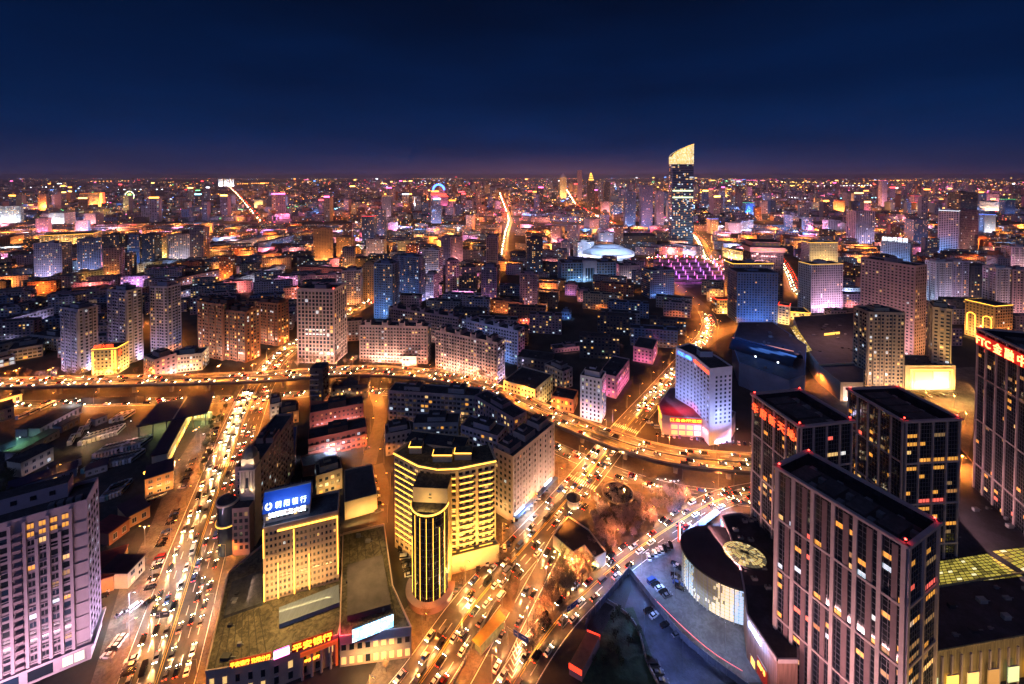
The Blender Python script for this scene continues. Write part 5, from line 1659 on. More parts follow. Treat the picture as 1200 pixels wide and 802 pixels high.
for zz in (2.5, 5.4, 8.3):
    wall_panel(hpd, p4.lerp(p5, .42), p4.lerp(p5, .8), zz, zz + 1.8, GLASS, .15, .2, 'window')
    wall_panel(hpd, p4.lerp(p5, .12), p4.lerp(p5, .26), zz, zz + 1.8, GOLD_S, .15, .2, 'window')
wash(hpd, p3, p5, (.55, .5, 1), 2600, 8, 1, .5)
lamp('AREA', 'podium_red', 2600, (1, .02, .03), (*((p1 + p3) / 2 + Vector((2, 8))), 18), hpd, (0, 0, 0), size=20, size_y=6)
lamp('AREA', 'podium_front_pink', 2500, (1, .12, .3), (*((p1 + p4) / 2 + Vector((0, -5))), 9), hpd, (rad(10), 0, 0), size=20, size_y=2)
# ================================================================== middle distance: every house a thing of its own
def T(label, a, b, base, D, wall='grey', style='grid', lit=.12, flood=(), name='apartment_tower', **k):
    return block(name, label, a, b, base, D, wall=wall, style=style, lit=lit, flood=flood, **k)
# --- left, beyond the overpass
T('shortest of the three slim lilac towers left of the gold hotel, beside its red sign', (70, 361), (91, 364), 434, 15, 'lilac', 'tower', .06, (('front', 'lilac', 1.7), ('right', 'warm', 1.8)))
T('slim lilac tower with scattered white lights right behind the gold hotel', (125, 340), (148, 342), 424, 14, 'lilac', 'tower', .14, (('front', 'lilac', 1.7), ('right', 'orange', 1.5)))
T('slim dark sided tower with a stair of yellow windows, beside the arcaded villa', (175, 336), (196, 337), 413, 15, 'lilac', 'tower', .1, (('front', 'lilac', 1.6), ('right', 'blue', .5)), warm=.9)
gh2 = T('small hotel all lit in gold under a red roof sign beside the overpass', (107, 411), (137, 409), 441, 16, 'beige', 'grid', .05, (('front', 'gold', 7), ('right', 'gold', 5)), name='gold_hotel', crown=GOLD, house=False)
strip_part(gh2, 'front', .4, 2.0, 2, gh2.h - 1, GOLD_S); strip_part(gh2, 'front', gh2.W - 4.4, gh2.W - 3.0, 2, gh2.h - 1, GOLD_S); strip_part(gh2, 'front', gh2.W - 2, gh2.W - .6, 2, gh2.h - 1, GOLD_S)
strip_part(gh2, 'front', 3.2, gh2.W - 5, 4.4, 5.2, GOLD_S)
gh2.text('金都大酒店', 'front', 1.5, gh2.W - 3, gh2.h + 1.6, -.5, SIGN_R, 3.0)
gh2.text('住宿', 'right', 1.6, 4.4, gh2.h - 7, .4, SIGN_R, 5.2)
T('dull red house with a blank pink end wall beside the arcaded villa', (168, 418), (181, 423), 441, 17, 'pink', 'grid', .2, (('right', 'rose', 2.4),), name='house')
T('low arcaded villa with a blue lit roof beside the overpass', (196, 419), (237, 415), 438, 16, 'cream', 'grid', .35, (('front', 'warm', 2.2),), name='villa', bay=2.4, roofm=M('roof_navy', (.03, .05, .11), .6, .3, .3))
T('red brick flats with a pale crown, leftmost of the brick group', (231, 354), (261, 358), 417, 17, 'brick', 'tower', .13, (('front', 'warm', 2.2),), hn=3)
T('red brick flats nearest the street, middle of the brick group', (262, 364), (288, 367), 421, 16, 'brick', 'tower', .17, (('front', 'warm', 2.4), ('right', 'orange', 2.6)), hn=2)
T('red brick flats set back behind the brick group', (299, 354), (325, 357), 402, 15, 'brick', 'tower', .13, (('front', 'warm', 1.5), ('right', 'orange', 1.6)), hn=2)
so_ = T('beige office with tall white fins and red corner lights by the north street', (348, 341), (391, 342), 425, 26, 'pink', 'strip', .06, (('front', 'warm', 3.0), ('right', 'warm', 2.6)), name='office_tower', bay=3.6, fh=3.6, par=2.6)
for x in (.3, so_.W - .3):
    m = MB(); m.lathe(x, .3, [(.02, so_.h + 2.6), (.5, so_.h + 2.9), (.5, so_.h + 3.3), (.02, so_.h + 3.6)], RED_BULB, 8); m.build('obstacle_light', so_.root)
for j in (5, 6): strip_part(so_, 'front', so_.W * .2, so_.W * .75, so_.h * .1 * j * .62 + 6, so_.h * .1 * j * .62 + 7.2, LIT['c'], .1, .2, 'window')
T('long yellow and blue lit flats edging the dark quarter on the left', (27, 331), (205, 304), 342, 14, 'cream', 'grid', .18, (('front', 'gold', .7),), name='apartment_slab', bay=4)
for i, (x0, x1, y0, y1, bs, w, fl, lb) in enumerate((
        (39, 72, 286, 286, 328, 'lilac', 'lilac', 'grey flats with many warm windows, leftmost tower of the distant row'),
        (90, 118, 282, 280, 321, 'blue', 'lilac', 'bluish flats with warm windows, second tower of the distant row'),
        (119, 139, 276, 276, 315, 'dark', None, 'unlit dark flats between two bluish towers of the distant row'),
        (141, 163, 277, 276, 313, 'blue', 'blue', 'blue lit flats beside the dark tower of the distant row'),
        (164, 181, 276, 276, 311, 'dark', None, 'dark flats beside the yellow lit hall in the distant row'),
        (197, 222, 277, 275, 309, 'lilac', 'white', 'broad grey flats at the end of the distant row'),
        (222, 238, 267, 267, 309, 'mauve', 'warm', 'taller mauve flats joined to the broad grey ones in the distant row'))):
    T(lb, (x0, y0), (x1, y1), bs, 18, w, 'grid', .24, ((('front', fl, 1.4),) if fl else ()), warm=.75, hn=1)
T('yellow lit hall between the dark flats of the distant row', (182, 280), (197, 280), 304, 30, 'beige', 'grid', .3, (('front', 'gold', 4),), name='hall')
T('low gold roofed market with lit edges behind the distant row', (46, 277), (110, 274), 292, 60, 'beige', 'grid', .3, (('front', 'gold', 4),), name='market_hall', crown=GOLD, house=False)
T('pale lit slab with a bright front at the left edge of the far town', (-12, 243), (24, 242), 264, 40, 'white', 'wide', .3, (('front', 'white', 6),), name='office_tower', warm=.3)
T('pair of pale pink offices far off on the left, one lower', (48, 251), (57, 251), 267, 30, 'mauve', 'grid', .1, (('front', 'rose', 4),), name='office_tower')
T('bright white office with pink side lights far off on the left', (57, 250), (75, 250), 267, 40, 'white', 'grid', .2, (('front', 'white', 9),), name='office_tower')
T('small all pink lit office far off on the left', (99, 251), (112, 251), 266, 30, 'pink', 'grid', .1, (('front', 'rose', 12),), name='office_tower')
yh = T('far hotel outlined in yellow and red neon on the left', (103, 227), (123, 226), 244, 40, 'orange', 'grid', .1, (('front', 'orange', 10),), name='hotel', crown=NEON_O)
strip_part(yh, 'front', yh.W * .68, yh.W * .8, 4, yh.h - 2, GOLD, .5, 1.5); strip_part(yh, 'front', yh.W * .86, yh.W * .96, 4, yh.h - 2, NEON_R, .5, 1.5); strip_part(yh, 'front', 4, yh.W * .6, 6, 12, NEON_O, .5, 1.5)
T('orange lit house wall at the far left behind the low roofs', (12, 279), (28, 275), 292, 25, 'orange', 'grid', .05, (('front', 'orange', 5),), name='house')
T('yellow lit box standing alone in the far town', (298, 235), (308, 235), 244, 30, 'cream', 'grid', .1, (('front', 'gold', 14),), name='office_tower')
for i in range(3):
    yw = T(('first', 'second', 'third')[i] + ' from the left of three identical arched slabs glowing white on the skyline', (256 + i * 6.6, 210), (261 + i * 6.6, 210), 218.5, 60, 'white', 'strip', .5, (('front', 'white', 20),), name='slab_tower', bay=14, fh=12, crown=GOLD, house=False)
# --- low long flats on the dark left side
for i, (x0, y0, x1, y1, bs, fl, lb) in enumerate((
        (-20, 383, 63, 361, 396, 'lilac', 'long low flats with a pale lit front at the left edge above the sheds'),
        (-10, 407, 72, 391, 421, None, 'long dark flats at the left edge with teal windows'),
        (55, 346, 125, 340, 362, None, 'dark low flats behind the slim lilac tower'),
        (78, 341, 126, 336, 352, 'orange', 'low flats lit amber from the lane behind the slim towers'),
        (104, 353, 126, 351, 364, 'gold', 'short yellow lit flats between two slim towers'),
        (-15, 343, 40, 337, 356, None, 'dark bluish flats at the left edge in the middle distance'),
        (-15, 366, 70, 348, 378, None, 'dark flats in front of the long lit slab on the left'),
        (205, 328, 300, 308, 337, 'lilac', 'long pale fronted flats with shops behind the slim towers'),
        (270, 329, 334, 311, 339, 'white', 'long white lit flats ending at the blue lit crossing'),
        (208, 343, 275, 329, 350, 'lilac', 'low pale flats behind the brick towers'),
        (300, 300, 335, 292, 308, None, 'low brown flats in the far left town'),
        (348, 313, 402, 316, 326, 'rose', 'low pinkish flats with stair towers behind the office with fins'),
        (250, 288, 315, 278, 296, 'warm', 'long low rose flats along the far street'),
        (303, 286, 345, 276, 297, 'blue', 'long white and blue lit flats along the far street'),
        (352, 324, 400, 322, 338, 'rose', 'pinkish flats with pale stair towers just behind the finned office'))):
    T(lb, (x0, y0), (x1, y1), bs, 13, ('lilac', 'grey', 'mauve', 'brick')[i % 4], 'grid', .17, ((('front', fl, 1.3),) if fl else ()), name='apartment_slab', warm=.5, house=(i % 2 == 0), bay=3.6)
T('low lit glass showroom at the left edge beside the overpass', (-10, 424), (18, 417), 434, 26, 'white', 'wide', .75, (), name='showroom', warm=.2)
T('low office with a strip of orange lights behind the showroom', (8, 412), (50, 405), 425, 30, 'grey', 'wide', .15, (('front', 'orange', 1.2),), name='showroom', warm=.95)
T('wide grey school block behind the slim lilac tower', (35, 393), (72, 397), 408, 16, 'grey', 'grid', .1, (), name='school')
# --- centre: slabs above the overpass
T('long rose slab block with four roof towers, left of the pair above the overpass', (421, 382), (501, 384), 424, 13, 'pink', 'bal', .10, (('front', 'warm', 2.6),), name='apartment_slab', fins=4, house=False, bay=3.0)
rs = T('long rose slab block with four roof towers, right of the pair above the overpass', (510, 388), (583, 403), 431, 13, 'pink', 'bal', .08, (('front', 'warm', 2.6), ('right', 'lilac', 3.0)), name='apartment_slab', fins=4, house=False, bay=3.0)
T('dark slab block with roof towers behind the left rose slab', (455, 361), (537, 373), 392, 13, 'mauve', 'bal', .14, (('front', 'warm', .5),), name='apartment_slab', fins=5, house=False)
T('blue grey slab block with roof towers and pink end behind the right rose slab', (541, 375), (607, 389), 411, 13, 'lilac', 'bal', .2, (('front', 'blue', 1.2), ('right', 'magenta', 1.2)), name='apartment_slab', fins=4, house=False)
T('small pale house glowing red at the foot of the left rose slab', (471, 419), (488, 419), 429, 8, 'pink', 'wide', .8, (('front', 'red', 5),), name='kiosk', house=False, warm=.3)
T('blue lit tower beside the pink street, tallest of the centre left', (438, 309), (460, 310), 373, 18, 'blue', 'tower', .10, (('front', (.25, .5, 1), 1.8), ('right', 'lilac', .6)), hn=1)
T('tall dim blue flats just behind the blue lit tower', (466, 300), (491, 302), 352, 16, 'blue', 'tower', .12, (('front', 'blue', .9),))
T('pale grey flats with dark window bands behind the blue towers', (494, 293), (514, 294), 330, 18, 'white', 'wide', .1, (('front', 'lilac', 1.6),))
T('pale lilac flats with a dark side in front of the grey banded flats', (497, 322), (508, 323), 351, 16, 'lilac', 'grid', .1, (('front', 'lilac', 2.0),))
T('slim mauve flats with warm windows right of the lilac flats', (524, 307), (538, 306), 349, 14, 'mauve', 'tower', .25, (('front', 'warm', .8),))
T('dark flats behind the slim mauve tower', (541, 314), (558, 314), 347, 14, 'dark', 'grid', .2)
T('broad tower half pink half dark with one lit seam, above the centre', (570, 279), (583, 279), 336, 24, 'mauve', 'strip', .07, (('front', 'warm', 1.1), ('right', 'magenta', 2.4)), hn=1)
T('purple flats in front of the half pink tower', (564, 313), (582, 314), 358, 16, 'mauve', 'tower', .15, (('front', 'purple', .8),))
T('slim rose tower standing alone among the dark low roofs', (609, 321), (630, 322), 368, 13, 'mauve', 'tower', .2, (('front', 'rose', 1.3),))
T('dark slim tower with a blue roof light right of centre', (617, 280), (636, 280), 325, 16, 'dark', 'grid', .3, (('front', 'blue', .35),), warm=.7)
T('pink brown flats left of the blue lit tower', (400, 318), (423, 317), 358, 16, 'pink', 'tower', .15, (('front', 'orange', 1.4),))
T('narrow orange brown flats behind the blue lit tower', (425, 311), (438, 311), 352, 12, 'orange', 'grid', .12, (('front', 'orange', 1.1),))
T('orange lit tower on the left of the far centre', (367, 269), (390, 268), 307, 20, 'orange', 'grid', .1, (('front', 'orange', 2.6),))
T('smaller orange lit tower beside the taller one in the far centre', (394, 279), (413, 279), 304, 18, 'orange', 'grid', .12, (('front', 'orange', 2.4),))
T('pinkish square tower with two lit floors in the far centre', (429, 281), (450, 281), 305, 20, 'pink', 'grid', .18, (('front', 'warm', 2.2),))
T('yellow lit square tower in the far centre', (466, 283), (485, 283), 302, 18, 'beige', 'grid', .2, (('front', 'gold', 3),))
T('blue grey tower with red roof lights in the far centre', (424, 254), (438, 254), 290, 20, 'blue', 'strip', .15, (('front', 'blue', 1.6),), crown=NEON_R)
T('blue grey tower just right of the one with red roof lights', (439, 247), (450, 247), 280, 22, 'blue', 'strip', .15, (('front', 'lilac', 1.5),))
T('lilac tower with gold crown in the far centre', (448, 230), (458, 230), 258, 30, 'lilac', 'strip', .06, (('front', 'pink', 3.5),), crown=GOLD)
T('small bright red lit house in the far centre', (455, 262), (466, 261), 274, 20, 'pink', 'grid', .1, (('front', 'magenta', 9),), name='house')
T('tower with a pink right side and dark left side, right of the centre', (517, 279), (528, 279), 316, 26, 'mauve', 'grid', .12, (('front', 'lilac', .6), ('right', 'rose', 3)))
T('pink lit side of flats next to the half dark tower', (528, 280), (542, 278), 315, 16, 'pink', 'strip', .08, (('front', 'rose', 2.2),))
T('grey blue flats among the dark roofs below the pink domed tower', (505, 242), (517, 242), 262, 22, 'blue', 'grid', .12, (('front', 'lilac', 2),))
T('bright white block glowing at its foot in the far centre', (484, 231), (492, 231), 242, 30, 'white', 'grid', .2, (('front', 'white', 12),))
dm = T('far round shouldered tower crowned by a blue lit arch', (505, 223), (523, 223), 238, 40, 'mauve', 'grid', .2, (('front', 'magenta', 10),), name='domed_tower', house=False)
m = MB()
for k in range(16):
    w0_, w1_ = math.pi * k / 16, math.pi * (k + 1) / 16
    c = dm.W / 2; R1, R0 = dm.W * .42, dm.W * .30
    m.prism([(c + math.cos(w0_) * R0, 2), (c + math.cos(w0_) * R0, 8), (c + math.cos(w1_) * R0, 8), (c + math.cos(w1_) * R0, 2)], dm.h, dm.h + 1, DARK)
    m.face([(c + math.cos(w0_) * R0, 1.9, dm.h + math.sin(w0_) * R0), (c + math.cos(w0_) * R1, 1.9, dm.h + math.sin(w0_) * R1), (c + math.cos(w1_) * R1, 1.9, dm.h + math.sin(w1_) * R1), (c + math.cos(w1_) * R0, 1.9, dm.h + math.sin(w1_) * R0)], NEON_B)
m.build('lit_arch', dm.root)
strip_part(dm, 'front', 2, dm.W - 2, dm.h * .62, dm.h * .72, NEON_R, .5, 2); strip_part(dm, 'front', 2, dm.W * .5, dm.h * .86, dm.h * .95, GOLD, .5, 2)
for i, (x0, x1, y, bs, mat, lb) in enumerate(((516, 525, 231, 244, NEON_R, 'red crowned hotel left of a similar one in the far centre'), (526, 534, 236, 249, NEON_O, 'orange crowned hotel lower than its red neighbour in the far centre'))):
    hb_ = T(lb, (x0, y), (x1, y), bs, 30, 'mauve', 'grid', .2, (('front', 'magenta', 5),), name='hotel', crown=mat)
    strip_part(hb_, 'front', 1, hb_.W - 1, hb_.h + 1.5, hb_.h + 7, mat, .1, 1.5, 'sign')
# --- far centre skyline
sp_ = T('dark slender tower with golden stepped spire on the skyline', (689, 213), (697, 213), 246, 30, 'dark', 'strip', .12, (), name='spire_tower', house=False, warm=.9)
for k, (w_, z0, z1) in enumerate(((.34, 0, 14), (.26, 14, 26), (.18, 26, 38), (.10, 38, 47))):
    m = MB(); c = sp_.W / 2; s = sp_.W * w_
    m.box(c - s, c + s, c - s, c + s, sp_.h + z0 + .02, sp_.h + z1, wallm('beige')); m.build('spire', sp_.root)
    m = MB(); m.box(c - s - .6, c + s + .6, c - s - 1.0, c - s - .05, sp_.h + z1 - 6, sp_.h + z1 - 1, GOLD); m.build('light_strip', sp_.root)
T('slim grey tower left of the spire on the skyline', (677, 200), (682, 200), 234, 26, 'mauve', 'grid', .06, (('front', 'pink', 2),), name='skyline_tower')
gk = T('gold lit tower with a pale domed top on the skyline', (656, 209), (664, 209), 233, 30, 'beige', 'grid', .35, (('front', 'gold', 16),), name='skyline_tower', house=False, crown=GOLD)
m = MB(); m.lathe(gk.W / 2, 15, [(gk.W * .42, gk.h + .1), (gk.W * .42, gk.h + 14), (gk.W * .3, gk.h + 24), (.5, gk.h + 40)], wallm('white'), 12); m.build('dome', gk.root)
T('small pink lit tower right of the spire', (705, 237), (715, 237), 251, 26, 'pink', 'grid', .1, (('front', 'rose', 9),))
T('dark tower with no lights left of the twin blue towers', (708, 214), (715, 214), 240, 26, 'dark', 'grid', .08)
T('blue striped tower, leftmost of the three beside the tallest tower', (733, 226), (745, 226), 266, 24, 'blue', 'strip', .05, (('front', (.3, .5, 1), 3.5),))
T('blue striped tower, tallest of the three beside the tallest tower', (752, 218), (765, 218), 270, 26, 'blue', 'strip', .05, (('front', (.35, .5, 1), 4),))
T('dim lilac tower, rightmost of the three beside the tallest tower', (770, 225), (778, 225), 267, 24, 'lilac', 'strip', .05, (('front', 'lilac', 2),))
T('teal glass tower behind the three blue ones', (716, 236), (730, 236), 253, 30, 'blue', 'glass', .2, (('front', 'blue', 2),), bay=5)
T('brown square block above the stadium', (691, 258), (702, 257), 273, 24, 'pink', 'grid', .05, (('front', 'orange', 2),))
T('white office with a blue lit roof edge above the stadium', (703, 274), (723, 274), 290, 24, 'white', 'strip', .1, (('front', 'lilac', 4),), name='office_tower')
T('white curved office left of the stadium', (677, 285), (696, 284), 303, 22, 'white', 'grid', .1, (('front', 'lilac', 3.2),), name='office_tower')
T('small pale office left of the white curved one', (658, 284), (668, 284), 300, 18, 'lilac', 'grid', .08, (('front', 'pink', 2.4),), name='office_tower')
T('wide pink house near the stadium in the centre', (635, 304), (654, 304), 316, 18, 'pink', 'grid', .1, (('front', 'rose', 5), ), name='house')
T('low orange block in the dark quarter above the centre', (653, 267), (662, 266), 274, 18, 'orange', 'grid', .05, (('front', 'orange', 3),), name='house')
# --- the tallest tower
tl = T('tallest glass tower of the town with a slanted glowing crown', (788, 193), (813, 193), 291, 24, 'blue', 'glass', .3, (), name='landmark_tower', bay=3.2, fh=4.2, house=False, warm=.62, glass=GLASS_B)
W, h, D = tl.W, tl.h, tl.D
CRN = M('crown_glow', (1, .8, .4), .4, emit=1.0, ecol=(1, .70, .24), sample=True); CRN2 = M('crown_glow_pale', (1, .9, .6), .4, emit=1.4, ecol=(1, .86, .5)); CRN3 = M('crown_dim', (.5, .4, .2), .4, emit=.4, ecol=(.95, .65, .2))
m = MB(); r = random.Random(3)
htop = lambda x: h + 1.2 + 20 + 30 * (x / W) ** .7
for i in range(26):
    x0, x1 = W * i / 26, W * (i + .93) / 26
    for j in range(17):
        z0, z1 = h + 1.2 + j * 3.1, h + 1.2 + (j + .86) * 3.1
        a, b = htop(x0), htop(x1)
        if z0 > a: continue
        mat = r.choices((CRN, CRN2, CRN3), (5, 2 if j > 1 else .5, 1))[0]
        m.face([(x0, -.1, z0), (x1, -.1, z0), (x1, -.1, min(z1, b)), (x0, -.1, min(z1, a))], mat)
        m.face([(x1, D + .1, z0), (x0, D + .1, z0), (x0, D + .1, min(z1, a)), (x1, D + .1, min(z1, b))], mat)
m.build('lit_crown', tl.root)
m = MB()
for i in range(12):
    x0, x1 = W * i / 12, W * (i + 1) / 12
    m.prism([(x0, 0), (x1, 0), (x1, D), (x0, D)], h + 1.19, h + 1.2, DARK)
    m.face([(x0, 0, htop(x0) - 1), (x1, 0, htop(x1) - 1), (x1, D, htop(x1) - 1), (x0, D, htop(x0) - 1)], METAL)
    m.tube((x0, -.2, htop(x0)), (x1, -.2, htop(x1)), .8, .8, GOLD_S, 5)
m.box(W - .8, W, 0, D, h + 1.2, htop(W) - 1, METAL)
m.build('crown_roof', tl.root)
for zf in (.68, .60): strip_part(tl, 'front', 1, W - 1, h * zf, h * zf + 3.4, M('crown_cool', (.8, 1, .8), .5, emit=1.6, ecol=(.85, 1, .6)), .2, .5)
tl.flood('front', (.3, .6, .75), 9 * W * 180, out=60)
# --- stadium and assembly hall
sd = empty('stadium', (*P(712, 302), 0), 0, 'pale domed stadium with shallow blue lit shells', 'stadium')
occ(sd.location.x, sd.location.y, 70)
SH = M('stadium_shell', (.5, .56, .66), .45, .1, .05)
m = MB(); m.lathe(0, 0, [(1, 0), (1.02, 9), (.98, 13)], wallm('white'), 40, 56, 40); m.build('wall', sd)
m = MB(); m.lathe(0, 0, [(1.05, 13), (.9, 18), (.6, 23), (.56, 23.2)], SH, 40, 56, 40); m.build('lower_shell', sd, smooth=True)
m = MB(); m.lathe(0, 0, [(.62, 24.5), (.4, 28), (.15, 29.5), (.01, 29.8)], SH, 40, 56, 40); m.build('upper_shell', sd, smooth=True)
m = MB(); m.lathe(0, 0, [(1.03, 6), (1.04, 6), (1.04, 10), (1.03, 10)], LIT['c'], 40, 56, 40); m.build('glazing', sd)
for x in (-60, 0, 60): lamp('SPOT', 'stadium_flood', 260000, (.5, .65, 1), (x, -75, 45), sd, (rad(62), 0, rad(x * .5)), 1.5, spot=rad(90))
ah = T('assembly hall with dark central portal and teal floodlights before the stadium', (658, 309), (722, 308), 331, 34, 'blue', 'strip', .05, (('front', (.3, .6, .85), 1.2),), name='assembly_hall', bay=5, fh=4)
m = MB(); W, h = ah.W, ah.h
m.box(W * .39, W * .43, -3, 6, 0, h + 4, wallm('lilac')); m.box(W * .6, W * .64, -3, 6, 0, h + 4, wallm('lilac')); m.box(W * .43, W * .6, -2.2, 6, h * .75, h + 4, wallm('lilac')); m.box(W * .431, W * .599, -.3, -.05, 2, h * .75, GLASS)
m.build('portal', ah.root)
for f_ in (.3, .45, .58, .72):
    m = MB(); x = W * f_; m.tube((x, -8, 0), (x, -8, 9), .2, .15, METAL); m.lathe(x, -8, [(.05, 9), (.8, 9.4), (.8, 10.2), (.05, 10.6)], NEON_W, 8); m.build('flood_lamp', ah.root)
T('glass sided block with a red lit sign beside the market lights', (752, 314), (762, 318), 345, 40, 'blue', 'wide', .1, (('right', 'blue', .8),), name='office_tower', glass=GLASS_B)
T('brown roofed block between the assembly hall and the market lights', (726, 312), (749, 312), 327, 26, 'mauve', 'grid', .15, (('front', 'white', .8),), name='office_tower')
# --- dark quarter in the centre: front rows drawn by hand
for i, (x0, y0, x1, y1, bs, D_, w, fl, lb) in enumerate((
        (701, 438, 722, 443, 462, 40, 'pink', 'magenta', 'red lit row house with a dark roof beside the main street'),
        (742, 407, 765, 411, 423, 30, 'pink', 'magenta', 'magenta fronted flats where the main street narrows'),
        (680, 441, 705, 446, 490, 14, 'white', 'lilac', 'white tower block with a pink flank beside the overpass'),
        (638, 427, 660, 437, 447, 12, 'grey', None, 'small grey flats behind the dark workshop roofs'),
        (590, 447, 627, 458, 472, 30, 'cream', 'gold', 'cream workshop with a dark roof beside the overpass'),
        (606, 419, 646, 424, 437, 18, 'dark', None, 'dark hall with a blank wall behind the cream workshop'),
        (646, 465, 672, 470, 479, 16, 'brick', 'orange', 'low dark shed between the workshop and the white tower block'),
        (650, 410, 725, 402, 414, 12, 'mauve', 'rose', 'curving low flats with a pink lit front in the dark quarter'),
        (662, 334, 676, 335, 346, 14, 'mauve', 'purple', 'small pinkish flats among the dark roofs, below the assembly hall'),
        (677, 342, 692, 342, 354, 14, 'mauve', 'rose', 'rose flats with warm windows among the dark roofs'),
        (692, 348, 730, 348, 356, 14, 'orange', 'orange', 'orange lit low flats in the dark quarter'),
        (614, 355, 640, 357, 366, 12, 'orange', 'orange', 'small amber lit flats beside the slim rose tower'),
        (658, 366, 668, 367, 374, 10, 'blue', 'blue', 'small cyan lit house in the dark quarter'),
        (575, 352, 612, 356, 366, 12, 'brick', 'orange', 'low red brick flats behind the right rose slab'))):
    T(lb, (x0, y0), (x1, y1), bs, D_, w, 'grid', .16, ((('front', fl, 1.5), ('right', fl, 1.5)) if fl else ()), name='apartment_slab' if 'flats' in lb else 'house', warm=.7, house=(D_ < 16), at='a')
# --- flats inside the loop of the overpass
for i, (x0, y0, x1, y1, bs, D_, fl, lb) in enumerate((
        (363, 486, 426, 474, 507, 13, 'rose', 'upper red brick flats behind the blue metal roof'),
        (361, 517, 430, 502, 538, 13, 'rose', 'lower red brick flats beside the side street'),
        (455, 459, 560, 466, 492, 13, None, 'long dark flats just under the overpass, with many dim windows'),
        (556, 465, 602, 492, 503, 12, None, 'dark flats turning the corner below the overpass'),
        (484, 498, 537, 497, 523, 13, None, 'dark flats directly behind the gold lit hotel'),
        (540, 500, 583, 513, 530, 13, None, 'dark flats between the gold hotel and the rose slab'),
        (388, 455, 431, 452, 470, 14, None, 'dark house with a hipped roof under the overpass'),
        (452, 511, 482, 505, 535, 12, None, 'narrow dark flats left of the gold hotel by the side street'),
        (371, 560, 401, 551, 582, 12, 'gold', 'small yellow flats with a dark roof behind the bank hotel'),
        (316, 476, 330, 473, 492, 14, 'warm', 'narrow cream house with a lit sign on the avenue'),
        (326, 488, 350, 483, 500, 14, 'orange', 'orange lit low house behind the narrow cream one'))):
    T(lb, (x0, y0), (x1, y1), bs, D_, ('brick', 'brick', 'grey', 'mauve', 'grey', 'lilac', 'dark', 'grey', 'beige', 'cream', 'orange')[i], 'bal' if i in (1, 2, 4, 5) else 'grid', .17, ((('front', fl, 2.0), ('right', fl, 1.2)) if fl else ()), name='apartment_slab', warm=.5, bay=3, near=(i in (0, 1)), faces=('front', 'left', 'right'))
ch = T('slim black high rise with a red brick foot beside the overpass', (363, 433), (378, 433), 480, 11, 'dark', 'grid', .03, (), name='high_rise', house=False)
m = MB(); m.box(-.3, ch.W + .3, -.3, ch.D, 0, ch.h * .22, wallm('brick')); m.build('brick_base', ch.root)
m = MB()
for k in range(5): ch.fbox(m, 'front', .4, ch.W * .7, ch.h * (.35 + k * .13), ch.h * (.35 + k * .13) + .5, .1, 1.4, wallm('grey'))
m.build('balcony', ch.root)
# --- right side
T('dark blue hotel with a few yellow windows, nearest of its group', (864, 320), (912, 321), 379, 30, 'blue', 'grid', .06, (('front', (.15, .35, 1), 1.1),), name='hotel', warm=.95)
T('hotel with gold trimmed roof just behind the dark blue one', (859, 310), (907, 310), 362, 24, 'grey', 'grid', .2, (('front', 'blue', .5),), name='hotel', crown=GOLD)
tp = T('dark tower with a terraced red lit top behind the gold trimmed hotel', (880, 296), (918, 297), 354, 30, 'dark', 'strip', .05, (), name='hotel')
for k, (e, z0, z1) in enumerate(((2, 0, 7), (7, 7, 14))):
    m = MB(); m.box(e - 4, tp.W - e + 4, e - 4, tp.D, tp.h + z0 + 1.2, tp.h + z1 + .8, wallm('pink')); m.box(e - 5, tp.W - e + 5, e - 5, tp.D + 1, tp.h + z1 + .8, tp.h + z1 + 1.4, ROOF)
    for i in range(8): m.box(e + i * 6, e + i * 6 + 3, e - 4.2, e - 4.05, tp.h + z0 + 3, tp.h + z0 + 5.6, LIT['d'])
    m.build('terrace_storey', tp.root)
lamp('AREA', 'terrace_light', 30000, FLOOD['rose'], (tp.W / 2, -20, tp.h - 8), tp.root, (rad(125), 0, 0), size=40, size_y=2)
T('hotel with a white pink striped front and dark left side', (951, 311), (988, 310), 367, 22, 'white', 'strip', .06, (('front', (.95, .5, .8), 3.2),), name='hotel', bay=2.6, crown=GOLD_S)
T('white hotel with a dark leaf emblem on its gold lit front', (949, 285), (982, 285), 316, 24, 'white', 'grid', .06, (('front', 'gold', 4),), name='hotel', crown=GOLD)
T('largest rose slab on the right with hundreds of small windows', (1009, 303), (1073, 313), 399, 20, 'pink', 'grid', .07, (('front', 'pink', 2.0), ('right', 'orange', 2.4)), name='hotel', bay=3.4, fh=3.2, hn=1)
T('beige tower with striped balconies, left of the pair by the gold shop', (1018, 367), (1061, 368), 457, 18, 'beige', 'tower', .12, (('front', 'warm', 2.0), ('left', 'gold', 1.6)), bay=3.2)
T('beige tower with striped balconies, right of the pair by the gold shop', (1093, 361), (1116, 364), 452, 24, 'beige', 'tower', .12, (('front', 'gold', 2.0), ('right', 'orange', 2.6)), bay=3.2)
T('white tower pair, left one, above the largest rose slab', (1097, 308), (1116, 308), 362, 16, 'white', 'tower', .08, (('front', 'lilac', 2),))
T('mauve tower joined to the white one above the largest rose slab', (1117, 307), (1136, 307), 362, 16, 'lilac', 'tower', .1, (('front', 'pink', 1.5),))
T('dark office with a pale roof edge between two pale towers', (1138, 313), (1167, 314), 362, 18, 'dark', 'grid', .08, (('front', 'blue', .3),), name='office_tower')
T('white striped flats at the right edge', (1168, 315), (1186, 315), 380, 16, 'white', 'tower', .08, (('front', 'pink', 1.6),))
T('rose striped flats beyond the white ones at the right edge', (1187, 317), (1216, 318), 381, 16, 'pink', 'tower', .08, (('front', 'pink', 1.6),))
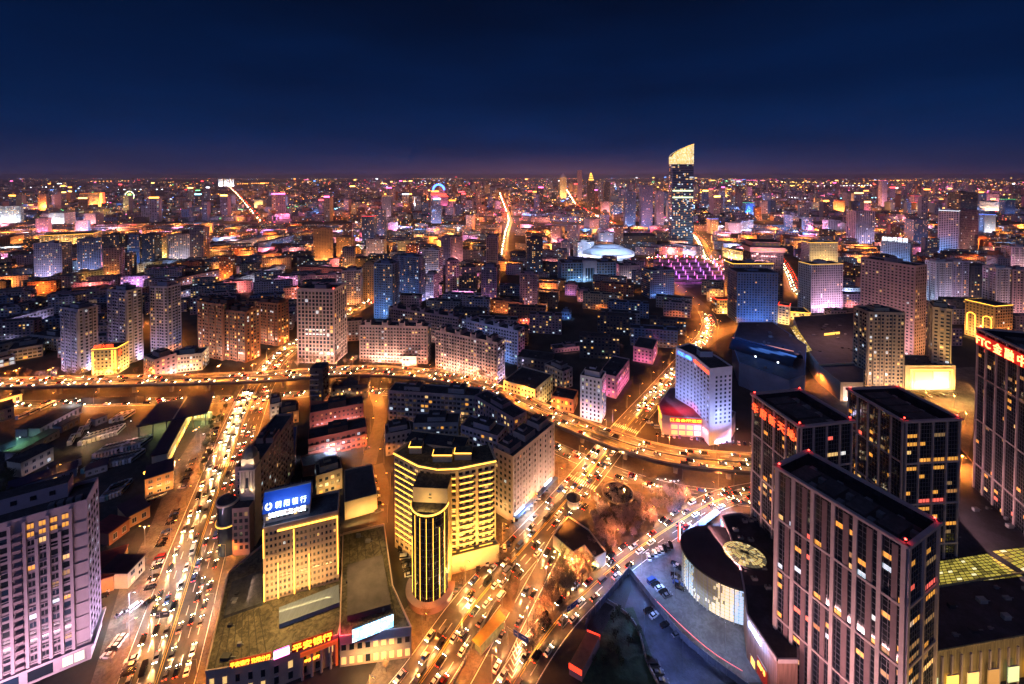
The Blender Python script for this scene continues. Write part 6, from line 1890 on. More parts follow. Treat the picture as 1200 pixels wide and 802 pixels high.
ga = T('gold outlined hall with two lit arches behind the right beige tower', (1131, 352), (1166, 360), 392, 26, 'orange', 'grid', .05, (('front', 'gold', 4), ('right', 'orange', 3)), name='arched_hall', crown=GOLD, house=False)
for f_ in (.08, .62):
    m = MB()
    for k in range(10):
        w0_, w1_ = math.pi * k / 10, math.pi * (k + 1) / 10
        c = ga.W * (f_ + .15); q = ga.W * .14
        m.tube((c + math.cos(w0_) * q, -.4, ga.h * .6 + math.sin(w0_) * q), (c + math.cos(w1_) * q, -.4, ga.h * .6 + math.sin(w1_) * q), .35, .35, GOLD, 5)
    m.tube((ga.W * (f_ + .01), -.4, ga.h * .15), (ga.W * (f_ + .01), -.4, ga.h * .6), .35, .35, GOLD, 5); m.tube((ga.W * (f_ + .29), -.4, ga.h * .15), (ga.W * (f_ + .29), -.4, ga.h * .6), .35, .35, GOLD, 5)
    m.build('lit_arch', ga.root)
T('tower with bright blue striped front and dark brown side', (1100, 247), (1124, 248), 298, 34, 'white', 'strip', .03, (('front', (.15, .4, 1), 6),), name='office_tower', bay=4, fh=4, crown=NEON_W)
T('dark brown rear half of the blue striped tower', (1124, 248), (1147, 247), 298, 30, 'mauve', 'strip', .04, (('front', 'warm', .6),), name='office_tower', bay=4, fh=4)
T('dark round shouldered tower rising behind the blue striped one', (1126, 226), (1146, 226), 276, 40, 'dark', 'glass', .03, (), name='office_tower', bay=5)
wl = T('white office with a white lettered roof sign and blue lit flank', (1032, 283), (1067, 286), 316, 26, 'white', 'grid', .03, (('front', 'blue', 2.5),), name='office_tower')
wl.text('新世界百货', 'front', 2, wl.W - 4, wl.h + 1.5, -.5, NEON_W, 8)
T('grey striped tower left of the lettered office', (1003, 248), (1025, 248), 289, 30, 'lilac', 'strip', .05, (('front', 'lilac', 2.4),), name='office_tower', bay=5)
T('speckled office with many lit windows right of the lettered one', (1071, 258), (1088, 258), 291, 26, 'blue', 'grid', .3, (('front', 'blue', .8),), name='office_tower', warm=.8)
T('white office with a pointed lit top beside the blue striped tower', (1154, 252), (1167, 252), 277, 24, 'white', 'grid', .1, (('front', 'white', 3.5),), name='office_tower', crown=NEON_B)
T('slim white tower with dark seams in the far right town', (971, 259), (985, 259), 278, 24, 'white', 'strip', .05, (('front', 'lilac', 2.5),), name='office_tower', bay=5)
T('slim yellow lit tower with a domed top in the far right town', (992, 262), (999, 260), 280, 22, 'cream', 'strip', .05, (('front', 'gold', 4),), name='office_tower')
T('tower with a blue lit crown beside the far boulevard', (832, 257), (842, 257), 274, 22, 'beige', 'grid', .1, (('front', 'gold', 3),), name='office_tower', crown=NEON_B)
T('white office with stepped roof beyond the far boulevard', (854, 262), (868, 262), 277, 22, 'white', 'grid', .1, (('front', 'pink', 4),), name='office_tower')
T('blue white office with slanted roof beyond the far boulevard', (868, 261), (883, 258), 276, 22, 'white', 'wide', .1, (('front', (.5, .6, 1), 5),), name='office_tower')
T('yellow boxed tower far off on the right', (1074, 238), (1084, 238), 251, 30, 'orange', 'grid', .1, (('front', 'gold', 12),), name='office_tower', crown=NEON_R)
T('small yellow tower under a white roof light, beyond the tallest tower', (848, 221), (852, 221), 233, 20, 'orange', 'grid', .1, (('front', 'gold', 22),), name='office_tower', crown=NEON_W)
T('bright blue lit low building beyond the tallest tower', (874, 238), (884, 238), 250, 30, 'blue', 'wide', .1, (('front', (.02, .15, 1), 26),), name='office_tower', crown=NEON_G)
T('yellow and white tower in the far right town', (894, 238), (900, 238), 250, 24, 'beige', 'grid', .1, (('front', 'gold', 16),), name='office_tower', crown=GOLD)
T('orange and red hotel glowing in the far right town', (976, 236), (990, 236), 250, 30, 'orange', 'grid', .1, (('front', 'orange', 14),), name='hotel', crown=NEON_R)
T('far purple tower topped by a magenta light and a white beacon', (1034, 212), (1040, 212), 244, 26, 'lilac', 'grid', .05, (('front', 'magenta', 5),), name='skyline_tower', crown=NEON_M)
T('far hotel with red neon roof on the right', (1072, 230), (1080, 230), 246, 30, 'mauve', 'grid', .1, (('front', 'red', 8),), name='hotel', crown=NEON_R)
T('long pale building with green lit end far off on the right', (1148, 236), (1176, 238), 247, 40, 'cream', 'grid', .08, (('front', 'warm', 5),), name='office_tower')
T('tower with a bright green lit crown far off on the right', (1178, 234), (1190, 234), 254, 24, 'blue', 'grid', .1, (('front', 'blue', .8),), name='office_tower', crown=NEON_G)
T('pale pink tower far off on the right, left of a lower one', (1150, 227), (1157, 227), 240, 24, 'pink', 'grid', .08, (('front', 'rose', 7),), name='office_tower')
T('pair of low pale pink towers far off on the right', (1160, 228), (1171, 228), 240, 24, 'pink', 'grid', .08, (('front', 'rose', 7),), name='office_tower')
T('brown flats with a pale end at the right edge', (1156, 300), (1169, 303), 322, 18, 'pink', 'grid', .08, (('front', 'lilac', 2.5),), name='apartment_tower')
T('brown side block beside the pale ended flats at the right edge', (1170, 297), (1188, 297), 320, 18, 'brick', 'grid', .08, (('front', 'orange', 1),), name='apartment_tower')
T('white flats with an orange flank at the right edge', (1186, 290), (1212, 290), 322, 18, 'white', 'tower', .08, (('front', 'pink', 2.5),), name='apartment_tower')
# shopping halls with dark roofs
hh1, hhq, hhc = shed('shopping_hall', 'wide hall with a dark blue arched glass roof beside the white hotel', [(858, 402), (866, 425), (925, 447), (943, 440), (945, 405), (905, 378), (866, 378)], 20, wallm('blue'), MALLR)
m = MB()
for k in range(14):
    w0_, w1_ = math.pi * k / 14, math.pi * (k + 1) / 14
    a0_, a1_ = P(862, 404, 20) - hhc, P(936, 425, 20) - hhc
    d = (a1_ - a0_); n = Vector((-d.y, d.x)).normalized()
    f = lambda p, w: (p.x + n.x * (-13 * math.cos(w) - 2), p.y + n.y * (-13 * math.cos(w) - 2), 20.0 + math.sin(w) * 7)
    m.face([f(a0_, w0_), f(a1_, w0_), f(a1_, w1_), f(a0_, w1_)], GLASS_B)
m.build('arched_roof', hh1)
lamp('AREA', 'hall_blue', 16000, (.1, .28, 1), (0, -6, 52), hh1, (rad(12), 0, 0), size=50, size_y=20)  # added area lamp above the roof, brightens the dark hall
lamp('AREA', 'hall_side_blue', 16000, (.08, .25, 1), (*(P(940, 452, 0) - hhc), 3), hh1, (rad(118), 0, rad(40)), size=18, size_y=1)  # added area lamp, blue light for the side wall
m = MB(); a0_, a1_ = P(858, 396, 20.7) - hhc, P(930, 412, 20.7) - hhc; m.tube((a0_.x, a0_.y, 20.9), (a1_.x, a1_.y, 20.9), .35, .35, M('edge_light_rose', (1, .4, .3), emit=.8, ecol=(1, .36, .22)), 5); m.build('edge_light', hh1)
roof_clutter(hh1, hhq, 20, 12, 21)
for fx, fy in ((883, 424), (909, 431)):
    c = P(fx, fy, 18) - hhc; m = MB(); m.lathe(c.x, c.y - 3, [(.05, 23), (.7, 23.3), (.7, 24.2), (.05, 24.6)], NEON_W, 8); m.build('flood_lamp', hh1)
s1_, s1q, s1c = shed('shopping_hall', 'broad mall with a dark roof and a gold lit entrance strip, behind the beige towers', [(930, 372), (1010, 366), (1010, 400), (1012, 425), (960, 428), (942, 405)], 16, wallm('beige'), MALLR)
roof_clutter(s1_, s1q, 16, 16, 12)
glass_grid(s1_, s1c, [(926, 384), (932, 382), (952, 411), (945, 413)], 16.9, 3, 22, (SKY_Y, SKY_Y2, SKY_W), (5, 3, 1), 5)
wall_panel(s1_, P(966, 392, 17.5) - s1c, P(984, 390, 17.5) - s1c, 16.2, 18.4, GOLD_S, .1, .3, 'light_box')
lamp('AREA', 'mall_roof_rose', 22000, (1, .45, .4), (0, 0, 46), s1_, (0, 0, 0), size=60, size_y=30)

s2_, s2q, s2c = shed('shopping_hall', 'gold lit mall front with a glowing white sign board beside the forecourt', [(945, 410), (955, 425), (985, 449), (1012, 449), (1012, 428), (965, 408)], 15, wallm('beige'), MALLR)
for i in range(7):
    a, b = P(952, 418, 15) - s2c, P(986, 449, 15) - s2c
    p, q = a.lerp(b, (i + .08) / 7), a.lerp(b, (i + .92) / 7)
    wall_panel(s2_, p, q, 1, 11 if i in (1, 2, 3) else 5, (GOLD_S, LIT['w'], GOLD_S, LIT['c'], LIT['w'], GOLD_S, LIT['o'])[i], .2, .3, 'shop_window')
a, b = P(987, 449, 15) - s2c, P(1011, 449, 15) - s2c
wall_panel(s2_, a.lerp(b, .05), a.lerp(b, .95), 1, 12, M('sign_panel_pink', (.6, .45, .4), .6, emit=.55, ecol=(1, .62, .5), sample=True), .2, .3, 'sign_board')
wall_panel(s2_, a.lerp(b, .1), a.lerp(b, .9), 1.2, 3.2, NEON_W, .6, .2, 'light_box')
wash(s2_, a, b, 'warm', 4000, 9, 1, .4)
gs = T('shop with a yellow glowing facade frame on the forecourt behind the glass towers', (1061, 430), (1120, 430), 457, 22, 'beige', 'grid', 0, (('front', 'gold', 12),), name='shop', house=False, faces=())
strip_part(gs, 'front', gs.W * .18, gs.W * .52, 1.5, gs.h - 4, M('shop_gold', (1, .7, .2), .5, emit=1.6, ecol=(1, .55, .08), sample=True), .1, .3, 'shop_window')
strip_part(gs, 'front', gs.W * .56, gs.W * .86, 1.5, gs.h - 4, M('shop_gold_pale', (1, .8, .4), .5, emit=1.3, ecol=(1, .66, .2), sample=True), .1, .3, 'shop_window')
strip_part(gs, 'front', gs.W * .1, gs.W * .93, gs.h - 2.6, gs.h - 2.1, GOLD, .3, .6)
for f_ in (.1, .92): strip_part(gs, 'front', gs.W * f_, gs.W * f_ + .5, 1, gs.h - 2.6, GOLD, .3, .6)
lamp('AREA', 'forecourt_light', 16000, FLOOD['gold'], (gs.W / 2, -22, 13), gs.root, (0, 0, 0), size=40, size_y=8)
for i, (x0, y0, x1, y1, bs, lb) in enumerate(((712 + 67, 350, 790 + 70, 345, 357, None),)): pass
T('low yellow lit station behind the mall road', (840, 352), (864, 352), 368, 14, 'orange', 'wide', .4, (('front', 'gold', 5),), name='station', crown=NEON_R, house=False)
T('yellow kiosk building with a red and blue sign beside the dark blue hotel', (912, 358), (925, 360), 379, 16, 'beige', 'wide', .3, (('front', 'gold', 6),), name='kiosk', crown=NEON_R, house=False)
T('round ended restaurant with gold lit eaves by the pink striped hotel', (922, 366), (950, 368), 374, 24, 'beige', 'wide', .4, (('front', 'gold', 5),), name='restaurant', crown=GOLD, house=False)
T('pale arcade lit gold along the far boulevard', (846, 291), (876, 297), 301, 30, 'cream', 'wide', .5, (('front', 'gold', 6),), name='arcade', crown=GOLD_S)
T('low white hall at the foot of the tallest tower', (789, 286), (816, 290), 296, 26, 'white', 'wide', .2, (('front', 'lilac', 3),), name='hall', house=False)
T('flat dark basin hall left of the tallest tower', (727, 277), (770, 277), 289, 60, 'dark', 'grid', .05, (('front', 'orange', .8),), name='hall', house=False)
# round stairs terrace with rings of light
rt = empty('ring_terrace', (*P(782, 292), 0), 0, 'round terrace with curved gold light rings beside the tallest tower', 'terrace')
for k in range(3):
    m = MB(); m.lathe(0, 0, [(42 - k * 11, 0), (42 - k * 11, 4 + k * 3), (34 - k * 11, 4 + k * 3)], wallm('cream'), 36, 1.3, 1); m.lathe(0, 0, [(42.2 - k * 11, 2 + k * 3), (42.9 - k * 11, 2 + k * 3), (42.9 - k * 11, 3.4 + k * 3), (42.2 - k * 11, 3.4 + k * 3)], GOLD, 36, 1.3, 1); m.build('ring', rt)
for px, py in ((958, 452), (985, 464), (1015, 468), (1050, 472), (1085, 474), (1118, 478), (1132, 500), (940, 380), (965, 380)):
    c = P(px, py); street_lamp(c.x, c.y, 1.0, 'on the gold lit forecourt behind the glass towers', True, 0, AMBER, 42000, 'forecourt_amber', HEAD_A)
# market lights: rows of magenta stalls
STALL_L = M('stall_lamp_pink', (1, .4, .7), emit=2.2, ecol=(1, .3, .62))
STALL = M('stall_cloth', (.35, .22, .4), .7, .3, .3)
r = random.Random(31)
for j in range(6):
    for i in range(9):
        px, py = 771 + i * 10.5 + j * 3, 308 + j * 5.2 + r.uniform(-.8, .8)
        c = P(px, py)
        if c.x > P(862, py).x: continue
        o = empty('market_stall', (c.x, c.y, 0), r.uniform(-.2, .2), 'long market stall roof glowing purple in the night market', 'market stall', 'stalls of the purple night market')
        m = MB(); m.box(-9, 9, -2.4, 2.4, 2.6, 3.3, STALL); m.build('canopy', o)
        m = MB(); m.box(-8.6, 8.6, -2, 2, 0.05, 1.2, wallm('grey')); m.build('counter', o)
        m = MB(); m.tube((r.uniform(-7, 7), 3, 0), (0, 3, 9), .15, .15, METAL, 4); m.lathe(0, 3, [(.4, 9), (.55, 9.1), (.55, 15), (.4, 15.2)], r.choice((STALL_L, STALL_L, NEON_P)), 6); m.build('light_column', o)
        if (i + j) % 2 == 0: lamp('POINT', 'stall_light', 6000, (.85, .22, .8), (0, -3, 9), o, size=.5)
# ================================================================== yards, park, parked cars, small things
# ---- coach depot on the left
def lowhouse(name, label, a, b, base_a, D, wall, roofm, h, fl=None, lit=.1, cat='building', **k):
    A, B_ = P(*a), P(*b)
    Bq = long_rect((A, B_), h, name, label, cat, D)
    m = MB(); m.box(0, Bq.W, 0, D, 0, h, wallm(wall) if isinstance(wall, str) else wall, top=roofm); m.build('wall', Bq.root)
    sp, *_ = spec_grid(Bq, 'front', 3.0, 3.4, lit=lit, seed=int(a[0])); s2, *_ = spec_grid(Bq, 'right', 3.0, 3.6, lit=lit, seed=int(a[1]))
    windows(Bq, sp + s2, WFR, 60)
    m = MB(); m.box(-.4, Bq.W + .4, -.4, D + .4, h + .002, h + .35, roofm); m.build('roof', Bq.root)
    if fl: Bq.flood('front', fl[0], fl[1] * Bq.W * h, out=5); 
    return Bq
NAVY = M('roof_navy_metal', (.018, .025, .075), .45, .2, .4, stretch=(6, .3, 1))
PURP = M('roof_plum', (.05, .025, .05), .6, .3, .2)
RUST = M('roof_rust', (.16, .03, .035), .6, .3, .3, stretch=(5, .4, 1))
# long-distance coach hall: two canopies on columns, green-white lit below
ca = [P(160, 500, 9), P(243, 484, 9), P(252, 459, 9), P(184, 473, 9)]
cc_ = sum(ca, Vector((0, 0))) / 4
cp = empty('coach_canopy', (cc_.x, cc_.y, 0), 0, 'wide navy canopy of the coach hall, greenish light under it', 'canopy'); occ(cc_.x, cc_.y, 40)
q = [p - cc_ for p in ca]
m = MB(); m.prism(q, 8.3, 9, NAVY, bottom=True); m.build('roof', cp)
m = MB(); mid0, mid1 = (q[0] + q[1]) / 2, (q[2] + q[3]) / 2; d = (mid1 - mid0).normalized(); n = Vector((d.y, -d.x)) * .35
m.prism([mid0 + n, mid1 + n, mid1 - n, mid0 - n], 9.005, 9.5, M('ridge_pale', (.5, .5, .42), .6, .1)); m.build('ridge', cp)
for i in range(6):
    c = q[0].lerp(q[1], i / 5 * .96 + .02) * .98; m = MB(); m.tube((c.x, c.y, 0), (c.x, c.y, 8.3), .35, .35, CONC, 8); m.build('column', cp)
m = MB(); m.box(q[1].x * .1, q[1].x * .95, q[1].y + 6, q[1].y + 7, 0, 6, wallm('cream'))
for i in range(8): m.box(q[1].x * (.14 + i * .1), q[1].x * (.2 + i * .1), q[1].y + 5.9, q[1].y + 5.99, 2, 4.4, LIT['w'] if i % 3 else LIT['g'])
m.build('hall_wall', cp)
for fx in (.3, .75): lamp('AREA', 'canopy_light', 5200, (.85, 1, .35), (*q[0].lerp(q[1], fx).lerp(q[2].lerp(q[3], 1 - fx), .3), 8.1), cp, (0, 0, 0), size=26, size_y=4)
lowhouse('depot_office', 'two storey cream office with orange lit rooms under its dark roof, beside the avenue', (170, 584), (203, 573), 0, 14, 'orange', PURP, 10.5, ('orange', 26), .2)
for i in range(4):
    c0 = P(171 + i * 8, 553 - i * 1.6, 9); m = MB()
    o = empty('wall_lamp', (c0.x, c0.y - .5, 8.6), 0, 'orange globe lamp on the depot office front', 'wall lamp', 'globe lamps on the depot office')
    m.lathe(0, 0, [(.05, -.7), (.7, -.4), (.9, .2), (.6, .8), (.05, 1)], M('globe_orange', (1, .5, .1), emit=9, ecol=(1, .36, .04), sample=True), 10); m.build('globe', o)
    m = MB(); m.box(-.2, .2, .5, .9, -.2, .2, METAL); m.build('bracket', o)
lg = long_rect((P(178, 550), P(196, 546)), 8, 'long_shed', 'long shed with plum roof and yellow lit shops facing the avenue', 'shed', 70)
m = MB(); m.box(0, lg.W, 0, lg.D, 0, 8, wallm('cream'), top=PURP); m.build('wall', lg.root)
m = MB(); m.prism([(-.5, -.5), (lg.W + .5, -.5), (lg.W + .5, lg.D + .5), (-.5, lg.D + .5)], 8.005, 8.5, PURP); m.build('roof', lg.root)
for i in range(12):
    m = MB(); lg.fbox(m, 'right', 2 + i * 5.7, 6.4 + i * 5.7, .4, 3.4, .05, .3, (LIT['w'], GOLD_S, LIT['g'], LIT['o'])[i % 4]); m.build('shop_front', lg.root)
lg.flood('right', 'gold', 2600, out=4)
for i, (a, b, D_, h, w, rf, lb) in enumerate((
        ((25, 560), (63, 540), 11, 9, 'cream', ROOF, 'small cream two storey house in the coach yard'),
        ((8, 585), (90, 558), 9, 5, 'blue', NAVY, 'low blue roofed shed near the lilac office'),
        ((32, 513), (85, 484), 8, 6, 'lilac', ROOF_B, 'left long pale roofed shed in the coach yard'),
        ((47, 512), (97, 484), 8, 6, 'white', ROOF_B, 'right long pale roofed shed in the coach yard'),
        ((72, 508), (94, 496), 6, 5, 'blue', NAVY, 'short shed with a bright blue roof in the coach yard'),
        ((20, 540), (70, 512), 8, 5, 'grey', ROOF_B, 'long grey shed across the yard beside the cream house'),
        ((-40, 507), (17, 490), 16, 9, 'cream', ROOF, 'cream house at the left edge above the coach yard'))):
    lowhouse('yard_shed' if 'shed' in lb else 'yard_house', lb, a, b, 0, D_, w, rf, h, ('lilac', 1.2) if i in (0, 2, 3) else None)
for k, (a, b, D_, h_, w_, rf, lb) in enumerate((((0, 540), (36, 524), 9, 5, 'grey', NAVY, 'navy roofed shed at the far left of the coach yard'), ((60, 560), (96, 545), 8, 5, 'lilac', ROOF_B, 'grey roofed shed beside the cream yard house'),
        ((100, 560), (126, 552), 7, 4, 'grey', NAVY, 'small navy roofed shed before the front row of coaches'), ((150, 620), (176, 606), 14, 6, 'orange', PURP, 'plum roofed store below the depot office'), ((128, 640), (152, 622), 12, 6, 'brick', RUST, 'rusty roofed store next to the plum roofed one'),
        ((0, 478), (26, 470), 9, 6, 'cream', ROOF_B, 'small cream shed at the left edge under the overpass'), ((112, 500), (126, 494), 7, 5, 'grey', NAVY, 'little navy roofed hut right of the pale sheds'))):
    lowhouse('yard_shed', lb, a, b, 0, D_, w_, rf, h_, ('orange', 4) if k in (3, 4) else ('lilac', 1.2))
wall_ = empty('yard_wall', (*P(95, 474), 0), 0, 'long dark hoarding between the coach yard and the ring road', 'wall')
a, b = P(95, 474) - P(95, 474), P(170, 472) - P(95, 474)
wall_panel(wall_, a, b, 0, 5, DARK, 0, .4, 'panel'); 
for i in range(9):
    c = a.lerp(b, i / 8); m = MB(); m.box(c.x - .15, c.x + .15, c.y + .41, c.y + .7, 0, 5.3, METAL); m.build('post', wall_)
lowhouse('red_roof_shop', 'row of shops with a bright red roof between the lilac office and the avenue', (133, 692), (150, 655), 0, 16, 'orange', RUST, 6.5, ('orange', 5), .3)
lowhouse('old_house', 'old two storey house with arched white trim beside the red roofed shops', (150, 690), (170, 668), 0, 12, 'cream', PURP, 7, ('warm', 4), .3)

# coaches: body, glass band, wheels
COACH = {}
def coach_mesh(c):
    if c not in COACH:
        pm = M('coach_' + c, {'white': (.7, .7, .72), 'silver': (.4, .42, .46), 'cream': (.6, .55, .42), 'teal': (.1, .3, .35)}[c], .35, 0)
        m = MB(); hull([(-5.6, 1.2, .4, 1.15, 2.9), (-5.4, 1.25, .35, 1.2, 3.15), (5.3, 1.25, .35, 1.2, 3.15), (5.7, 1.15, .45, 1.0, 2.8)], pm, m)
        m.box(-3.8, -1.4, -.8, .8, 3.151, 3.4, METAL); m.box(1.2, 3.2, -.6, .6, 3.151, 3.35, DARK)
        g_ = MB()
        for sg in (-1, 1): g_.face([(-5.2, sg * 1.262, 1.5), (5.0, sg * 1.262, 1.5), (5.0, sg * 1.232, 2.6), (-5.2, sg * 1.232, 2.6)], CGLASS)
        g_.face([(5.72, -1.0, 1.3), (5.72, 1.0, 1.3), (5.68, .95, 2.6), (5.68, -.95, 2.6)], CGLASS)
        COACH[c] = (m.mesh('coach'), g_.mesh('window'))
    return COACH[c]
def coach(p, rz, lb, gp, r):
    c = r.choices(('white', 'silver', 'cream', 'teal'), (6, 3, 2, .6))[0]
    me, gl = coach_mesh(c)
    o = link('coach', me, None, (p.x, p.y, 0.012), rz); tag(o, c + ' coach ' + lb, 'coach', gp)
    link('window', gl, o)
    for sx in (-3.4, 3.6):
        for sg in (-1.1, 1.1): link('wheel', WHEEL, o, (sx, sg, .42), 0, (1.3, 1.3, 1.3))
r = random.Random(17)
def coach_row(p0, p1, n, turn, lb, gp):
    a, b = P(*p0), P(*p1)
    d = b - a; ang = math.atan2(d.y, d.x) + turn
    for i in range(n):
        if r.random() < .06: continue
        coach(a.lerp(b, i / max(1, n - 1)), ang + r.uniform(-.03, .03), lb, gp, r)
coach_row((107, 549), (160, 537), 15, rad(62), 'parked in the front row of the yard', 'coaches in the front row of the yard')
coach_row((119, 532), (170, 520), 14, rad(62), 'parked in the second row of the yard', 'coaches in the second row of the yard')
coach_row((100, 518), (140, 506), 9, rad(62), 'parked in the third row of the yard', 'coaches in the third row of the yard')
coach_row((127, 581), (146, 574), 6, rad(62), 'parked behind the depot office', 'coaches behind the depot office')
coach_row((84, 518), (104, 500), 3, rad(15), 'parked along the pale sheds', 'coaches along the pale sheds')
coach_row((137, 492), (150, 489), 3, rad(60), 'parked below the navy canopy', 'coaches below the navy canopy')
coach_row((30, 488), (55, 478), 3, rad(10), 'parked near the overpass hoarding', 'coaches near the hoarding')
for (px, py, cl, pw) in ((67, 564, AMBER, 9000), (100, 524, (1, .6, .3), 9000), (86, 482, (.8, .9, 1), 9000), (235, 526, (.6, .8, 1), 4000), (150, 510, (1, .35, .3), 6000), (20, 530, (.4, 1, .5), 7000)):
    c = P(px, py); street_lamp(c.x, c.y, 0, 'in the coach yard', False, 0, cl, pw, 'yard%d' % px if cl != AMBER else 'amber', HEAD_A if cl == AMBER else HEAD_W)

# ---- parked cars
def park_row(p0, p1, n, turn, lb, gp, keep=.9, z=.02):
    a, b = P(*p0), P(*p1); d = b - a; ang = math.atan2(d.y, d.x) + turn
    for i in range(n):
        if r.random() > keep: continue
        q = a.lerp(b, i / max(1, n - 1)); car(q.x, q.y, ang + r.uniform(-.08, .08), lb, gp, None, False, z, True, False, r.random() < .12, r)
park_row((760, 654), (786, 640), 8, rad(60), 'parked in the row north of the round pavilion', 'cars parked north of the pavilion')
park_row((764, 682), (782, 699), 5, rad(80), 'parked beside the inner ramp of the forecourt', 'cars parked on the forecourt')
park_row((792, 663), (798, 668), 3, rad(20), 'parked close to the round pavilion', 'cars parked close to the pavilion')
park_row((792, 676), (796, 690), 4, rad(70), 'parked in the island of the forecourt', 'cars parked in the forecourt island')
park_row((760, 717), (793, 745), 6, rad(75), 'parked along the fence of the dark yard', 'cars parked in the dark yard')
park_row((766, 780), (776, 800), 3, rad(80), 'parked at the low wall of the dark yard', 'cars parked at the yard wall')
park_row((472, 645), (480, 675), 7, rad(75), 'parked in the alley by the half round tower', 'cars parked in the alley')
park_row((520, 703), (540, 685), 5, rad(45), 'parked in front of the half round tower', 'cars parked by the half round tower')
park_row((560, 668), (596, 640), 8, rad(50), 'parked along the low gold lit podium', 'cars parked by the gold podium')
park_row((590, 622), (640, 575), 12, rad(40), 'parked before the lit shops of the rose slab', 'cars parked before the lit shops')
park_row((142, 720), (176, 705), 5, rad(30), 'parked in the white lit bay by the lilac office', 'cars parked by the lilac office')
park_row((126, 770), (142, 748), 5, rad(80), 'parked at the corner of the lilac office', 'cars parked at the office corner')
park_row((757, 493), (775, 505), 5, rad(60), 'parked beside the red lit podium', 'cars parked beside the red podium')
park_row((770, 510), (880, 522), 17, rad(80), 'parked in front of the red lit podium', 'cars parked before the red podium')
park_row((437, 560), (444, 600), 6, rad(85), 'parked along the alley behind the market', 'cars parked behind the market')
park_row((160, 592), (190, 582), 5, rad(50), 'parked before the depot office', 'cars parked before the depot office')
park_row((214, 572), (226, 540), 6, rad(80), 'parked along the plum roofed shed', 'cars parked along the long shed')
park_row((120, 700), (138, 660), 7, rad(70), 'parked in front of the red roofed shops', 'cars parked before the red roofed shops')
park_row((188, 640), (206, 600), 9, rad(80), 'parked along the service lane of the avenue', 'cars parked on the service lane')
park_row((176, 690), (187, 655), 7, rad(80), 'parked at the kerb of the service lane', 'cars parked at the service lane kerb')
park_row((150, 790), (158, 760), 5, rad(80), 'parked below the lilac office by the avenue', 'cars parked below the lilac office')
park_row((246, 530), (255, 495), 9, rad(80), 'parked beside the canopy of the coach hall', 'cars parked beside the canopy')
park_row((430, 527), (425, 522), 2, rad(80), 'parked at the brick flats', 'cars parked at the brick flats')
park_row((1050, 468), (1120, 462), 10, rad(70), 'parked on the gold lit forecourt', 'cars parked on the lit forecourt')
park_row((790, 625), (828, 612), 7, rad(75), 'parked under the blue lamps of the mall entrance', 'cars parked under the blue lamps')
for (px, py, cl, pw, nm) in ((152, 722, (.75, .88, 1), 16000, 'white'), (205, 665, (1, .75, .6), 22000, 'white'), (238, 712, (1, .8, .6), 12000, 'white')):
    c = P(px, py); street_lamp(c.x, c.y, 0, 'lighting the bay beside the avenue', False, 0, cl, pw, 'bay%d' % px, HEAD_W)
for k, (px, py) in enumerate(((800, 628), (822, 616), (842, 604), (752, 672), (790, 700), (812, 724), (850, 765))):
    c = P(px, py); street_lamp(c.x, c.y, 1.2, 'around the mall forecourt', False, 0, (.18, .38, 1) if k < 4 else (.5, .62, 1), 26000 if k < 4 else 3800, 'blue' if k < 4 else 'white', HEAD_W)
for k, (px, py) in enumerate(((755, 742), (800, 790), (715, 690))):  # lamps added to bring blue light into the dark yard
    c = P(px, py); street_lamp(c.x, c.y, 1.2, 'in the dark stained yard', False, 0, (.22, .34, 1), 6500, 'dim blue', HEAD_W)
for k, (px, py) in enumerate(((443, 452), (500, 478), (530, 500), (575, 492), (400, 475), (385, 542))):
    c = P(px, py); street_lamp(c.x, c.y, 1.2, 'between the flats inside the overpass loop', False, 0, (.8, .95, 1) if k == 0 else (.6, .7, 1) if k % 2 else (1, .5, .2), 40000 if k == 0 else 26000, 'white' if k == 0 else 'pale blue' if k % 2 else 'yellow', HEAD_W)
for k, (px, py) in enumerate(((775, 560), (790, 562))):
    c = P(px, py + 22); street_lamp(c.x, c.y, 0, 'by the bright white lights of the park edge', True, 0, (.9, 1, .9), 12000, 'white', HEAD_W)
for k, (px, py) in enumerate(((860, 520), (820, 518), (785, 508))):
    c = P(px, py); street_lamp(c.x, c.y, 0, 'before the red lit podium', False, 0, (1, .3, .35), 8000, 'pink', HEAD_W)

# ---- trees: bare winter crowns made of limbs and fine twigs
BARK = M('bark', (.09, .065, .05), .9, .3, 2.0)
TWIGS = [M('twig_brown', (.2, .13, .09), .9, .3, 3.0), M('twig_pale', (.26, .2, .22), .9, .3, 3.0), M('leaf_dark', (.045, .06, .03), .9, .4, 3.0)]
def tree_meshes(seed, hgt, spread, twig, n=420, leaf=False):
    r = random.Random(seed)
    t = MB(); t.tube((0, 0, 0), (r.uniform(-.2, .2), r.uniform(-.2, .2), hgt * .42), .22, .13, BARK, 6)
    tips = []
    for k in range(7):
        a = 2 * math.pi * k / 7 + r.uniform(-.3, .3); z0 = hgt * r.uniform(.3, .46); rr = spread * r.uniform(.4, .75)
        p = Vector((math.cos(a) * rr, math.sin(a) * rr, hgt * r.uniform(.6, .92)))
        t.tube((0, 0, z0), p * .55 + Vector((0, 0, z0 * .45)), .09, .06, BARK, 4); t.tube(p * .55 + Vector((0, 0, z0 * .45)), p, .06, .02, BARK, 4)
        tips += [p, p * .6 + Vector((0, 0, z0 * .4))]
    c = MB()
    for _ in range(n):
        b = r.choice(tips)
        v = Vector((r.gauss(0, 1), r.gauss(0, 1), r.gauss(.35, .8))).normalized()
        p = b + Vector((r.gauss(0, spread * .2), r.gauss(0, spread * .2), r.gauss(0, hgt * .07)))
        l = r.uniform(.35, .95) * (0.6 if leaf else 1); w = (.16 if leaf else .055) * r.uniform(.7, 1.6)
        s = v.orthogonal().normalized() * w; q = p + v * l
        c.face([p - s, p + s, q + s * .4, q - s * .4], twig)
    return t.mesh('trunk'), c.mesh('crown')
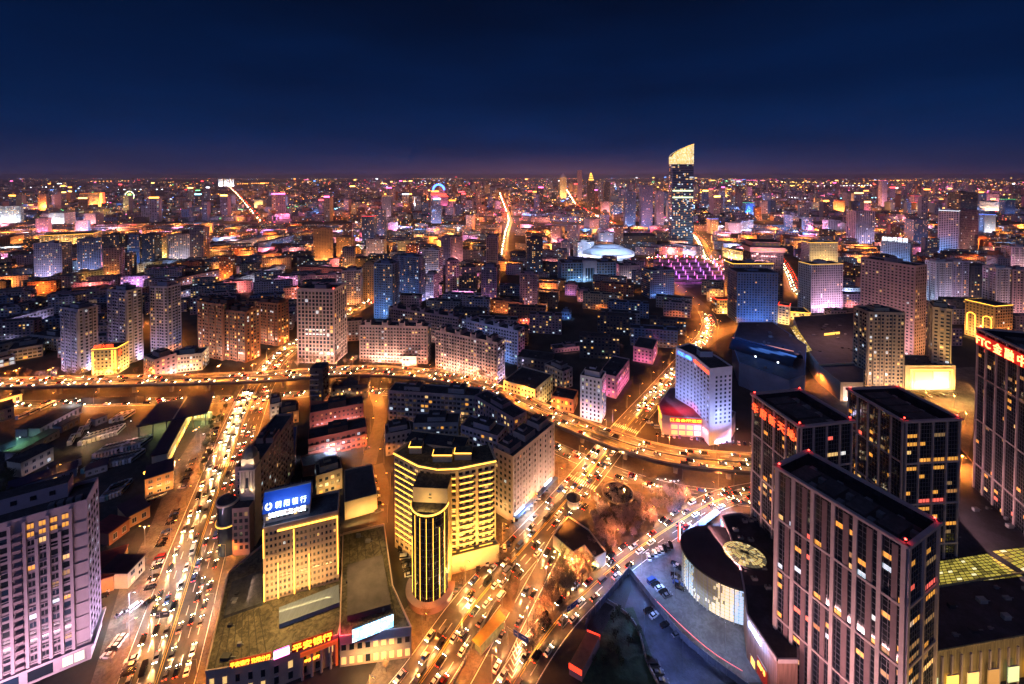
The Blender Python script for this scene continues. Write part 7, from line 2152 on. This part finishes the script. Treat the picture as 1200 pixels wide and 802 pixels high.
TREES = {k: [tree_meshes(50 + i + j * 9, hg, sp_, tw, n_, k == 'green') for i in range(3)] for j, (k, hg, sp_, tw, n_) in enumerate((('brown', 7.5, 2.6, TWIGS[0], 420), ('pale', 6.5, 2.8, TWIGS[1], 520), ('green', 6.0, 2.2, TWIGS[2], 620)))}
def tree(x, y, kind, lb, gp, s=1.0, r=RND):
    tr, cr_ = r.choice(TREES[kind]); s *= r.uniform(.75, 1.25)
    o = empty('tree', (x, y, .05), r.uniform(0, 6), lb, 'tree', gp); o.scale = (s, s, s)
    link('trunk', tr, o); link('crown', cr_, o)
r = random.Random(41)
def grove(poly, n, kind, lb, gp, s=1.0, gap=2.6):
    q = [P(x, y) for x, y in poly]; done = []
    lo = Vector((min(p.x for p in q), min(p.y for p in q))); hi = Vector((max(p.x for p in q), max(p.y for p in q)))
    for _ in range(n * 12):
        p = Vector((r.uniform(lo.x, hi.x), r.uniform(lo.y, hi.y)))
        if inpoly(p.x, p.y, q) and all((p - e).length > gap for e in done):
            done.append(p); tree(p.x, p.y, kind, lb, gp, s, r)
            if len(done) >= n: break
grove([(612, 790), (632, 722), (660, 655), (690, 662), (702, 668), (655, 712), (625, 762)], 62, 'brown', 'bare brown tree lit amber on the verge between two roads', 'bare trees on the verge', 1.0)
grove([(582, 645), (610, 672), (600, 715), (580, 700)], 10, 'brown', 'small bare tree on the narrow verge by the main street', 'bare trees on the narrow verge', .7)
grove([(720, 600), (790, 572), (812, 590), (735, 640), (705, 655), (690, 640)], 46, 'pale', 'pale bare tree in the triangular park', 'pale bare trees in the park', 1.0)
grove([(690, 600), (712, 575), (735, 575), (720, 600), (700, 620)], 14, 'pale', 'pale bare tree around the park pool', 'pale bare trees round the pool', .9)
grove([(690, 790), (720, 722), (740, 715), (765, 785)], 12, 'green', 'small dark shrubby tree on the rough grass plot', 'shrubby trees on the rough grass', .6)
grove([(240, 560), (262, 500), (268, 480), (256, 480), (240, 515), (228, 560)], 16, 'green', 'dark leafy street tree between the plum shed and the avenue', 'street trees along the shed', .8)
grove([(0, 447), (160, 442), (160, 438), (0, 441)], 22, 'brown', 'bare tree in the row behind the elevated road', 'bare trees behind the overpass', 1.1, 5)
grove([(400, 431), (600, 452), (600, 446), (400, 427)], 26, 'brown', 'bare tree between the overpass and the rose slabs', 'bare trees below the rose slabs', 1.1, 5)
grove([(340, 432), (400, 428), (400, 424), (340, 427)], 9, 'brown', 'bare tree at the foot of the finned office', 'bare trees by the finned office', 1.0, 5)
grove([(0, 560), (18, 545), (22, 580), (0, 600)], 7, 'green', 'dark green tree at the left edge of the coach yard', 'green trees in the coach yard', 1.2)
for k in range(17):
    q, a = R_LEFT.at(20 + k * 14, 17.5); tree(q.x, q.y, 'brown', 'small bare street tree along the west kerb of the avenue', 'street trees along the avenue', .55, r)
for k in range(14):
    q, a = R_MAIN.at(22 + k * 11, 12.8); tree(q.x, q.y, 'brown', 'small bare street tree along the main street kerb', 'street trees along the main street', .6, r)
for k, (px, py, rz) in enumerate(((730, 548, 0), (800, 562, 0), (860, 572, 0), (700, 600, 0), (770, 590, 0), (640, 690, 0), (618, 740, 0), (670, 680, 0), (110, 720, 0), (170, 640, 0), (205, 560, 0), (230, 520, 0))):
    c = P(px, py); street_lamp(c.x, c.y, k * .7, 'standing by itself at the junction or on the verge', True, 0, (1, .40, .14), 26000 if k < 3 else 4500, 'warm', HEAD_A)
# park pool and wall
m = MB(); pc_ = P(724, 578)
pl = empty('round_pool', (pc_.x, pc_.y, 0), 0, 'round dark pool with a pale rim in the park', 'pool')
m.lathe(0, 0, [(9, .06), (9, .55), (8.3, .55), (8.3, .2)], CONC, 32); m.build('rim', pl)
m = MB(); m.lathe(0, 0, [(8.3, .22), (.02, .22)], M('pool_water', (.01, .015, .025), .06, 0), 32); m.build('water', pl)

# ---- small dark-roofed restaurant between the roads
rs_, rq, rc = shed('tea_house', 'dark roofed L shaped tea house with yellow lights under its eaves', [(648, 628), (666, 606), (690, 622), (710, 648), (697, 655), (685, 640), (672, 648)], 5.5, wallm('cream'), M('roof_black', (.02, .02, .024), .6, .3, .4))
for (px, py) in ((650, 647), (656, 650), (662, 653), (690, 658), (695, 661), (700, 663), (684, 643)):
    c = P(px, py, 2.6)
    o = empty('lantern', (c.x, c.y, 0), 0, 'small yellow lantern on a post beside the tea house', 'lantern', 'lanterns beside the tea house')
    m = MB(); m.tube((0, 0, 0), (0, 0, 2.4), .06, .06, DARK, 5); m.build('post', o)
    m = MB(); m.lathe(0, 0, [(.05, 2.3), (.3, 2.45), (.34, 2.75), (.2, 3.0), (.05, 3.05)], M('lantern_glow', (1, .8, .2), emit=26, ecol=(1, .66, .12), sample=True), 8); m.build('shade', o)
    lamp('POINT', 'lantern_light', 380, (1, .66, .15), (0, -.5, 2.7), o, size=.25)
c = P(672, 592)
pv = empty('pavilion_gate', (c.x, c.y, 0), rad(20), 'small round cornered gate pavilion with pale trim by the main street', 'pavilion')
m = MB(); m.lathe(0, 0, [(3.4, 0), (3.4, 4.2)], wallm('grey'), 12); m.build('wall', pv)
m = MB(); m.lathe(0, 0, [(4.1, 4.2), (2.6, 5.4), (1.0, 6.2), (.1, 7.4)], ROOF, 12); m.build('roof', pv)
m = MB(); m.lathe(0, 0, [(3.42, 3.2), (4.2, 4.15), (4.25, 4.3), (3.42, 3.9)], wallm('white'), 12); m.build('cornice', pv)

# ---- underpass portal, red kiosk, gantry, fences
c = P(575, 742, 4.5)
up = empty('underpass_portal', (c.x, c.y, 0), 0, 'yellow roofed stair portal with glass sides between two roads', 'portal')
pts = [P(553, 750, 4.5) - c, P(585, 714, 4.5) - c, P(593, 724, 4.5) - c, P(562, 757, 4.5) - c]
if sum(pts[i].x * pts[(i + 1) % 4].y - pts[(i + 1) % 4].x * pts[i].y for i in range(4)) < 0: pts.reverse()
m = MB(); m.prism(pts, 4.1, 4.5, M('roof_ochre', (.5, .33, .08), .6, .15, .5), bottom=True); m.build('roof', up)
m = MB(); m.prism([p * .86 for p in pts], .5, 4.1, M('portal_glass', (.2, .3, .22), .2, .3, .5)); m.build('glazing', up)
m = MB(); m.prism([p * .95 for p in pts], .06, .5, CONC); m.build('base', up)
for p in pts:
    m = MB(); m.tube((p.x * .93, p.y * .93, 0.1), (p.x * .93, p.y * .93, 4.1), .12, .12, METAL); m.build('post', up)
lamp('POINT', 'portal_light', 700, (.6, 1, .5), (0, 0, 3.2), up, size=.3)
c = P(690, 752, 4)
rk = empty('roadside_kiosk', (c.x, c.y, 0), 0, 'long roadside kiosk with red lit roof ends by the curved road', 'kiosk')
pts = [P(667, 778, 4) - c, P(688, 740, 4) - c, P(703, 746, 4) - c, P(682, 787, 4) - c]
if sum(pts[i].x * pts[(i + 1) % 4].y - pts[(i + 1) % 4].x * pts[i].y for i in range(4)) < 0: pts.reverse()
m = MB(); m.prism(pts, .02, 4, wallm('mauve'), top=M('roof_dull', (.16, .1, .08), .7, .2, .5)); m.build('wall', rk)
REDF = M('fascia_red', (.8, .04, .03), .5, emit=2.2, ecol=(1, .05, .02))
for i in range(4):
    a, b = pts[i], pts[(i + 1) % 4]
    if (b - a).length < 8: wall_panel(rk, a, b, 2.6, 4.4, REDF, .3, .25, 'fascia')
lamp('AREA', 'kiosk_red', 22, (1, .05, .03), (0, 0, 7), rk, (0, 0, 0), size=5, size_y=5)
def gantry(px, py, rz, L, lb, col_):
    c = P(px, py); o = empty('sign_gantry', (c.x, c.y, 0), rz, lb, 'road sign')
    m = MB(); m.tube((0, 0, 0), (0, 0, 7.2), .2, .16, METAL, 8); m.build('post', o)
    m = MB(); m.tube((0, 0, 6.9), (L, 0, 6.9), .14, .12, METAL, 6); m.tube((0, 0, 6.1), (L, 0, 6.1), .1, .1, METAL, 6); m.build('arm', o)
    m = MB(); m.box(L * .3, L, -.25, -.13, 5.6, 8.0, col_); m.box(L * .3 + .1, L - .1, -.27, -.251, 7.9, 7.95, PAINT_W); m.box(L * .5, L * .52, -.27, -.251, 5.9, 7.6, PAINT_W); m.box(L * .7, L * .9, -.27, -.251, 6.9, 7.2, PAINT_W); m.box(L * .36, L * .46, -.27, -.251, 6.6, 6.9, PAINT_W); m.build('panel', o)
SGN = M('sign_blue', (.02, .09, .42), .4, .05, 1)
gantry(595, 756, rad(-30), 9, 'blue direction sign on a long arm over the underpass road', SGN)
gantry(659, 738, rad(35), 8, 'blue direction sign over the curved road before the red ended kiosk', SGN)
gantry(176, 742, rad(10), 7, 'dark direction sign on an arm over the broad avenue', DARK)
def fence(name, pts, h, mat, lb, gap=4.0, th=.15, cat='fence'):
    q = [P(*p) for p in pts]; o = empty(name, (q[0].x, q[0].y, 0), 0, lb, cat); org = q[0]; path = Path(q, 2.0)
    m = MB(); path.strip(m, -th, th, h, mat, thick=h - .05); m.v = [(v[0] - org.x, v[1] - org.y, v[2]) for v in m.v]; m.build('panel', o)
    d = 0; n_ = 0
    m = MB()
    while d < path.L and n_ < 90:
        p, a = path.at(d, 0); p = p - org; m = MB(); m.box(-.14, .14, -.3, .3, .02, h + .25, METAL); m.build('post', o, (p.x, p.y, 0), a); d += gap; n_ += 1
fence('hoarding', [(738, 672), (760, 700), (795, 745), (830, 775), (880, 812)], 2.6, M('hoarding_grey', (.16, .17, .2), .7, .2, .6), 'grey panelled hoarding curving along the edge of the dark yard', 3.4)
fence('site_wall', [(738, 670), (722, 690), (690, 728), (686, 740)], 3.0, M('hoarding_blue', (.06, .08, .14), .7, .2, .6), 'dark hoarding between the rough plot and the curved road', 3.4)
fence('yard_low_wall', [(712, 706), (735, 722), (750, 745), (757, 775), (772, 805)], 1.4, CONC, 'low pale wall bending round the rough grass plot', 4.0, .2, 'wall')
fence('guard_rail', [(606, 655), (590, 690), (565, 735), (545, 775), (525, 815)], 1.0, CONC, 'pale balustrade along the main street verge', 2.2, .15, 'railing')
# blue entrance lamps strip of the mall ramp, red light rail along the hoarding
ln = empty('light_rail', (*P(742, 675), 0), 0, 'blue and red light rail on the ramp kerb of the mall', 'light rail')
o_ = P(742, 675); pth = Path([P(742, 675), P(752, 688), P(762, 700)], 2); m = MB(); pth.strip(m, -.2, .2, 1.5, NEON_B, thick=.5); m.v = [(v[0] - o_.x, v[1] - o_.y, v[2]) for v in m.v]; m.build('blue_tube', ln)
pth = Path([P(764, 702), P(800, 738), P(835, 768), P(870, 790)], 2); m = MB(); pth.strip(m, -.07, .07, 1.2, M('rail_red', (1, .2, .2), emit=1.6, ecol=(1, .18, .16)), thick=.14); m.v = [(v[0] - o_.x, v[1] - o_.y, v[2]) for v in m.v]; m.build('red_tube', ln)
# tented stalls and red totem at the mall's north entrance
for k in range(9):
    c = P(812 + k * 3.4, 626 - k * 2.6); o = empty('tent', (c.x, c.y, 0), .5, 'small white peaked tent under blue light at the mall entrance', 'tent', 'tents at the mall entrance')
    m = MB(); m.prism([(-1.6, -1.6), (1.6, -1.6), (1.6, 1.6), (-1.6, 1.6)], 2.4, 4.0, M('tent_white', (.75, .75, .78), .8, .05), scale=.06, bottom=True); m.build('roof', o)
    m = MB()
    for a, b in ((-1.5, -1.5), (1.5, -1.5), (1.5, 1.5), (-1.5, 1.5)):
        m = MB(); m.tube((a, b, 0), (a, b, 2.45), .05, .05, METAL, 5); m.build('leg', o)
c = P(796, 634); to = empty('totem_sign', (c.x, c.y, 0), rad(60), 'tall red glowing totem sign beside the curved road', 'sign')
m = MB(); m.box(-.5, .5, -.5, .5, 0, .6, CONC); m.build('base', to); m = MB(); m.box(-1.4, 1.4, -.3, .3, .6, 8.6, NEON_R); m.box(-.9, .9, -.35, -.301, 1.2, 8.0, NEON_W); m.build('light_box', to)
# the blue-roofed sheds and dark workshops inside the loop
bs, bq, bc = shed('metal_shed', 'long shed with a blue metal roof between the corner block and the brick flats', [(317, 545), (345, 540), (348, 500), (322, 503)], 9, wallm('orange'), M('roof_blue_shed', (.03, .06, .14), .45, .2, .4, stretch=(6, .3, 1)))
ds, dq, dc = shed('workshop', 'brown roofed workshop with yellow lit end beside the alley', [(404, 590), (442, 580), (436, 545), (404, 552)], 9, wallm('beige'), M('roof_brown2', (.09, .08, .075), .8, .3, .2))
wash(ds, P(404, 592, 9) - dc, P(444, 582, 9) - dc, 'gold', 2600, 5, 1, .4)
s9, q9, c9 = shed('workshop', 'low black roofed workshop behind the market, left of the brown one', [(355, 548), (398, 540), (392, 528), (352, 536)], 6, wallm('brick'), ROOF)
# ================================================================== the low town between
import bisect
GRID = {}
for (x, y, q) in OCC:
    GRID.setdefault((int(x // 40), int(y // 40)), []).append((x, y, q))
def free(x, y, q):
    k = int((q + 90) // 40) + 1
    cx, cy_ = int(x // 40), int(y // 40)
    for i in range(cx - k, cx + k + 1):
        for j in range(cy_ - k, cy_ + k + 1):
            for (a, b, c) in GRID.get((i, j), ()):
                if (a - x) ** 2 + (b - y) ** 2 < (c + q) ** 2: return False
    return True
def claim(x, y, q): GRID.setdefault((int(x // 40), int(y // 40)), []).append((x, y, q))
KEEP = [  # open ground: depot, park, junction, forecourts (photo outlines on the ground)
    [(-200, 470), (250, 455), (245, 500), (170, 690), (60, 900), (-300, 900)],
    [(560, 640), (700, 560), (900, 560), (1300, 640), (1300, 900), (380, 900)],
    [(740, 470), (1300, 380), (1300, 640), (880, 640), (740, 560)],
    [(750, 302), (870, 302), (870, 345), (790, 345)],
    [(300, 455), (460, 452), (460, 640), (240, 900), (200, 900)],
]
KEEPW = [[P(max(-900, x), y) for x, y in k] for k in KEEP]
FW = [wallm(k) for k in ('grey', 'mauve', 'dark', 'brick', 'lilac', 'pink', 'beige', 'blue')]
FWORD = ['grey', 'mauve', 'charcoal', 'brick', 'lilac', 'rose', 'beige', 'bluish']
def slab_mesh(m, L, D, h, wm, r, lit, warm, M4=None, front_only=False, fsc=1.0):
    """one low house with storeys, stair heads and roof clutter, appended to m in place"""
    n0 = len(m.v)
    m.box(0, L, 0, D, 0, h, wm, top=ROOF, bottom=False)
    fh = 3.0 * fsc; nf = max(2, int(h / fh)); bay = 3.4 * fsc; nb = max(2, int(L / bay))
    for j in range(nf):
        for i in range(nb):
            x0 = L * (i + .24) / nb; x1 = L * (i + .76) / nb; z0 = j * h / nf + h / nf * .3; z1 = z0 + h / nf * .48
            mat = pick_lit(r, warm) if r.random() < lit else r.choice(DARKG)
            if mat is GLASS and front_only and r.random() < .5: continue
            m.face([(x0, -.06, z0), (x1, -.06, z0), (x1, -.06, z1), (x0, -.06, z1)], mat)
    if not front_only:
        for sx in (0, 1):
            for j in range(nf):
                for i in range(2):
                    y0 = D * (i + .3) / 2; y1 = D * (i + .7) / 2; z0 = j * h / nf + h / nf * .3; z1 = z0 + h / nf * .45
                    mat = pick_lit(r, warm) if r.random() < lit else GLASS
                    x = L + .06 if sx else -.06
                    q = [(x, y0, z0), (x, y1, z0), (x, y1, z1), (x, y0, z1)]
                    m.face(q if sx else q[::-1], mat)
        k = max(2, int(L / 16))
        for i in range(k):
            x = L * (i + .5) / k
            m.box(x - 1.5, x + 1.5, D * .3, D * .72, h + .02, h + r.uniform(1.6, 2.6), wm, top=ROOF, bottom=False)
        for y0, y1 in ((0, .25), (D - .25, D)): m.box(0, L, y0, y1, h + .01, h + .8, wm, bottom=False)
    if M4 is not None:
        for i in range(n0, len(m.v)): m.v[i] = tuple(M4 @ Vector(m.v[i]))
cand = []
r = random.Random(99)
def zone_angle(x, y):
    px, py = proj(x, y)
    if px < 420: return rad(18 + 4 * math.sin(x * .004))
    if px < 860: return rad(-16 + 9 * math.sin(x * .006 + y * .004))
    return rad(-8 + 8 * math.sin(x * .005))
Y = 235.0
while Y < 1500:
    X = -1.25 * Y - 40
    step = 62
    while X < 1.25 * Y + 60:
        cand.append((X + r.uniform(-10, 10), Y + r.uniform(-4, 4)))
        X += step * r.uniform(.8, 1.15)
    Y += 31 + Y * .004
placed = 0
rest = MB()
label_pool = {}
for (x, y) in cand:
    px, py = proj(x, y)
    if px < -60 or px > 1260: continue
    if any(inpoly(x, y, k) for k in KEEPW): continue
    a = zone_angle(x, y)
    L = r.uniform(34, 58); D = r.uniform(11, 13.5); h = r.choice((15, 18, 18, 18, 21)) + r.uniform(-.5, .5)
    tower = r.random() < (.05 if y > 700 else 0)
    if tower: L, D, h = r.uniform(20, 30), 16, r.uniform(38, 62)
    ux, uy = math.cos(a), math.sin(a)
    pts = [(x + ux * t - uy * D * .5, y + uy * t + ux * D * .5) for t in (L * .12, L * .5, L * .88)]
    while L > 18 and not all(free(p[0], p[1], 8.0) for p in pts):
        L -= 8
        pts = [(x + ux * t - uy * D * .5, y + uy * t + ux * D * .5) for t in (L * .12, L * .5, L * .88)]
    if L <= 18: continue
    for t in range(int(L / 9) + 1):
        claim(x + ux * t * 9 - uy * D * .5, y + uy * t * 9 + ux * D * .5, 8.0)
    wi = r.choices(range(8), (4, 3, 4, 3, 2, 2, 2, 2))[0]
    lit = r.uniform(.06, .2)
    if placed < 270:
        m = MB(); slab_mesh(m, L, D, h, FW[wi], r, lit, .55)
        o = m.build('town_house' if not tower else 'town_tower', None, (x, y, 0), a)
        where = 'left of the overpass bend' if px < 420 else 'in the dark central quarter' if px < 860 else 'in the right hand town'
        tag(o, FWORD[wi] + (' slab of flats' if not tower else ' point block') + ' with dark roof and scattered lit windows ' + where, 'apartment block', 'flats of the low town ' + where)
        placed += 1
    else:
        slab_mesh(rest, L, D, h, FW[wi], r, lit * 1.5, .6, Matrix.Translation((x, y, 0)) @ Matrix.Rotation(a, 4, 'Z'), True)
    if r.random() < (.44 if y < 700 else .34):   # a yard or street lamp now and then lights the block's front
        q = (x + ux * L * .5 + uy * 9, y + uy * L * .5 - ux * 9)
        c = r.choices((AMBER, (1, .25, .2), (.5, .65, 1), (1, .3, .6)), (6, 1.8, 1.2, 1.6))[0]
        if y < 620:
            street_lamp(q[0], q[1], a + math.pi / 2, 'in the yards of the low town', False, 0.0, c, 26000, 'amber' if c == AMBER else 'red' if c[1] == .25 else 'white' if c[2] == 1 else 'pink', HEAD_A if c == AMBER else HEAD_W)
        else:
            lamp('POINT', 'yard_light_%d%d' % (int(c[1] * 100), y > 1000), 44000 if y < 1000 else 90000, c, (q[0], q[1], 9), None, size=.4)
tag(rest.build('distant_town'), kind='stuff')
# --- everything beyond: one mass of houses, towers and lights out to the horizon
far = MB()
r = random.Random(123)
SC = [M('far_light_gold', (1, .7, .2), emit=8.5, ecol=(1, .55, .12)), M('far_light_white', (1, 1, .9), emit=6.8, ecol=(.85, .92, 1)), M('far_light_red', (1, .1, .1), emit=8.5, ecol=(1, .05, .06)),
      M('far_light_pink', (1, .2, .6), emit=6.8, ecol=(1, .12, .42)), M('far_light_blue', (.2, .4, 1), emit=8.5, ecol=(.12, .32, 1)), M('far_light_green', (.2, 1, .4), emit=6.8, ecol=(.2, 1, .3)), M('far_light_orange', (1, .4, .1), emit=8.5, ecol=(1, .33, .05)), M('far_light_cyan', (.3, .9, 1), emit=6.8, ecol=(.3, .85, 1))]
def density(px):
    """the town is busier to the right of the centre"""
    return .55 + .6 * math.exp(-((px - 640) / 190) ** 2) + .35 * math.exp(-((px - 950) / 220) ** 2)
n = 0
while n < 5200:
    py = 208.6 + (r.random() ** 1.55) * 52
    px = r.uniform(-40, 1240)
    if r.random() > density(px): continue
    c = P(px, py)
    if c.y < 1450 or c.y > 26000: continue
    s = c.y / 2500
    tower = r.random() < .07
    L = (r.uniform(14, 40) if not tower else r.uniform(18, 30)) * (1 + s * .35); h = (r.uniform(10, 24) if not tower else r.uniform(45, 95)) * (1 + s * .06); D = r.uniform(12, 30)
    if not free(c.x + L / 2, c.y + D / 2, L * .45): continue
    M4 = Matrix.Translation((c.x, c.y, 0)) @ Matrix.Rotation(r.uniform(-.35, .35), 4, 'Z')
    slab_mesh(far, L, D, h, FW[r.randrange(8)], r, r.choice((.04, .07, .12, .2)) if not tower else .12, .66, M4, True, 1.3 + s * 1.0)
    if tower and r.random() < .25:
        k = r.choices(SC, (4, 2, 3, 2, 1, .3, 4, .5))[0]; n0 = len(far.v); far.box(0, L, -1, 0, h, h + 3 * (1 + s), k)
        for i in range(n0, len(far.v)): far.v[i] = tuple(M4 @ Vector(far.v[i]))
    n += 1
tag(far.build('far_town'), kind='stuff')
lights = MB()
CL = []
for _ in range(150):      # districts: each with its own leading colours
    px, py = r.uniform(-20, 1220), 208.2 + (r.random() ** 1.7) * 66
    if r.random() > density(px): continue
    q = r.choices(range(6), (6, 4, 3.2 if px > 430 else .8, 2.2, 1.6, .5))[0]
    CL.append((px, py, r.uniform(8, 46), r.uniform(.6, 1.5) * (1 + (py - 208) * .07), ((9, 1, .8, .5, .1, .05, 7, .1), (6, .6, 2.5, .8, .1, .05, 9, 0), (1, .6, 7, 6, .6, 0, 2, 0), (1, 4, .3, .8, 6, .2, .6, 1.6), (2, 6, .5, .2, .6, .2, 2, .4), (2, 1, 1, .5, .4, 3, 1, 1))[q]))
n = 0
while n < 5200:
    if r.random() < .26:
        px, py = r.uniform(-20, 1220), 207.9 + (r.random() ** 1.9) * 75
        if r.random() > density(px): continue
        wts = (5, 4, 3, 2.4, 2.6, .3, 5, .8)
    elif r.random() < .16:
        px, py = r.uniform(-20, 1220), r.uniform(207.7, 210.2); wts = (6, .6, 3, 1.0, .1, 0, 8, 0)
    else:
        c_ = r.choice(CL); px, py, wts = r.gauss(c_[0], c_[2]), r.gauss(c_[1], c_[3]), c_[4]
        if py < 207.8: continue
    c = P(px, py)
    if c.y < 1100 or c.y > 40000: continue
    s = min(c.y / 510 * r.choices((.26, .42, .75), (7, 3, .6))[0], 26)
    if not free(c.x, c.y, 2 + s): continue
    z = r.uniform(5, 22)
    w = r.choices((1, 2.6, 7), (8, 2.5, .8))[0]
    lights.box(c.x - s * w * .5, c.x + s * w * .5, c.y, c.y + s * .4, z, z + s * .7, r.choices(SC, wts)[0])
    n += 1
# strings of lamps along far streets
for _ in range(46):
    px, py = r.uniform(0, 1200), 209 + (r.random() ** 1.4) * 50
    c = P(px, py)
    if c.y < 1300 or c.y > 20000: continue
    a = r.choice((rad(20), rad(-12), rad(100), rad(78), rad(5))) + r.uniform(-.1, .1); k = r.randint(8, 26); g_ = max(28, c.y / 90)
    mat = r.choices(SC, (6, 2, .6, .4, .4, .1, 7, .3))[0]
    for i in range(k):
        x, y = c.x + math.cos(a) * g_ * i, c.y + math.sin(a) * g_ * i
        if y < 1100: continue
        s = min(14, y / 510 * .42)
        if free(x, y, 3): lights.box(x - s, x + s, y - s, y + s, 9, 9 + s * 1.3, mat)
tag(lights.build('distant_lights'), kind='stuff')
# pools of real light in the far town
for k in range(210):
    px, py = r.uniform(0, 1200), 214 + (r.random() ** 1.1) * 70
    if r.random() > density(px): continue
    c = P(px, py)
    if c.y < 900: continue
    q = r.choices(('amber', 'gold', 'rose', 'blue', 'magenta'), (8, 2, 3, 4.2, 3))[0]
    s = 1 if c.y < 1800 else 3 if c.y < 4000 else 12
    lamp('POINT', 'far_pool_%s_%d' % (q, s), 160000 * s, AMBER if q == 'amber' else FLOOD[q], (c.x, c.y, 22 * (1 + s * .1)), None, size=1.0)
# big wheel far off on the left
wz = Vector(P(152, 236)); bw_ = empty('ferris_wheel', (wz.x, wz.y, 0), 0, 'small multicoloured lit big wheel far off on the left', 'big wheel')
m = MB(); R_ = wz.y / 510 * 5.2
for k in range(28):
    w0_, w1_ = 2 * math.pi * k / 28, 2 * math.pi * (k + 1) / 28
    m.tube((math.cos(w0_) * R_, 0, R_ * 1.2 + math.sin(w0_) * R_), (math.cos(w1_) * R_, 0, R_ * 1.2 + math.sin(w1_) * R_), R_ * .05, R_ * .05, (SC[7], SC[0], SC[5], SC[3])[k % 4], 5)
m.build('rim', bw_)
m = MB()
for k in range(12):
    w = 2 * math.pi * k / 12; m.tube((0, 0, R_ * 1.2), (math.cos(w) * R_ * .6, 0, R_ * 1.2 + math.sin(w) * R_ * .6), R_ * .05, R_ * .03, (SC[0], SC[5])[k % 2], 4)
m.build('spoke', bw_)
m = MB(); m.tube((-R_ * .5, 2, 0), (0, 2, R_ * 1.2), R_ * .05, R_ * .05, METAL, 5); m.tube((R_ * .5, 2, 0), (0, 2, R_ * 1.2), R_ * .05, R_ * .05, METAL, 5); m.build('support', bw_)
build_cars()
# the night air: one even, thin volume round everything, open sky outside it
air = bpy.data.materials.new('night_air'); air.use_nodes = True
ta = air.node_tree
for n_ in list(ta.nodes): ta.nodes.remove(n_)
o_ = ta.nodes.new('ShaderNodeOutputMaterial'); v_ = ta.nodes.new('ShaderNodeVolumePrincipled')
v_.inputs['Color'].default_value = (.74, .8, .96, 1); v_.inputs['Density'].default_value = 3.6e-5; v_.inputs['Anisotropy'].default_value = .25
ta.links.new(v_.outputs[0], o_.inputs['Volume'])
m = MB(); m.box(-33000, 33000, -310, 42500, -1, 268, air)
tag(m.build('haze'), kind='stuff')
